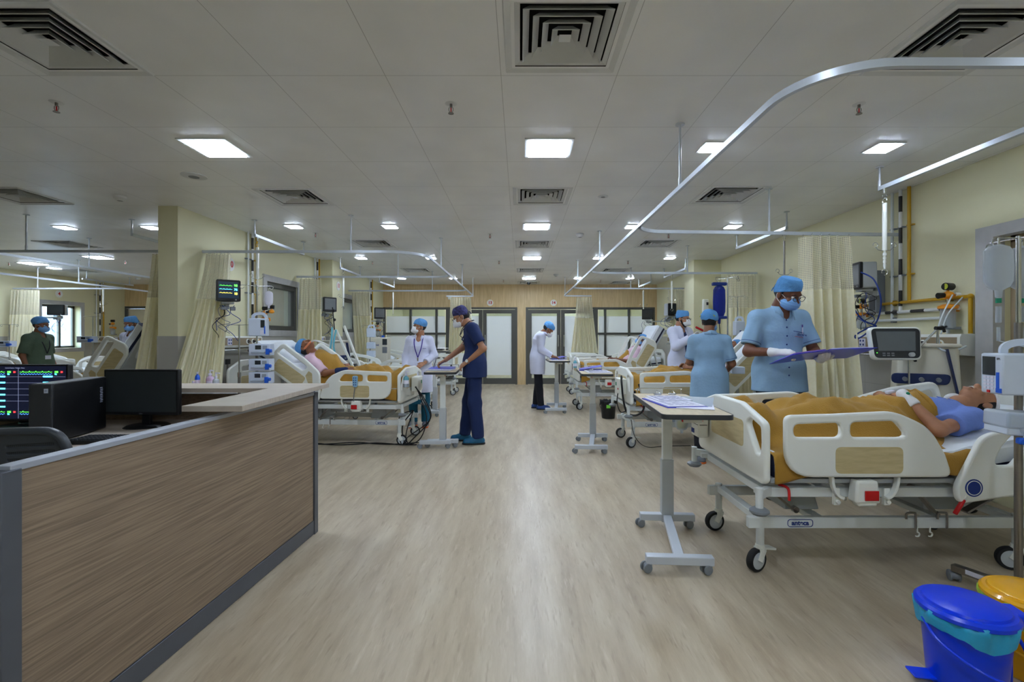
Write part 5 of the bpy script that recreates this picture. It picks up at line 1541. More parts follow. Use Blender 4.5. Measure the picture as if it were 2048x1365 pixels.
# nearest right bed
lp = legs_lying(8, .07)
pose = dict(lp, hd=(0, .045, 1.575), hf=(-.10, .96, .28), hu=(0, -.3, .95), shL=(-.17, .0, 1.37), elL=(-.255, -.015, 1.09), wrL=(-.09, .15, 1.06), hdL=(.75, .15, .1), hnL=(.1, -1, 0), cuL=.25,
            shR=(.17, .0, 1.37), elR=(.25, .0, 1.10), wrR=(.12, .15, 1.05), hdR=(-.8, .1, -.1), hnR=(0, -1, 0), cuR=.25)
p1 = person('patient in a blue gown lying open-mouthed with taped forehead on the nearest bed', lie(B1, .95, 8, .765), 1.62, skin2, pose, top=bluegown, sleeve=.62, hem=.80, legs=None, shoes=None, cap=None, mouth=True, eyes=False, seed=11, belly=.015, vox=.006, topname='gown')
Pq = p1['P']; m = MB()
m.tube(bez([Pq(.076 * math.sin(R(a)), -.012 + .096 * math.cos(R(a)), .052 + .008 * math.cos(R(a))) for a in range(-110, 111, 20)], 3), .0085, 8); m.build('forehead_tape', glove, p1['root'])
MB().tube([Pq(q * .031 + .011 * u, .086 - abs(u) * .003, .002 - .002 * (1 - u * u)) for q in (1,) for u in (-1, -.5, 0, .5, 1)], .002, 6).build('eyelid', hairm, p1['root'])
h = SDF(.006, .02); h.ell(Pq(.045, .0, -.125), (.026, .026, .05)); h.noise = folds(.002, 20, 40); sdf_obj('neck_dressing', glove, h, p1['root'])
wr = VV(p1['J']['wrL']); d = (wr - VV(p1['J']['elL'])).normalized()
h = SDF(.0045, .02); h.rc(wr - d * .05, wr + d * .035, .038, .034, clip=[(wr - d * .06, -d)]); h.noise = folds(.003, 30, 60); bo = sdf_obj('wrist_bandage', glove, h, p1['root'])
MB().ball(wr + Vector((-.012, .033, .0)) - d * .0, .011, 10).build('cannula_port', greenp, bo)
wr = VV(p1['J']['wrR']) + Vector((-.10, .03, -.005)); po = MB().box(wr, (.03, .022, .05)).build('finger_probe', papers, p1['root'], .006)
pillow(B1, 1.60, 0, .755, 9, 'white pillow under the head of the patient in the blue gown', .38, .60, .12)
blanket(B1, p1, 'mustard blanket over the patient in the nearest right bed', .04, 1.13, .12, seed=3, tilt=-.08, lift=.05, back=8)

# nearest left bed
lp = legs_lying(35, .10)
pose = dict(lp, hd=(0, .05, 1.575), hf=(.25, .9, .25), hu=(-.1, -.25, .96), shR=(.165, .0, 1.37), elR=(.25, .0, 1.08), wrR=(.20, .17, .90), hdR=(0, .5, -.85), hnR=(-.6, -.7, 0), cuR=.4,
            shL=(-.165, .0, 1.37), elL=(-.25, .0, 1.10), wrL=(-.10, .15, 1.0), hdL=(.7, .1, -.3), hnL=(0, -1, 0))
p5 = person('patient in a pink gown and blue cap propped up on the nearest left bed', lie(B5, .90, 35, .79), 1.62, skin1, pose, top=pinkgown, sleeve=.95, hem=.8, legs=None, shoes=None, cap='bouffant', eyes=False, seed=12, topname='gown', capcut=.35)
Pq = p5['P']; MB().tube(bez([Pq(-.07, .0, -.03), Pq(-.05, .06, -.055), Pq(0, .095, -.06), Pq(.05, .06, -.055), Pq(.07, .0, -.03)], 5), .013, 8).build('tube_holder', mat('salmon_strap', (226, 138, 96), .7), p5['root'])
MB().tube(bez([Pq(0, .09, -.06), Pq(.0, .13, -.10), Pq(-.02, .14, -.2), Pq(-.05, .12, -.3)], 6), .011, 8).build('breathing_tube', maskwhite, p5['root'])
wr = VV(p5['J']['wrR']); d = (wr - VV(p5['J']['elR'])).normalized(); h = SDF(.005, .02); h.rc(wr - d * .09, wr + d * .01, .043, .036); sdf_obj('arm_cuff', scrubnavy, h, p5['root'])
pillow(B5, 1.50, .0, 1.075, 37, 'plump white pillow behind the patient in the pink gown', .42, .66, .16)
blanket(B5, p5, 'mustard blanket over the patient in the nearest left bed', .04, 1.24, .10, lift=.045, seed=5, tilt=-.1, back=35)

# third right bed
lp = legs_lying(48, .09)
pose = dict(lp, hd=(0, .05, 1.575), hf=(-.55, .8, -.15), elR=(.25, -.01, 1.09), wrR=(.17, .17, .97), hdR=(-.3, .8, -.4), hnR=(-.4, 0, -1), elL=(-.25, -.01, 1.09), wrL=(-.17, .17, .97), hdL=(.3, .8, -.4), hnL=(.4, 0, -1))
p3 = person('masked patient in a pink gown and blue cap sitting up in the third right bed', lie(B3, .86, 48, .79), 1.58, skin3, pose, top=pinkgown, sleeve=.95, hem=.8, legs=None, shoes=None, cap='bouffant', mask='surgical', seed=13, vox=.008, topname='gown')
pillow(B3, 1.20, .0, 1.08, 58, 'white pillow behind the masked patient sitting up', .46, .62, .14)
blanket(B3, p3, 'mustard blanket over the knees of the masked patient', .05, .92, .14, seed=6, back=60)

# second right bed
lp = legs_lying(32, .11)
pose = dict(lp, hd=(0, .04, 1.575), hf=(.1, .97, .1), elR=(.25, -.01, 1.09), wrR=(.15, .17, .97), hdR=(-.3, .5, -.4), hnR=(-.4, -.6, 0), elL=(-.25, -.01, 1.09), wrL=(-.15, .17, .97), hdL=(.3, .5, -.4), hnL=(.4, -.6, 0))
p2 = person('patient in a white gown on the second right bed, mostly hidden by the back-turned nurse', lie(B2, .92, 36, .79), 1.60, skin1, pose, top=coatwhite, sleeve=.95, hem=.8, legs=None, shoes=None, cap='bouffant', eyes=False, seed=14, vox=.008, topname='gown')
pillow(B2, 1.36, .0, 1.05, 45, 'white pillow bunched at the raised head of the second right bed', .5, .66, .20)
blanket(B2, p2, 'mustard blanket over the patient in the second right bed', .04, 1.02,  .14, seed=7, lift=.045, back=45)
# left ward bed
pillow(B8, 1.42, -.05, 1.20, 56, 'white pillow on the steeply raised left ward bed', .5, .62, .16)
blanket(B8, None, 'rumpled mustard blanket at the foot of the raised left ward bed', .3, .9, .08, seed=8, extra=[(.5, 0, .70, .10), (.62, .12, .70, .10), (.7, -.1, .68, .12)], back=56)
pillow(B6, 1.6, 0, .82, 10, 'white pillow on the second left bed'); pillow(B7, 1.6, 0, .82, 10, 'white pillow on the farthest left bed'); pillow(B4, 1.6, 0, .82, 8, 'white pillow on the farthest right bed')
pillow(B9, 1.6, 0, .82, 8, 'white pillow on the bed under the daylight window'); pillow(B10, 1.6, 0, .82, 10, 'white pillow on the left ward bed at the picture edge')


# ------------------------------------------------------------------ reception counter and its desk
anod = mat('anodised_grey', (92, 96, 104), .4, .3); palerail = mat('pale_rail', (170, 176, 188), .35, .2)
ct_ = thing('reception_counter', 'wood-grain reception counter with grey metal edges and pale L-shaped top', 'counter', (0, 0, 0))
A = Vector((-1.425, 1.285, 0)); B_ = Vector((-1.335, 3.075, 0)); n_ = Vector((-(B_ - A).y, (B_ - A).x, 0)).normalized() * .045
cA, cB = A + n_ / 2, B_ + n_ / 2
MB().bar(cA + Vector((0, .06, .50)), cB + Vector((0, -.03, .50)), .040, .81).build('front_panel', deskwood, ct_, smooth=False)
MB().bar(cA + Vector((0, .06, .047)), cB + Vector((0, -.02, .047)), .048, .088).build('kick_rail', anod, ct_, .002)
MB().bar(cA + Vector((0, .03, .912)), cB + Vector((0, 0, .912)), .050, .018).build('top_rail', palerail, ct_, .002)
MB().bar(cA + Vector((0, .06, .896)), cB + Vector((0, -.02, .896)), .030, .016).build('shadow_gap', anod, ct_)
ep = MB().box((cA.x, cA.y + .03, .455), (.056, .056, .91)).build('end_post', anod, ct_, .003)
e2 = MB(); e2.box((cA.x, cA.y + .0015, .45), (.03, .003, .89)); e2.build('post_channel', dgrey, ep)
for s in (-1, 1): MB().cyl((cA.x + s * .008, cA.y - .001, .88), (cA.x + s * .008, cA.y + .001, .88), .0035).build('screw', chrome, ep)
MB().box((cB.x, cB.y, .46), (.058, .05, .92)).build('corner_post', anod, ct_, .003)
MB().box((-2.4, 3.075, .46), (2.05, .04, .90)).build('back_panel', deskwood, ct_, smooth=False)
MB().plate([(-3.42, 2.86), (-1.53, 2.86), (-1.53, 2.13), (-1.257, 2.13), (-1.285, 3.17), (-3.42, 3.17)], (), .027, .002, Matrix.Translation((0, 0, .9565))).build('transaction_top', deskpale, ct_, smooth=False)
MB().box((-3.42, 2.6, .46), (.04, .95, .90)).build('side_panel', deskwood, ct_, smooth=False)
dk = thing('desk', 'pale desk worktop inside the reception counter', 'desk', (0, 0, 0))
MB().box((-2.43, 2.60, .737), (1.93, .86, .026)).build('worktop', deskpale, dk, .002)
for x in (-3.36, -1.49): MB().box((x, 2.6, .362), (.03, .8, .724)).build('leg_panel', deskwood, dk)
# central display with patient traces
dp = thing('display_screen', 'wide display showing coloured patient traces at the left picture edge', 'screen', (-2.95, 2.79, .762))
MB().box((0, 0, .19), (.58, .035, .335)).build('casing', black, dp, .006)
MB().box((0, .02, .05), (.05, .03, .12)).box((0, .02, -.006), (.24, .16, .012)).build('stand', black, dp, .003)
sc = MB().box((0, -.0185, .193), (.555, .002, .31)).build('screen', mat('screen_black', (6, 8, 16), .6, emis=.25, ecol=(12, 16, 34)), dp)
em = lambda n, c, e=1.6: mat(n, c, .4, emis=e)
cyanE, greenE, blueE, redE, greyE, yelE = em('glow_cyan', (60, 190, 225)), em('glow_green', (60, 200, 50)), em('glow_blue', (60, 120, 210), 1.0), em('glow_red', (200, 40, 40)), em('glow_grey', (90, 96, 120), .5), em('glow_yellow', (210, 190, 60))
fy = -.0205; g = MB()
for k in range(5): g.box((0, fy, .285 - .0355 * k), (.555, .001, .0012))
for x in (0.0,): g.box((x, fy, .19), (.0012, .001, .30))
g.build('grid_line', greyE, sc)
for c0 in (-.27, .008):
    for rw, (zz, n) in enumerate(((.313, 1), (.078, 1))):
        m = MB(); m.tube([(c0 + .19 * i / 90, fy, zz + (.006 * math.exp(-((i % 18) - 9) ** 2 / 1.2)) + .0008 * math.sin(i)) for i in range(91)], .0009, 4); m.build('heart_trace', greenE, sc)
        m = MB(); m.tube([(c0 + .19 * i / 90, fy, zz - .012 + .003 * math.sin(i * .8)) for i in range(91)], .0008, 4); m.build('pulse_trace', blueE, sc)
        M_ = frame3((c0 + .215, fy - .0005, zz), EX, EZ); MB().text('108', .015, M_, .0002, .0004).build('heart_number', greenE, sc, smooth=False)
        MB().text('96', .014, frame3((c0 + .212, fy - .0005, zz - .013), EX, EZ), .0002).build('pulse_number', cyanE, sc, smooth=False); MB().text('20', .014, frame3((c0 + .247, fy - .0005, zz), EX, EZ), .0002).build('alarm_number', redE, sc, smooth=False)
    for k in range(6): MB().box((c0 + .165, fy, .287 - .0355 * k), (.055, .001, .0085)).build('label_bar', cyanE, sc)
MB().text('Central Station  Patients  Menu', .009, frame3((-.02, fy - .0005, .337), EX, EZ), .0002).build('menu_text', greyE, sc, smooth=False)
# second monitor, off
mo = thing('computer_monitor', 'black computer monitor, switched off, beside the desktop tower', 'monitor', (-2.225, 2.78, .752), R(-2))
MB().box((0, 0, .205), (.452, .03, .268)).build('casing', black, mo, .006)
MB().box((0, -.0155, .208), (.425, .002, .238)).build('screen', mat('screen_off', (52, 57, 60), .3), mo)
MB().box((0, .03, .09), (.05, .02, .18)).build('stand', black, mo, .003); MB().lathe([(.001, .012), (.1, .01), (.115, 0), (.001, 0)], (0, .03, -.002), 28).build('foot', black, mo)
MB().text('DELL', .010, frame3((0, -.0156, .079), EX, EZ), .0003).build('maker_mark', greypl, mo, smooth=False)
tw_ = thing('desktop_tower', 'black desktop computer tower standing on the desk', 'computer', (-2.40, 2.52, .752), R(14))
MB().box((0, 0, .152), (.095, .43, .295)).build('casing', black, tw_, .005)
MB().box((.0, -.219, .152), (.094, .012, .293)).build('front_bezel', dgrey, tw_, .004)
MB().box((.025, -.2265, .265), (.016, .003, .022)).build('sticker', bluewhite, tw_)
MB().text('i5', .012, frame3((.025, -.2285, .265), EX, EZ), .0003).build('sticker_mark', inkb, tw_, smooth=False)
m = MB()
for k in range(9): m.box((.0485, .165 + .003 * (k % 2), .20 + .010 * (k - 4)), (.001, .022, .005))
m.build('serial_label', mat('label_grey', (170, 176, 200), .6), tw_)
kb = thing('keyboard', 'black keyboard lying on the desk behind the counter panel', 'keyboard', (-2.02, 2.40, .752), R(3))
MB().box((0, 0, .008), (.44, .14, .015)).build('base', black, kb, .004)
m = MB()
for i in range(21):
    for j in range(6): m.box((-.205 + .0205 * i, -.052 + .0205 * j, .019), (.0165, .0165, .008), top=.8)
ko = m.build('keys', dgrey, kb); ko['kind'] = 'stuff'
cb = thing('desk_cable', 'tangle of black cables on the desk beneath the wide display', 'cable', (-2.8, 2.75, .75)); rr = random.Random(3)
m = MB(); m.tube(bez([(rr.uniform(-.2, .25), rr.uniform(-.05, .12), .006 + rr.uniform(0, .03)) for _ in range(12)], 8), .004, 6); m.build('cord', cablem, cb)
# office chair
oc = thing('office_chair', 'black mesh-back office chair behind the counter at lower left', 'chair', (-1.84, 1.90, 0), R(8))
out = rc_([(-.21, 0), (-.235, .30), (-.20, .47), (.20, .47), (.235, .30), (.21, 0)], 7, .09); inn = rc_([(-.18, .04), (-.205, .29), (-.18, .445), (.18, .445), (.205, .29), (.18, .04)], 6, .06)
bm = frame3((0, -.22, .50), (1, 0, 0), (0, -.12, .99)); slots = [rc_([(x0, z), (x0 + .12, z + .008), (x0 + .12, z + .018), (x0, z + .01)], 3, .004) for x0 in (-.15, .03) for z in (.40, .42, .44)]
bo = MB().plate(out, [inn], .03, .009, bm).build('back_frame', mat('chair_frame', (62, 67, 74), .35), oc)
MB().plate(rc_([(-.195, .31), (-.185, .45), (.185, .45), (.195, .31)], 5, .02), [rc_([(x0, z), (x0 + .15, z + .006), (x0 + .15, z + .015), (x0, z + .009)], 3, .004) for x0 in (-.17, .02) for z in (.325, .35, .375, .40)], .02, .003, bm @ Matrix.Translation((0, 0, -.004))).build('slotted_panel', MATS['chair_frame'], bo)
meshm = seam_mat('chair_mesh', (14, 15, 17), .7, .006, 0, .006, 0, .003, (60, 64, 70), 'XZ', 1)
MB().plate(inn, (), .004, .0005, bm).build('back_mesh', meshm, bo)
MB().plate(rc_([(-.23, -.22), (.23, -.22), (.24, .22), (-.24, .22)], 6, .08), (), .07, .03, Matrix.Translation((0, .02, .47))).build('seat', black, oc)
MB().bar((0, -.2, .43), (0, -.245, .62), .06, .02).build('back_arm', black, oc)
MB().cyl((0, 0, .08), (0, 0, .43), .025).build('gas_lift', steel, oc)
for k in range(5):
    a = R(72 * k + 20); d = Vector((math.cos(a), math.sin(a), 0)); lg_ = MB().bar(d * .03 + Vector((0, 0, .10)), d * .28 + Vector((0, 0, .075)), .04, .03).build('base_leg', black, oc, .004); MB().cyl(d * .28 + Vector((-d.y, d.x, 0)) * -.02 + Vector((0, 0, .03)), d * .28 + Vector((-d.y, d.x, 0)) * .02 + Vector((0, 0, .03)), .028).build('castor', rubber, lg_)
for s in (-1, 1): MB().tube(bez([(s * .24, -.1, .46), (s * .28, -.1, .56), (s * .28, -.08, .66), (s * .28, .12, .66), (s * .28, .15, .62)], 5), .014).build('armrest', black, oc)


# ------------------------------------------------------------------ bins
def bin_(label, loc, rz, m, bag, tall=.27, r=.135, lid=True, name='pedal_bin'):
    t = thing(name, label, 'bin', loc, rz)
    MB().lathe([(.001, .004), (r * .78, .004), (r * .82, .02), (r * .97, tall), (r * 1.0, tall + .004), (r * .95, tall + .004), (r * .93, tall), (r * .79, .03), (.001, .025)], n=40).build('bucket', m, t)
    vs = []; fs = []; n = 64; rows = ((r * .955, tall - .02), (r * .99, tall + .012), (r * 1.05, tall + .012), (r * 1.055, tall - .012), (r * 1.03, tall - .05))
    for j, (q, z) in enumerate(rows):
        for i in range(n):
            a = 2 * math.pi * i / n; w = .006 * math.sin(7 * a + j) + .004 * math.sin(17 * a)
            vs.append(((q + w * (j > 1)) * math.cos(a), (q + w * (j > 1)) * math.sin(a), z + (w - .016 * math.sin(3 * a) * (j > 3))))
    for j in range(len(rows) - 1): fs += [(j * n + i, j * n + (i + 1) % n, (j + 1) * n + (i + 1) % n, (j + 1) * n + i) for i in range(n)]
    MB().add(vs, fs).build('bin_liner', bag, t, ang=180)
    if lid:
        lm = MB(); z = tall + .018
        lm.lathe([(r * 1.06, z - .012), (r * 1.09, z - .008), (r * 1.09, z + .004), (r * 1.02, z + .014), (r * .93, z + .014), (r * .90, z + .022), (r * .86, z + .024), (r * .5, z + .030), (.001, z + .032)], n=48)
        lo = lm.build('lid', m, t)
        MB().box((r * 1.02, 0, z - .012), (.075, .085, .042)).build('hinge', m, lo, .006)
        MB().tube(bez([(-r * 1.02, 0, tall - .03), (-r * .95, -r * .6, tall - .075), (-r * .3, -r * 1.18, tall - .125), (r * .5, -r * 1.12, tall - .15), (r * 1.2, -r * .45, tall - .13), (r * 1.1, 0, tall - .04)], 7), .006).build('handle', m, t)
        MB().box((-r * 1.0, 0, .03), (.09, .06, .008)).build('pedal', m, t, .003)
        MB().box((r * .86, 0, tall * .5), (.03, .06, tall * .95)).build('hinge_spine', m, t, .004)
    return t


bin_('blue pedal bin with cyan liner at the lower right', (1.635, 1.73, 0), R(-10), binblue, bagblue)
bin_('yellow pedal bin with lime liner beside the blue bin', (1.955, 1.80, 0), R(-60), binyel, baggreen)
bb = bin_('black bucket with a black liner beyond the second table', (1.39, 7.42, 0), 0, black, black, .27, .125, False, 'waste_bucket')
MB().box((-.02, -.122, .2), (.06, .01, .05)).build('label', mat('label_green', (120, 210, 70), .6), bb)
MB().tube(bez([(-.125, 0, .26), (-.14, -.06, .2), (-.10, -.12, .13)], 5), .004).build('handle', black, bb)


# ------------------------------------------------------------------ papers and folders
def local(tb, x, y, z, rz=0): return tb.matrix_basis @ Matrix.Translation((x, y, z)) @ Matrix.Rotation(rz, 4, 'Z')


def sheet_of(name, label, M, w, h, m=papers, th=.004, lines=True, cat='papers', curl=0.0):
    t = thing(name, label, cat, M=M)
    vs = []; fs = []; n = 10
    for k in (0, 1):
        for i in range(n + 1):
            for j in (0, 1): u = i / n; vs.append(((j - .5) * w, (u - .5) * h, th * k + curl * (u ** 3)))
    for i in range(n): a = 2 * i; o = 2 * (n + 1); fs += [(a, a + 2, a + 3, a + 1), (o + a, o + a + 1, o + a + 3, o + a + 2), (a, a + o, a + 2 + o, a + 2), (a + 1, a + 3, a + 3 + o, a + 1 + o)]
    fs += [(0, 1, 2 * n + 3, 2 * n + 2), (2 * n, 4 * n + 2, 4 * n + 3, 2 * n + 1)]
    MB().add(vs, fs).build('sheet', m, t)
    if lines:
        rr = random.Random(int(w * 1e4)); g = MB(); r2 = MB()
        for k in range(18):
            y = -h * .42 + h * .84 * k / 17; z = th + curl * ((y / h + .5) ** 3) + .0006
            g.box((0, y, z), (w * .86, .0012, .0002))
            x = -w * .4
            while x < w * .36:
                l = rr.uniform(.01, .04); r2.box((x + l / 2, y + .005, z), (l, .003, .0002)); x += l + rr.uniform(.006, .05)
        g.build('printed_lines', mat('ink_grey', (120, 124, 160), .7) if 'ink_grey' not in MATS else MATS['ink_grey'], t); o = r2.build('handwriting', MATS['ink_grey'], t); o['kind'] = 'stuff'
    return t


def clip_(M, label):
    t = thing('bulldog_clip', label, 'clip', M=M); MB().box((0, 0, .006), (.05, .018, .012)).build('jaw', chrome, t, .003)
    MB().tube(bez([(-.015, -.005, .01), (-.012, .01, .025), (0, .012, .03), (.012, .01, .025), (.015, -.005, .01)], 4), .0015, 6).build('lever', chrome, t)


sheet_of('clipboard', 'blue-backed clipboard under the forms on the front table', local(T1, -.02, -.02, .8815, R(10)), .24, .40, bluefile, .004, False, 'clipboard')
sheet_of('form', 'printed form with handwriting on the front table clipboard', local(T1, -.02, -.02, .8865, R(10)), .22, .38)
sheet_of('form_page', 'second form page folded over the top of the front clipboard', local(T1, -.015, .12, .8915, R(8)), .215, .24, papers, .002, True)
sheet_of('loose_sheets', 'loose white sheets in plastic at the right of the front table', local(T1, .10, -.06, .8815, R(-16)), .2, .44, papers, .003, False)
sheet_of('plastic_sleeve', 'clear plastic sleeve over the loose sheets of the front table', local(T1, .12, .0, .8855, R(-20)), .2, .34, clearpl, .0015, False, 'sleeve', .01)
clip_(local(T1, -.05, .26, .893, R(8)), 'silver clip at the top of the front clipboard'); clip_(local(T1, .05, .28, .893, R(8)), 'dark clip beside the silver clip on the front table')


def folder(tb, x, y, z, rz, label, tilt=14, w=.26, h=.32):
    t = thing('folder', label, 'folder', M=local(tb, x, y, z, rz))
    MB().box((0, 0, .004), (w, h, .006)).build('back_cover', bluefile, t, .001)
    M = Matrix.Translation((-w / 2, 0, .008)) @ Matrix.Rotation(R(-tilt), 4, 'Y') @ Matrix.Translation((w / 2, 0, .002))
    MB().box((0, 0, 0), (w, h, .004), M).build('front_cover', bluefile, t, .001)
    MB().cyl((-w * .2, -h * .3, .012), (-w * .2, h * .3, .012), .004).build('ring_binder', chrome, t)
    return t


folder(T2, -.02, .18, .882, R(-4), 'blue ring folder on the table before the second right bed', 9, .27, .32)
sheet_of('patient_chart', 'white chart pages clipped on the table before the second right bed', local(T2, .03, -.17, .882, R(4)), .26, .34, papers, .010)
clip_(local(T2, -.03, -.02, .893, 0), 'dark clip on the chart of the second right table')
folder(T3, -.03, .12, .882, R(88), 'blue folder the man in navy scrubs leans on', 2, .30, .3)
sheet_of('patient_chart', 'white chart page being written on by the man in navy scrubs', local(T3, -.05, -.10, .885, R(80)), .26, .34, papers, .006)
folder(T4, .04, .2, .882, R(10), 'blue folder on the far table beside the doctor', 10, .24, .28)
sheet_of('patient_chart', 'white pages on the far table by the glass doors', local(T4, -.02, -.14, .882, R(5)), .24, .3, papers, .006)
for k, (x, y, n_, l_) in enumerate(((-.1, 0, 'black_tray', 'small black tray on the tall table behind the woman in white'), (.08, .05, 'equipment_box', 'dark equipment box on the tall table'))):
    o = thing(n_, l_, 'box', M=local(T5, x, y, 1.052)); MB().box((0, 0, .015), (.16 - .06 * k, .2, .03)).build('body', black if k == 0 else dgrey, o, .004)
# the folder in the nurse's hands
MW = NURSE['M']; fo = thing('folder', 'open blue folder held in the gloved hands of the front nurse', 'folder', M=MW @ Matrix.Translation((-.08, .335, 1.088)) @ Matrix.Rotation(R(4), 4, 'Y') @ Matrix.Rotation(R(15), 4, 'X'))
MB().box((.13, 0, 0), (.25, .32, .005), Matrix.Rotation(R(3), 4, 'Y')).build('front_cover', bluefile, fo, .001)
MB().box((-.16, 0, 0.004), (.32, .32, .005), Matrix.Rotation(R(-2), 4, 'Y')).build('back_cover', bluefile, fo, .001)
MB().box((-.15, 0, .012), (.24, .29, .008), Matrix.Rotation(R(-2), 4, 'Y')).build('pages', papers, fo)
MB().box((.12, 0, .010), (.21, .29, .006), Matrix.Rotation(R(3), 4, 'Y')).build('plastic_pocket', mat('pocket_violet', (150, 120, 200), .3), fo)


# ------------------------------------------------------------------ bed head panels and gas pipes
def headwall(label, side, x, y0, y1, z0=1.124, z1=1.305, gas=(), sock=()):
    "side +1: on a wall facing -x, -1: facing +x"
    t = thing('bedhead_panel', label, 'bedhead panel', (x, (y0 + y1) / 2, 0)); L = y1 - y0; s = side; h = z1 - z0; zc = (z0 + z1) / 2; d = .12
    b = MB(); b.plate([(0, 0), (d, .012), (d + .012, h * .25), (d + .012, h * .85), (d, h), (0, h)], (), L, .002, frame3((0, 0, z0), (-s, 0, 0), EZ)).build('housing', white, t)
    fx = -s * (d + .013); MB().box((fx, 0, zc + .008), (.004, L - .05, h * .62)).build('front_strip', beige, t)
    MB().cyl((fx - s * .02, -L / 2 + .03, z0 - .02), (fx - s * .02, L / 2 - .03, z0 - .02), .012).build('equipment_rail', chrome, t)
    for k, (y, m) in enumerate(gas):
        M = frame3((fx, y - (y0 + y1) / 2, zc + .008), (0, -s, 0), EZ)
        g = MB().lathe([(.001, .012), (.018, .014), (.028, .012), (.034, .006), (.034, 0)], n=24, M=M).build('gas_outlet', white, t)
        MB().lathe([(.001, .014), (.024, .015), (.024, .012)], n=24, M=M).build('colour_ring', m, g); MB().cyl(M @ Vector((0, 0, .014)), M @ Vector((0, 0, .045)), .010).build('probe', inkk if k else steel, g)
    for y in sock:
        g = MB().box((fx - s * .004, y - (y0 + y1) / 2, zc + .008), (.010, .085, .085)).build('socket_plate', papers, t, .003)
        m = MB()
        for a in (-.02, .02):
            for c in (-.02, .02): m.box((fx - s * .010, y - (y0 + y1) / 2 + a, zc + .008 + c), (.003, .016, .02))
        m.build('switches', inkb, g)
    return t


headwall('long white bedhead panel with three gas outlets beside the ventilator', 1, XR - .008, 3.78, 5.05, gas=((3.95, yellowp), (4.12, inkk), (4.28, inkk)), sock=(4.6, 4.85))
headwall('white bedhead panel behind the nearest left curtain', -1, XL + .008, 5.35, 6.45, 1.14, 1.29, gas=((6.1, inkk), (6.22, inkk), (6.34, yellowp)), sock=(5.52, 5.72))
headwall('white bedhead panel beside the second left bed', -1, XL + .008, 7.95, 8.55, 1.14, 1.29, gas=((8.1, yellowp),), sock=(8.4,))
headwall('white bedhead panel under the gas pipes of the left ward', -1, XF + .008, 11.5, 12.5, 1.14, 1.29, gas=((11.7, inkk), (11.85, yellowp)), sock=(12.2,))
headwall('white bedhead panel beyond the left column', -1, XL + .008, 10.75, 11.9, 1.14, 1.29, gas=((11.0, yellowp),), sock=(11.5,))
headwall('white bedhead panel at the third right bed', 1, XR - .008, 9.75, 11.3, 1.14, 1.29, gas=((10.1, yellowp), (10.3, inkk)), sock=(10.7,))
stripe = seam_mat('striped_pipe', (224, 226, 226), .4, .30, .15, .30, 0, .15, (18, 18, 20), 'ZY', 1)


def pipes(label, side, x, ys, zb, horiz=None):
    "three vertical gas pipes: white, black and white, yellow"
    t = thing('gas_pipes', label, 'pipes', (x, ys[0], 0)); y_0 = ys[0]
    for y, m, r, nm, k in zip(ys, (white2, stripe, yellowp), (.013, .015, .015), ('white_pipe', 'striped_pipe', 'yellow_pipe'), range(3)):
        zl = zb if not horiz else horiz[2 - k] if 0 else (horiz[k] if horiz else zb)
        b = MB(); b.cyl((-side * .035, y - y_0, zl), (-side * .035, y - y_0, CEIL), r, n=12)
        if horiz:
            ye, yn = horiz[3] - y_0, horiz[4] - y_0
            b.cyl((-side * .035, ye, zl), (-side * .035, yn + .1 * (2 - k) , zl), r, n=12)
            if k == 2: b.ball((-side * .035, yn, zl), r * 1.5, 10)
            if k == 2: b.cyl((-side * .035, yn, zl), (-side * .035, yn, 1.31), r, n=12)
            if k == 0: b.cyl((-side * .035, yn + .2, zl), (-side * .035, yn + .2, 1.31), r, n=12)
        b.build(nm, m, t)
        for z in (2.33, 1.87): MB().box((-side * .02, y - y_0, z), (.035, .06, .012)).build('pipe_bracket', m if k == 2 else greypl, t)
        if horiz:
            for yy in (.2 + yn, ye - .4): MB().box((-side * .02, yy, zl), (.04, .03, .05)).build('pipe_bracket', m if k == 2 else greypl, t)


pipes('three gas pipes running down and along the right wall', 1, XR, (4.60, 4.50, 4.40), 1.31, (1.445, 1.52, 1.61, 5.0, 3.80))
pipes('three vertical gas pipes on the left wall before the internal window', -1, XL, (6.30, 6.40, 6.50), 1.30)
pipes('three vertical gas pipes beside the left column', -1, XL, (8.35, 8.45, 8.53), 1.30)
pipes('three vertical gas pipes near the far left glazing', -1, XL, (11.4, 11.5, 11.6), 1.30)
pipes('three vertical gas pipes in the left ward', -1, XF, (11.75, 11.85, 11.95), 1.30)


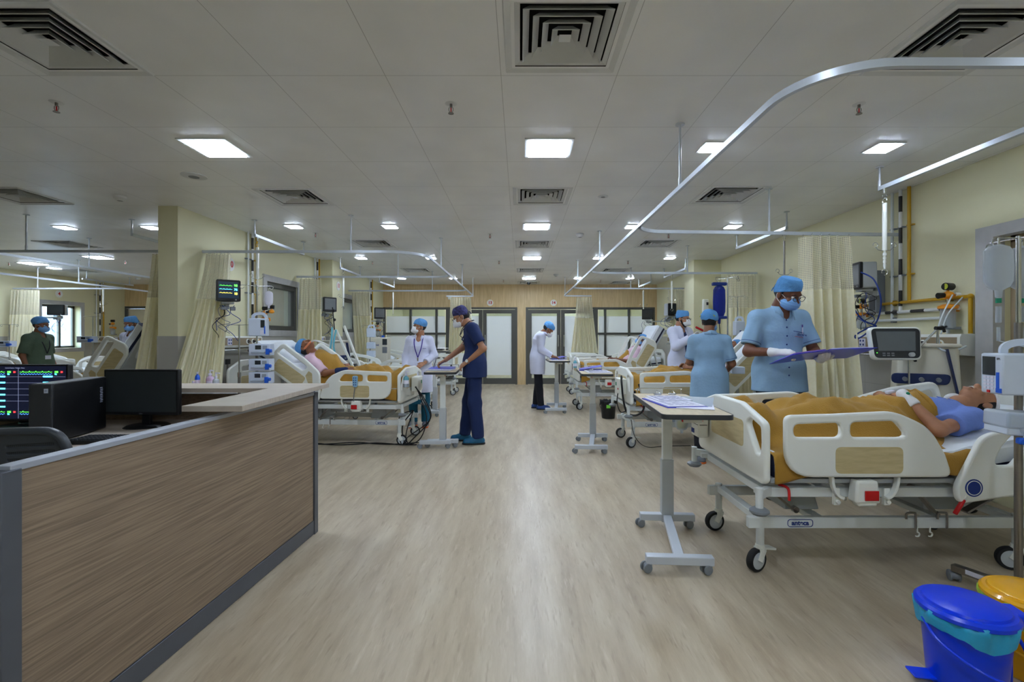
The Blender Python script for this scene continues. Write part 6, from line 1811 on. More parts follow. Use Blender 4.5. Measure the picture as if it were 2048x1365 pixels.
def suction(label, loc, side, sc=1.0, jar=True):
    t = thing('suction_regulator', label, 'suction regulator', loc); t.scale = (sc,) * 3; s = side
    MB().cyl((s * .05, 0, 0), (s * .088, 0, 0), .02).build('wall_socket', white, t)
    MB().ball((0, 0, .0), (.035, .045, .03), 14).cyl((s * .04, 0, 0), (s * .08, 0, 0), .012).build('regulator_body', orange, t)
    MB().cyl((-.0, 0, .025), (0, 0, .05), .010).build('neck', orange, t)
    g = MB().cyl((-.03 * 1, -.012, .065), (.035, .008, .065), .028, n=18).build('gauge', black, t); MB().cyl((-.0315, -.0125, .065), (-.0305, -.0125, .065), .022, n=18).build('gauge_dial', mat('dial_lime', (200, 205, 60), .4) if 'dial_lime' not in MATS else MATS['dial_lime'], g)
    MB().cyl((-.075, .0, -.005), (-.03, 0, 0), .023, .019, n=16).build('control_knob', black, t)
    if jar:
        MB().cyl((0, 0, -.03), (0, 0, -.07), .008).build('stem', chrome, t)
        MB().lathe([(.001, -.068), (.03, -.068), (.06, -.082), (.062, -.10), (.054, -.105), (.001, -.105)], n=24).box((.05, 0, -.10), (.05, .03, .05)).build('jar_lid', orange, t)
        j = MB().lathe([(.046, -.105), (.046, -.24), (.04, -.25), (.001, -.25)], n=24).build('jar', clearpl, t)
        m = MB()
        for k in range(9): m.box((-.04 + 0, -.024, -.125 - .012 * k), (.001, .016, .0015))
        m.build('scale_marks', inkk, j); MB().box((.03, 0, -.25), (.07, .08, .02)).build('bracket', greypl, t)
        MB().cyl((0, 0, -.105), (0, 0, -.15), .02, .014).build('float', orange, t)
    return t


suction('orange suction regulator with clear jar on the right wall above the bedhead panel', (3.57, 3.93, 1.63), 1, 1.1)
suction('orange suction jar half hidden behind the large cream curtain', (3.585, 4.95, 1.60), 1, .9)
suction('orange suction regulator above the nearest left bed', (-3.585, 6.62, 1.62), -1, .95); suction('orange suction regulator beside the left column monitor', (-3.575, 8.2, 1.66), -1, 1.1)
suction('orange suction regulator near the far left glazing', (-3.58, 11.85, 1.55), -1, 1); suction('orange suction regulator in the left ward', (-10.505, 12.15, 1.62), -1, 1.1)


# ------------------------------------------------------------------ patient monitors
def monitor(label, loc, rz, w=.27, h=.23, on='wave', wallx=None, m=lgrey, arm=True, cables=True, seed=0):
    "screen faces local -y"
    t = thing('patient_monitor', label, 'patient monitor', loc, rz)
    MB().box((0, .075, 0), (w * .96, .14, h * .98), top=.96).build('casing', m, t, .012)
    b = MB().plate(rc_([(-w / 2, -h / 2), (w / 2, -h / 2), (w / 2, h / 2), (-w / 2, h / 2)], 4, .018), (), .03, .006, frame3((0, -.002, 0), EX, EZ)).build('bezel', black, t)
    s = MB().box((0, -.0175, .006), (w * .82, .002, h * .76)).build('screen', {'wave': MATS.get('mon_screen') or mat('mon_screen', (30, 44, 60), .2, emis=.15), 'grey': screen_grey, 'off': screen_dark}[on], b)
    if on == 'wave':
        for k, mm in enumerate((greenE, cyanE, yelE)): MB().tube([(-w * .38 + w * .52 * i / 50, -.0195, h * (.22 - .17 * k) + .007 * math.exp(-((i % 12) - 6) ** 2 / 1.5)) for i in range(51)], .0011, 4).build('trace', mm, s)
        for k, (tx, mm) in enumerate((('98', greenE), ('76', cyanE), ('18', yelE))): MB().text(tx, .034, frame3((w * .29, -.0192, h * (.24 - .19 * k)), EX, EZ), .0002, .0006).build('number', mm, s, smooth=False)
    MB().cyl((w * .3, .0, -h * .42), (w * .3, -.02, -h * .42), .009).build('knob', greypl, b)
    if arm:
        a = MB(); a.box((0, .08, -h / 2 - .015), (.12, .10, .02)); a.bar((0, .09, -h / 2 - .03), (0, .17, -h / 2 - .045), .035, .03); a.box((0, .17, -h / 2 - .045), (.05, .05, .05))
        q = Matrix.Rotation(-rz, 3, 'Z') @ (Vector((wallx, loc[1] + (.42 if seed == 1 else .05), loc[2])) - Vector(loc)); q.z = -h / 2 - .045; a.bar((0, .17, -h / 2 - .045), q, .03, .03); a.build('wall_arm', lgrey, t, .003)
        g = MB(); rr = random.Random(seed + 5)
        for k in range(4): g.box((rr.uniform(-.09, .09), .08 + rr.uniform(-.03, .04), -h / 2 - .05 - rr.uniform(0, .04)), (.05, .05, .03))
        g.build('module', greypl, t, .004)
    if cables:
        rr = random.Random(seed)
        for k in range(5):
            x = rr.uniform(-.1, .1); p = [(x, .08, -h / 2 - .04)]; z = -h / 2 - .04
            for i in range(5): z -= rr.uniform(.03, .10); p.append((x + rr.uniform(-.09, .09), .08 + rr.uniform(-.06, .08), z))
            MB().tube(bez(p, 6), .0035, 6).build('cable', cableblue if k % 2 else (greypl if k % 4 else cablem), t)
    return t


monitor('patient monitor with lit traces on the left wall beside the nearest curtain', (-3.20, 5.17, 1.79), R(38), .23, .235, 'wave', XL, seed=1)
monitor('pale-screened patient monitor beside the left column', (-3.28, 8.12, 1.84), R(55), .25, .25, 'grey', XL, seed=2)
monitor('patient monitor near the far left glazing', (-3.2, 10.75, 1.82), R(25), .24, .26, 'grey', XL, seed=3)
monitor('dark patient monitor before the right glazed partition', (2.98, 11.0, 1.81), R(-12), .26, .24, 'off', XR, seed=4)
monitor('dark patient monitor at the third right bed head', (3.05, 9.45, 1.83), R(20), .19, .25, 'off', XR, seed=5)
monitor('dark patient monitor before the daylight window of the left ward', (-9.95, 10.1, 1.86), R(18), .30, .23, 'off', XF, seed=6)
monitor('grey-cased patient monitor seen from the side beside the large cream curtain', (3.36, 4.72, 1.89), R(-100), .24, .26, 'grey', XR, seed=7)
t = thing('hose', 'loop of blue hose hanging from the monitor by the large curtain', 'hose', (3.4, 4.6, 1.8)); m = MB()
m.tube(bez([P(1722, 545, 4.5), P(1748, 560, 4.4), P(1762, 600, 4.35), P(1755, 640, 4.4), P(1735, 665, 4.4), P(1715, 678, 4.4), P(1712, 670, 4.4), P(1740, 655, 4.4), P(1752, 652, 4.4), P(1725, 640, 4.4), P(1706, 615, 4.45)], 8), .007)
t2 = m.build('hose_body', cableblue, None); t2.parent = t; t2.location = -t.location
t = thing('wall_box', 'tall slim grey wall box beside the large cream curtain', 'box', (XR, 4.78, 1.74)); MB().box((-.05, 0, 0), (.09, .11, .42)).build('housing', greypl, t, .004); MB().box((-.097, 0, 0), (.004, .07, .38)).build('slot', dgrey, t)
t = thing('soap_dispenser', 'white dispenser box mounted on the right column', 'dispenser', (3.36, 8.59, 1.83)); MB().box((0, -.05, 0), (.10, .09, .26), top=.9).build('housing', white, t, .01); MB().box((.02, -.097, .05), (.035, .006, .05)).build('window', dgrey, t)
t = thing('switch_box', 'small white switch box on the far maple wall left of the doors', 'box', P(900, 597, YF)); MB().box((0, -.03, 0), (.09, .05, .06)).build('housing', white, t, .004)


# ------------------------------------------------------------------ drip stands, pumps, bags
def stand_pole(label, loc, H, rz=0, hooks=4, base=True, r=.011, name='drip_stand', legs=5, arm=.14, br=.27):
    t = thing(name, label, 'drip stand', loc, rz)
    MB().cyl((0, 0, .1), (0, 0, H * .6), r * 1.35).build('lower_pole', steel, t); MB().cyl((0, 0, H * .6), (0, 0, H), r * .8).cyl((0, 0, H * .6 - .02), (0, 0, H * .6 + .03), r * 1.8).build('upper_pole', chrome, t)
    for k in range(hooks):
        a = 2 * math.pi * k / hooks; d = Vector((math.cos(a), math.sin(a), 0)); m = MB(); m.cyl((0, 0, H - .005), d * arm + Vector((0, 0, H)), .003)
        c = d * arm + Vector((0, 0, H + .0)); m.tube([c + d * (.018 * math.sin(R(q))) + Vector((0, 0, -.018 + .018 * math.cos(R(q)))) for q in range(0, 300, 30)], .003, 6); m.build('hook_arm', chrome, t)
    if base:
        for k in range(legs):
            a = 2 * math.pi * k / legs + .4; d = Vector((math.cos(a), math.sin(a), 0)); l = MB().bar(d * .02 + Vector((0, 0, .10)), d * br + Vector((0, 0, .075)), .03, .022).build('base_leg', steel, t, .002)
            caster(l, tuple(d * (br - .015) + Vector((0, 0, .07))), .026, a, lg=False)
    return t


def infusion_pump(label, M, w=.17, h=.19, d=.12, handle=True, face=-1):
    t = thing('infusion_pump', label, 'infusion pump', M=M)
    MB().box((0, 0, 0), (w, d, h)).build('casing', bluewhite, t, .008)
    if handle: MB().ribbon(bez([(-w * .32, 0, h / 2 - .005), (-w * .3, 0, h / 2 + .03), (-w * .1, 0, h / 2 + .05), (w * .25, 0, h / 2 + .05), (w * .4, 0, h / 2 + .025), (w * .44, 0, h / 2 - .005)], 5), .03, .014, up=(0, 1, 0)).build('handle', bluewhite, t)
    return t


def pump_face(t, w, h, d, x0=0, side=False):
    "screen, key pad and blue lever on the front (-y)"
    f = -d / 2 - .001
    MB().box((x0, f, h * .2), (w * .9, .003, h * .5)).build('screen', screen_dark, t)
    kp = MB()
    for i in range(3):
        for j in range(4): kp.box((x0 - w * .28 + w * .28 * i, f, -h * .12 - h * .085 * j), (w * .2, .004, h * .055))
    kp.build('key_pad', papers, t); MB().box((x0, f, -h * .42), (w * .22, .005, h * .07)).build('stop_key', red, t)


def syringe_pump(label, M, w=.24, h=.10, d=.12, knob=True):
    t = thing('syringe_pump', label, 'syringe pump', M=M)
    MB().box((0, 0, 0), (w, d, h)).build('casing', bluewhite, t, .006)
    MB().box((-w * .05, -d / 2 - .001, h * .2), (w * .28, .003, h * .34)).build('screen', screen_dark, t); MB().box((w * .27, -d / 2 - .001, h * .2), (w * .22, .003, h * .3)).build('key_pad', mat('pump_grey', (150, 158, 168), .5) if 'pump_grey' not in MATS else MATS['pump_grey'], t)
    MB().cyl((-w * .35, -d / 2 - .012, -h * .22), (w * .3, -d / 2 - .012, -h * .22), .011).build('syringe', clearpl, t)
    MB().box((w * .42, -d / 2 - .012, -h * .15), (w * .16, .03, h * .5)).cyl((w * .5, -d / 2 - .01, -h * .1), (w * .62, -d / 2 - .01, -h * .1), .018).build('syringe_clamp', bluep, t, .004)
    if knob: MB().ball((-w / 2 - .02, .02, -.01), .022, 10).cyl((-w / 2 - .02, .02, -.01), (-w / 2, .02, -.01), .01).build('clamp_knob', black, t)
    return t


def drip_bag(label, top, w=.13, h=.20, m=baggie, tube_to=None, fluid=True, cat='drip bag', name='drip_bag', liq=None):
    t = thing(name, label, cat, top)
    vs = []; fs = []; n = 14; k = 16
    prof = [(.0, .12), (-.01, .7), (-.03, 1.0), (-.10, 1.05), (-.16, 1.0), (-.185, .75), (-.20, .25), (-.23, .2), (-.235, .01)]
    s = h / .20
    for z, q in prof:
        for i in range(k):
            a = 2 * math.pi * i / k; vs.append((math.copysign(abs(math.cos(a)) ** .6, math.cos(a)) * w / 2 * q, math.sin(a) * .022 * min(1, q + .2), z * s - .02))
    for j in range(len(prof) - 1): fs += [(j * k + i, (j + 1) * k + i, (j + 1) * k + (i + 1) % k, j * k + (i + 1) % k) for i in range(k)]
    b = MB().add(vs, fs).build('bag', m, t)
    if liq:
        MB().ball((0, 0, -.15 * s), (w * .42, .017, .05 * s)).build('liquid', liq, t)
    MB().cyl((0, 0, -.02), (0, 0, .01), .004).build('loop', chrome, t)
    if m is baggie:
        MB().cyl((0, 0, -.235 * s - .02), (0, 0, -.255 * s - .02), .011).build('port', greenp, t)
        MB().cyl((0, 0, -.27 * s - .02), (0, 0, -.34 * s - .02), .011).cyl((0, 0, -.36 * s - .02), (0, 0, -.42 * s - .02), .007).build('drip_chamber', clearpl, t)
        if tube_to is not None:
            p0 = Vector((0, 0, -.42 * s - .02)); p1 = Vector(tube_to) - Vector(top); MB().tube(bez([p0, p0.lerp(p1, .5) + Vector((.01, 0, 0)), p1], 8), .0025, 6).build('drip_line', tubem, t)
    return t


# right edge drip stand with pumps
t = thing('drip_stand', 'steel drip stand at the right picture edge before the nearest bed', 'drip stand', (2.36, 2.23, 0)); m = MB()
MB().cyl((0, 0, .09), (0, 0, 1.35), .016).build('lower_pole', steel, t); MB().cyl((0, 0, 1.35), (0, 0, 1.76), .010).build('upper_pole', chrome, t)
for k in range(4):
    d = Vector((math.cos(math.pi * k / 2 + .1), math.sin(math.pi * k / 2 + .1), 0)); q = d * .12 + Vector((0, 0, 1.75)); m = MB(); m.cyl((0, 0, 1.75), q, .0035); m.tube([q + d * .02 * math.sin(R(a)) + Vector((0, 0, -.02 + .02 * math.cos(R(a)))) for a in range(0, 300, 30)], .003, 6); m.build('hook_arm', chrome, t)
for k, (dx, dy) in enumerate(((-.09, .24), (.24, .09), (.09, -.24), (-.17, -.16))):
    l = MB().bar((0, 0, .085), (dx, dy, .075), .04, .035).build('base_leg', steel, t, .003); caster(l, (dx * .95, dy * .95, .07), .028, 1.2, lg=False)
    if k == 0: MB().box((dx * .55 - .022, dy * .55, .083), (.002, .09, .022), rz=R(20)).build('label', papers, l)
ip = infusion_pump('large white infusion pump on the drip stand at the right edge', Matrix.Translation((2.285, 2.13, 1.115)) @ Matrix.Rotation(R(-12), 4, 'Z'), .26, .185, .13)
MB().box((-.1315, .012, .035), (.003, .074, .085)).build('screen', screen_dark, ip); kp = MB()
for i in range(3):
    for j in range(4): kp.box((-.1315, .035 - .022 * i, -.018 - .016 * j), (.004, .016, .011))
kp.build('key_pad', papers, ip); MB().box((-.133, .012, -.082), (.004, .016, .012)).build('stop_key', red, ip); MB().box((-.1318, -.040, -.035), (.004, .014, .085)).box((-.1318, -.046, -.074), (.004, .030, .02)).build('blue_lever', bluep, ip)
MB().text('BPL', .014, frame3((-.1315, -.045, .068), (0, -1, 0), EZ), .0004).build('maker_mark', inkk, ip, smooth=False); MB().box((.06, -.0665, -.01), (.03, .003, .05)).build('side_slot', dgrey, ip)
sp = syringe_pump('syringe pump under plastic wrap on the right edge drip stand', Matrix.Translation((2.31, 2.12, .885)) @ Matrix.Rotation(R(-8), 4, 'Z') @ Matrix.Rotation(R(3), 4, 'Y'), .30, .09, .13, False)
MB().box((0, 0, .02), (.31, .14, .075)).build('plastic_wrap', clearpl, sp, .012)
MB().bar((-.06, -.07, -.06), (.08, -.07, -.06), .045, .035).build('tubing_roll', papers, sp, .012); MB().box((-.09, -.07, -.065), (.05, .03, .03)).build('blue_clip', bluep, sp, .008)
drip_bag('large clear drip bag hanging at the right edge', (2.235, 2.20, 1.735), .135, .215, tube_to=(2.30, 2.08, 1.22)); drip_bag('second clear drip bag cut by the right picture edge', (2.42, 2.27, 1.74), .13, .215, tube_to=(2.38, 2.08, 1.22))

# left stack
L1 = stand_pole('steel drip stand with four pumps at the head of the nearest left bed', (-2.86, 5.12, 0), 1.84, .4, base=True, br=.17)
infusion_pump_l = infusion_pump('white infusion pump topmost on the left pump stack', Matrix.Translation((-2.80, 5.05, 1.385)) @ Matrix.Rotation(R(12), 4, 'Z'), .17, .19, .12); q = infusion_pump_l
MB().box((.055, -.0615, .035), (.04, .003, .08)).build('screen', screen_dark, q); MB().box((.075, -.0615, -.03), (.012, .004, .08)).build('blue_lever', bluep, q); MB().box((.05, -.0615, -.055), (.035, .003, .045)).build('key_pad', papers, q)
for k, (z, lb) in enumerate(((1.145, 'first syringe pump below the infusion pump of the left stack'), (.985, 'middle syringe pump of the left stack'), (.845, 'lowest syringe pump of the left stack'))): syringe_pump(lb, Matrix.Translation((-2.77, 5.05, z)) @ Matrix.Rotation(R(8 - 3 * k), 4, 'Z'), .21, .125, .13)
drip_bag('drip bottle with yellow holder hanging from the left drip stand', (-2.73, 5.12, 1.80), .085, .16, papers, name='drip_bottle', cat='drip bottle'); suction('orange pressure regulator hanging by the left drip bottle', (-2.72, 5.16, 1.56), -1, .75, jar=False)
stand_pole('thin steel drip stand before the left bedhead panel', (-3.16, 5.30, 0), 1.42, 0, 2, br=.12)
# right side stands
stand_pole('steel drip stand beside the nurse seen from behind', (2.24, 5.08, 0), 1.92, .3)
t = drip_bag('drip bag in a deep blue light-proof sleeve', (2.14, 5.06, 1.86), .13, .36, bluefilm, name='sleeved_drip_bag'); MB().box((0, 0, -.01), (.15, .05, .035)).box((0, 0, -.37), (.15, .05, .03)).build('sleeve_band', inkb, t, .008); MB().ball((0, -.0, -.18), (.05, .018, .14)).build('inner_bag', papers, t)
MB().cyl((0, 0, -.42), (.02, 0, -.7), .004).build('drip_line', inkk, t)
stand_pole('drip stand with pump before the second bay curtain', (3.06, 6.62, 0), 1.85, .2)
q = infusion_pump('white infusion pump on the stand before the second bay curtain', Matrix.Translation((3.03, 6.52, 1.40)), .13, .2, .1); MB().box((.0, -.052, -.05), (.025, .003, .04)).build('keys', inkb, q)
q = infusion_pump('dark-knobbed white syringe unit beside the nurse seen from behind', Matrix.Translation((2.30, 4.98, .93)) @ Matrix.Rotation(R(-15), 4, 'Z'), .13, .075, .1, handle=False)
# left ward stand
stand_pole('white-poled drip stand in the left ward', (-7.0, 7.72, 0), 1.62, 0, 2); syringe_pump('syringe pump on the left ward drip stand', Matrix.Translation((-7.0, 7.62, 1.24)), .24, .10)
stand_pole('drip stand cut by the left picture edge', (-9.0, 8.3, 0), 1.5, 0, 2); syringe_pump('blue-clamped syringe pump at the left picture edge', Matrix.Translation((-8.95, 8.2, 1.16)), .26, .10)
# pump tower in the middle left distance
stand_pole('pump stand behind the nearest left bed', (-2.85, 8.95, 0), 1.5, 0, 2)
for k, z in enumerate((1.36, 1.12, .96)): q = infusion_pump('white pump box on the distant pump stand, ' + ('topmost', 'middle', 'lowest')[k], Matrix.Translation((-2.80, 8.86, z)), .15, .17 if k == 0 else .12, .1, handle=k == 0)

# ------------------------------------------------------------------ ventilators and machines
def ventilator(label, loc, rz, sc=1.0, scr=True):
    t = thing('ventilator', label, 'ventilator', loc, rz)
    cream = mat('vent_cream', (218, 214, 198), .4) if 'vent_cream' not in MATS else MATS['vent_cream']
    MB().box((0, 0, .98), (.40, .32, .46), top=.9).build('body', cream, t, .03)
    MB().box((0, 0, 1.215), (.38, .32, .03)).build('top_cover', cream, t, .012)
    m = MB(); m.bar((.10, -.165, 1.19), (.17, -.168, .80), .012, .05, up=(0, 1, 0)); m.build('blue_stripe', navyp, t); MB().plate(rc_([(-.2, -.04), (.14, -.04), (.16, .04), (-.2, .04)], 4, .035), (), .03, .006, frame3((-.03, -.165, .96), EX, EZ)).build('outlet_block', navyp, t)
    m = MB()
    for x in (-.15, -.05, .05): m.cyl((x, -.17, .96), (x, -.2, .955), .016)
    m.build('ports', greypl, t)
    MB().box((0, 0, .70), (.34, .28, .16)).build('neck', greypl, t, .02); MB().cyl((0, 0, .16), (0, 0, .64), .05).build('column', lgrey, t)
    MB().tube(bez([(.16, -.14, .80), (.28, -.16, .82), (.36, -.10, .84), (.40, .02, .83)], 6), .016).build('grip_bar', dgrey, t)
    for k in range(4):
        a = R(45 + 90 * k); d = Vector((math.cos(a), math.sin(a), 0)); l = MB().bar((0, 0, .14), d * .30 + Vector((0, 0, .11)), .06, .04).build('base_leg', lgrey, t, .005); caster(l, tuple(d * .28 + Vector((0, 0, .11))), .04, a)
    if scr:
        M = frame3((-.249, -.409, 1.235), (.92, .39, 0), (-.05, .118, .99)) if scr else None
        s = MB().plate(rc_([(-.165, -.125), (.165, -.125), (.18, .12), (-.18, .12)], 6, .04), (), .05, .014, M).build('screen_housing', white, t)
        b = MB().plate(rc_([(-.153, -.113), (.153, -.113), (.167, .108), (-.167, .108)], 6, .035), (), .052, .002, M).build('bezel', dgrey, s)
        MB().plate([(-.125, -.06), (.125, -.06), (.135, .085), (-.135, .085)], (), .054, 0, M).build('screen', mat('vent_screen', (104, 112, 118), .12, coat=.4), b)
        MB().cyl(M @ Vector((.09, -.088, .026)), M @ Vector((.09, -.088, .05)), .016, n=18).build('dial', lgrey, b); k_ = MB()
        for i in range(3):
            for j in range(2): k_.add(*(lambda bx: (bx.v, bx.f))(MB().box((-.09 + .03 * i, -.078 - .016 * j, .0265), (.02, .01, .001), M)))
        k_.build('soft_keys', greypl, b); MB().box((-.137, -.075, .0268), (.006, .004, .001), M).build('lamp', greenE, b)
        MB().bar((-.24, -.37, 1.2), (-.08, -.1, 1.2), .05, .06).build('screen_arm', lgrey, t)
    return t


V1 = ventilator('cream ventilator with tilted grey touch screen beyond the nearest right bed', (3.20, 3.73, 0), R(-30))
t = thing('support_arm', 'jointed chrome tube support arm clamped beside the ventilator', 'arm', (2.93, 3.72, 0)); m = MB()
pts = [P(1818, 800, 3.62), P(1818, 716, 3.62), P(1876, 657, 3.60)]
for i, (a, c) in enumerate(((P(1818, 790, 3.62), pts[1]), (pts[1], pts[2]), (pts[2], P(1872, 745, 3.60)))):
    o = MB().cyl(a, c, .008).build('arm_tube', chrome, None); o.parent = t; o.location = -t.location
for c in (pts[1], pts[2]):
    g = MB().cyl(c + Vector((-.02, 0, 0)), c + Vector((.03, 0, 0)), .015)
    for k in range(3): a = R(120 * k + 30); g.bar(c + Vector((.04, 0, 0)), c + Vector((.05, .025 * math.cos(a), .03 * math.sin(a))), .014, .014)
    o = g.build('joint_knob', black, None); o.parent = t; o.location = -t.location
m = MB(); m.tube(bez([P(1905, 590, 3.75), P(1885, 630, 3.7), P(1876, 660, 3.62), P(1880, 690, 3.6)], 6), .005); m.tube(bez([P(1925, 595, 3.75), P(1895, 630, 3.7), P(1882, 668, 3.62)], 6), .005); m.tube(bez([P(1872, 692, 3.6), P(1890, 702, 3.55), P(1915, 700, 3.6), P(1932, 693, 3.62)], 6), .008)
o = m.build('clear_hose', tubem, None); o.parent = t; o.location = -t.location
V2 = ventilator('white ventilator with jointed arm and turquoise hoses behind the nearest left bed', (-2.86, 7.25, 0), R(60), scr=False)
t = thing('support_arm', 'folded white support arm holding blue hoses at the second left bed', 'arm', (-2.62, 7.0, 0))
for a, c in ((P(672, 660, 6.9), P(712, 748, 6.9)), (P(668, 658, 6.95), P(648, 740, 7.0)), (P(688, 652, 6.9), P(724, 745, 6.85))): o = MB().bar(a, c, .035, .03).build('arm_link', white, None, .004); o.parent = t; o.location = -t.location
for a in ([P(664, 655, 6.85), P(662, 690, 6.85), P(652, 725, 6.9), P(640, 735, 6.95)], [P(672, 660, 6.85), P(668, 700, 6.85), P(690, 742, 6.85), P(705, 738, 6.85)]): o = MB().tube(bez(a, 6), .013).build('turquoise_hose', turq, None); o.parent = t; o.location = -t.location
g = MB(); g.ball(P(669, 640, 6.9), .022, 10).ball(P(667, 622, 6.9), .025, 10).cyl(P(669, 660, 6.9), P(665, 615, 6.9), .008); o = g.build('joint_knob', black, None); o.parent = t; o.location = -t.location
t = thing('dialysis_machine', 'cream machine cabinet with blue lettered label behind the left beds', 'machine', (-2.86, 9.55, 0), R(6)); cream = MATS['vent_cream']
MB().box((0, 0, .70), (.40, .40, 1.14)).build('cabinet', cream, t, .02); MB().box((.15, -.202, 1.18), (.09, .01, .12)).build('screen', screen_dark, t, .002); MB().box((.15, -.202, 1.02), (.09, .01, .12)).build('key_panel', screen_grey, t)
MB().text('ICU', .045, frame3((-.09, -.202, 1.17), EX, EZ), .0006, .001).text('MACHINE', .040, frame3((-.05, -.202, 1.115), EX, EZ), .0006, .001).build('lettering', inkb, t, smooth=False)
MB().box((0, 0, .10), (.46, .46, .07)).build('base', greypl, t, .01); MB().cyl((.08, 0, 1.27), (.08, 0, 1.31), .03).build('cap', bluep, t)
for sx in (-1, 1):
    for sy in (-1, 1): caster(t, (sx * .19, sy * .19, .07), .03, 1, lg=False)

# ------------------------------------------------------------------ bottles, boxes, small things
def bottle(label, loc, m=bottlebl, r=.032, h=.13, name='sanitiser_bottle', pump=True, cap=papers, rz=0):
    t = thing(name, label, 'bottle', loc, rz)
    MB().lathe([(.001, 0), (r, 0), (r, h * .75), (r * .8, h * .88), (r * .35, h * .95), (r * .35, h)], n=20).build('bottle_body', m, t); MB().lathe([(r * 1.01, h * .2), (r * 1.01, h * .6)], n=20).build('label', papers if m is not papers else bluep, t)
    g = MB().cyl((0, 0, h), (0, 0, h + .02), r * .45)
    if pump: g.cyl((0, 0, h + .02), (0, 0, h + .045), .005).bar((-.005, 0, h + .048), (.035, 0, h + .045), .012, .01)
    g.build('pump_top' if pump else 'cap', cap, t)
    return t


def on_bed(bed, x, y, z): return tuple(bed_matrix(bed) @ Vector((x, y, z)))


bottle('blue-tinted sanitiser pump bottle on the foot board of the nearest left bed', on_bed(B5, -.055, .34, .70)); bottle('blue-tinted sanitiser pump bottle on the foot of the third right bed', on_bed(B3, -.055, -.30, .74))
t = thing('bottle_holder', 'wire bottle holder on the foot board of the nearest left bed', 'holder', on_bed(B5, -.055, .34, .695)); MB().lathe([(.001, 0), (.038, 0), (.038, .04), (.036, .04), (.036, .004), (.001, .004)], n=20).build('cup', clearpl, t)
t = thing('remote_control', 'pale blue bed remote control hung on the nearest left bed rail', 'remote control', M=bed_matrix(B5) @ Matrix.Translation((.50, .472, .775)))
MB().plate(rc_([(-.025, -.07), (-.032, .06), (.032, .06), (.025, -.07)], 5, .02), (), .022, .005, frame3((0, 0, 0), (-1, 0, 0), EZ)).build('handset', mat('remote_blue', (140, 186, 220), .4), t); m = MB()
for i in range(2):
    for j in range(4): m.box((-.012 + .024 * i, .012, .035 - .026 * j), (.012, .003, .010))
m.build('buttons', inkb, t); MB().tube(bez([(0, 0, -.07), (.01, .0, -.12), (.02, -.01, -.22), (-.01, -.02, -.3)], 6), .005).build('cable', greypl, t)
rt = thing('trolley', 'small bedside trolley behind the reception counter', 'trolley', (-3.05, 4.55, 0)); MB().box((0, 0, .40), (.42, .36, .74)).build('cabinet', lgrey, rt, .01); MB().box((0, -.182, .6), (.38, .006, .16)).build('drawer', white, rt, .003)
t = thing('tray', 'red plastic tray with bottles on the trolley behind the counter', 'tray', (-3.03, 4.55, .77)); MB().plate([(-.17, -.13), (.17, -.13), (.17, .13), (-.17, .13)], (), .008, .001, Matrix.Translation((0, 0, .004))).build('tray_bottom', red, t); m = MB()
for c, d in (((0, -.135, .025), (.36, .008, .05)), ((0, .135, .025), (.36, .008, .05)), ((-.175, 0, .025), (.008, .27, .05)), ((.175, 0, .025), (.008, .27, .05))): m.box(c, d)
m.build('tray_rim', red, t, .002)
pinkb = mat('pinkish_bottle', (206, 180, 206), .3); bottle('pinkish wash bottle standing in the red tray', (-3.0, 4.56, .779), pinkb, .035, .13, 'wash_bottle'); bottle('grey pump bottle at the right of the red tray', (-2.905, 4.5, .779), lgrey, .028, .11, 'wash_bottle'); bottle('blue spray bottle at the left of the red tray', (-3.15, 4.6, .779), bluep, .022, .14, 'wash_bottle', False); bottle('small white-capped jar at the front of the red tray', (-3.12, 4.5, .779), navyp, .03, .06, 'jar', False)
t = thing('wall_unit', 'black box with steel canister on the left wall below the bedhead panel', 'unit', P(446, 732, 5.9)); MB().box((0, 0, .05), (.13, .1, .065)).build('box', black, t, .004); MB().cyl((.02, 0, -.25), (.02, 0, .02), .045).build('canister', steel, t)
t = thing('power_box', 'white power supply box on the foot board of the nearest right bed', 'box', (1.21, 3.17, .70)); MB().box((0, 0, .0), (.07, .13, .17)).build('housing', white, t, .01); MB().box((-.001, -.066, 0), (.05, .002, .004)).box((-.036, 0, .0), (.002, .12, .003)).build('seam_lines', dgrey, t); MB().box((-.036, .03, -.05), (.002, .05, .03)).build('blue_label', inkb, t)
drip_bag('urine bag with yellow liquid hanging beside the nurse seen from behind', (1.80, 5.24, .46), .14, .20, clearpl, name='urine_bag', cat='urine bag', liq=yellowliq)
t = thing('red_clip', 'red-handled bed release tag hanging under the nearest bed', 'tag', (2.27, 2.41, .45)); MB().bar((0, 0, 0), (-.045, 0, -.075), .02, .014).build('grip', red, t, .004); MB().bar((.012, 0, .02), (0, 0, 0), .02, .014).build('stem', white, t, .003); MB().tube(bez([(.012, 0, .02), (.02, 0, .06), (-.01, 0, .1)], 5), .003).build('cord', tubem, t)
t = thing('pressure_pump', 'grey mattress pump with black hoses hung on the foot of the second right bed', 'pump', on_bed(B2, -.06, -.12, .70)); MB().box((0, 0, 0), (.09, .24, .18)).build('casing', white, t, .01); MB().box((-.046, .05, .02), (.003, .05, .04)).build('green_panel', greenp, t); MB().box((-.046, -.06, -.03), (.003, .05, .02)).build('red_switch', red, t)
m = MB(); m.tube(bez([(0, -.06, .09), (-.02, -.12, .12), (-.03, -.2, .02), (-.02, -.24, -.15), (.02, -.26, -.28), (.12, -.3, -.30), (.2, -.3, -.2), (.14, -.3, .05)], 8), .011); m.build('black_hose', cablem, t); MB().tube(bez([(-.02, .06, -.09), (-.04, .02, -.2), (-.02, -.1, -.3), (.05, -.2, -.25)], 8), .006).build('cord', cablem, t)
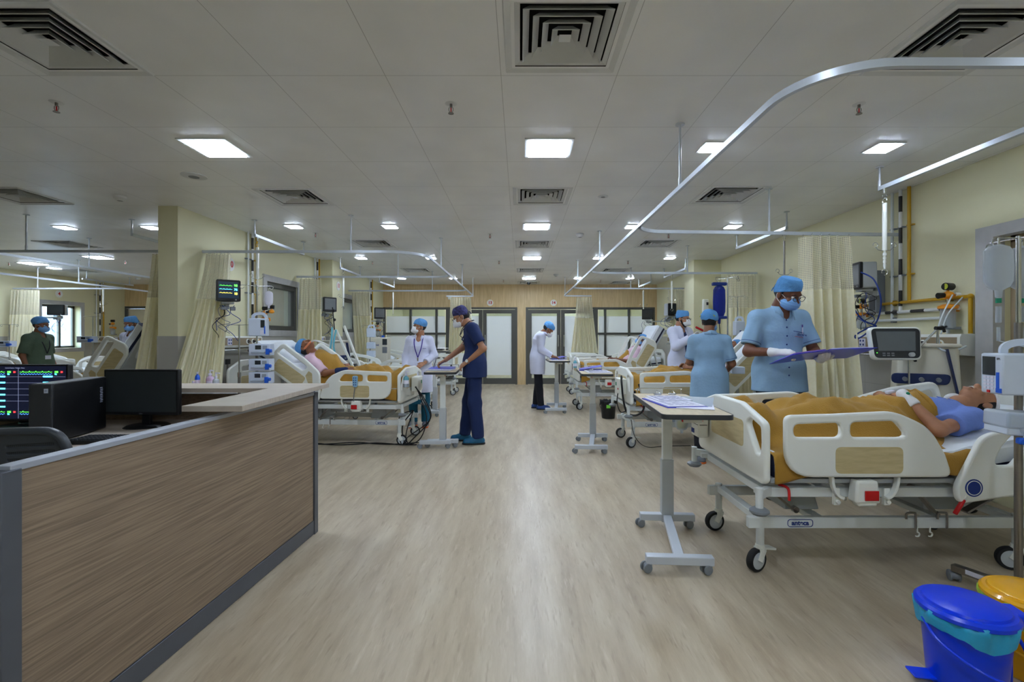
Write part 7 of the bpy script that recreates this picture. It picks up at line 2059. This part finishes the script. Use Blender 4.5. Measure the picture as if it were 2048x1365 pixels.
t = thing('pressure_pump', 'grey mattress pump hung on the foot of the nearest left bed', 'pump', on_bed(B5, -.07, -.05, .70)); MB().box((0, 0, 0), (.09, .24, .18)).build('casing', white, t, .01); MB().box((.046, .05, .02), (.003, .05, .04)).build('green_panel', greenp, t)
t = thing('cable_bundle', 'black hoses looping down from the foot of the nearest left bed', 'cable', (-1.24, 5.6, 0)); rr = random.Random(5)
for k in range(3): MB().tube(bez([(-.02, .1 - .02 * k, .68), (.06 + .02 * k, .0, .55), (.14 + .05 * math.sin(k), -.05, .32), (.08 - .08 * k, -.1 + .03 * k, .10), (-.06 - .05 * k, -.05, .02), (-.12 - .04 * k, .02, .12 + .1 * k), (-.04, .06, .40)], 8), .0075 if k % 2 else .006).build('black_hose', cablem, t)
t = thing('floor_cable', 'black cables lying on the floor under the nearest left bed', 'cable', (-2.0, 5.6, 0)); 
for k in range(2): MB().tube(bez([(-.75 + .17 * i, .05 * math.sin(i * 1.3 + k * 2) + .03 * k, .008) for i in range(10)], 6), .006).build('cord', cablem, t)
t = thing('floor_cable', 'thin black cable on the floor under the second right bed', 'cable', (1.6, 5.5, 0)); MB().tube(bez([(-.35, -.2, .35), (-.3, -.18, .15), (-.15, -.1, .02), (.1, 0, .006), (.4, .02, .006)], 8), .004).build('cord', cablem, t)


# ------------------------------------------------------------------ camera, light, colour
cam = bpy.data.cameras.new('camera'); co = bpy.data.objects.new('camera', cam); C.objects.link(co)
co.location = (0, 0, CH); co.rotation_euler = (R(90), 0, 0)
cam.sensor_width = 36; cam.lens = F / 2048 * 36
cam.shift_x = -(VX - 1024) / 2048; cam.shift_y = -(682.5 - VY) / 2048
cam.clip_start = .05; cam.clip_end = 100
SC.camera = co
wd = bpy.data.worlds.new('world'); SC.world = wd; wd.use_nodes = True
nt = wd.node_tree; bg = nt.nodes['Background']
sky = nt.nodes.new('ShaderNodeTexSky'); sky.sky_type = 'NISHITA'; sky.sun_disc = False; sky.sun_elevation = R(50); sky.sun_rotation = R(-60)
nt.links.new(sky.outputs[0], bg.inputs[0]); bg.inputs[1].default_value = 1.0
SC.view_settings.view_transform = 'Standard'; SC.view_settings.look = 'None'; SC.view_settings.gamma = 1; SC.view_settings.use_curve_mapping = False
SC.view_settings.exposure = EXPO
cy = SC.cycles
cy.max_bounces = 7; cy.diffuse_bounces = 4; cy.glossy_bounces = 3; cy.transmission_bounces = 4; cy.transparent_max_bounces = 12
cy.sample_clamp_indirect = 4; cy.caustics_reflective = False; cy.caustics_refractive = False
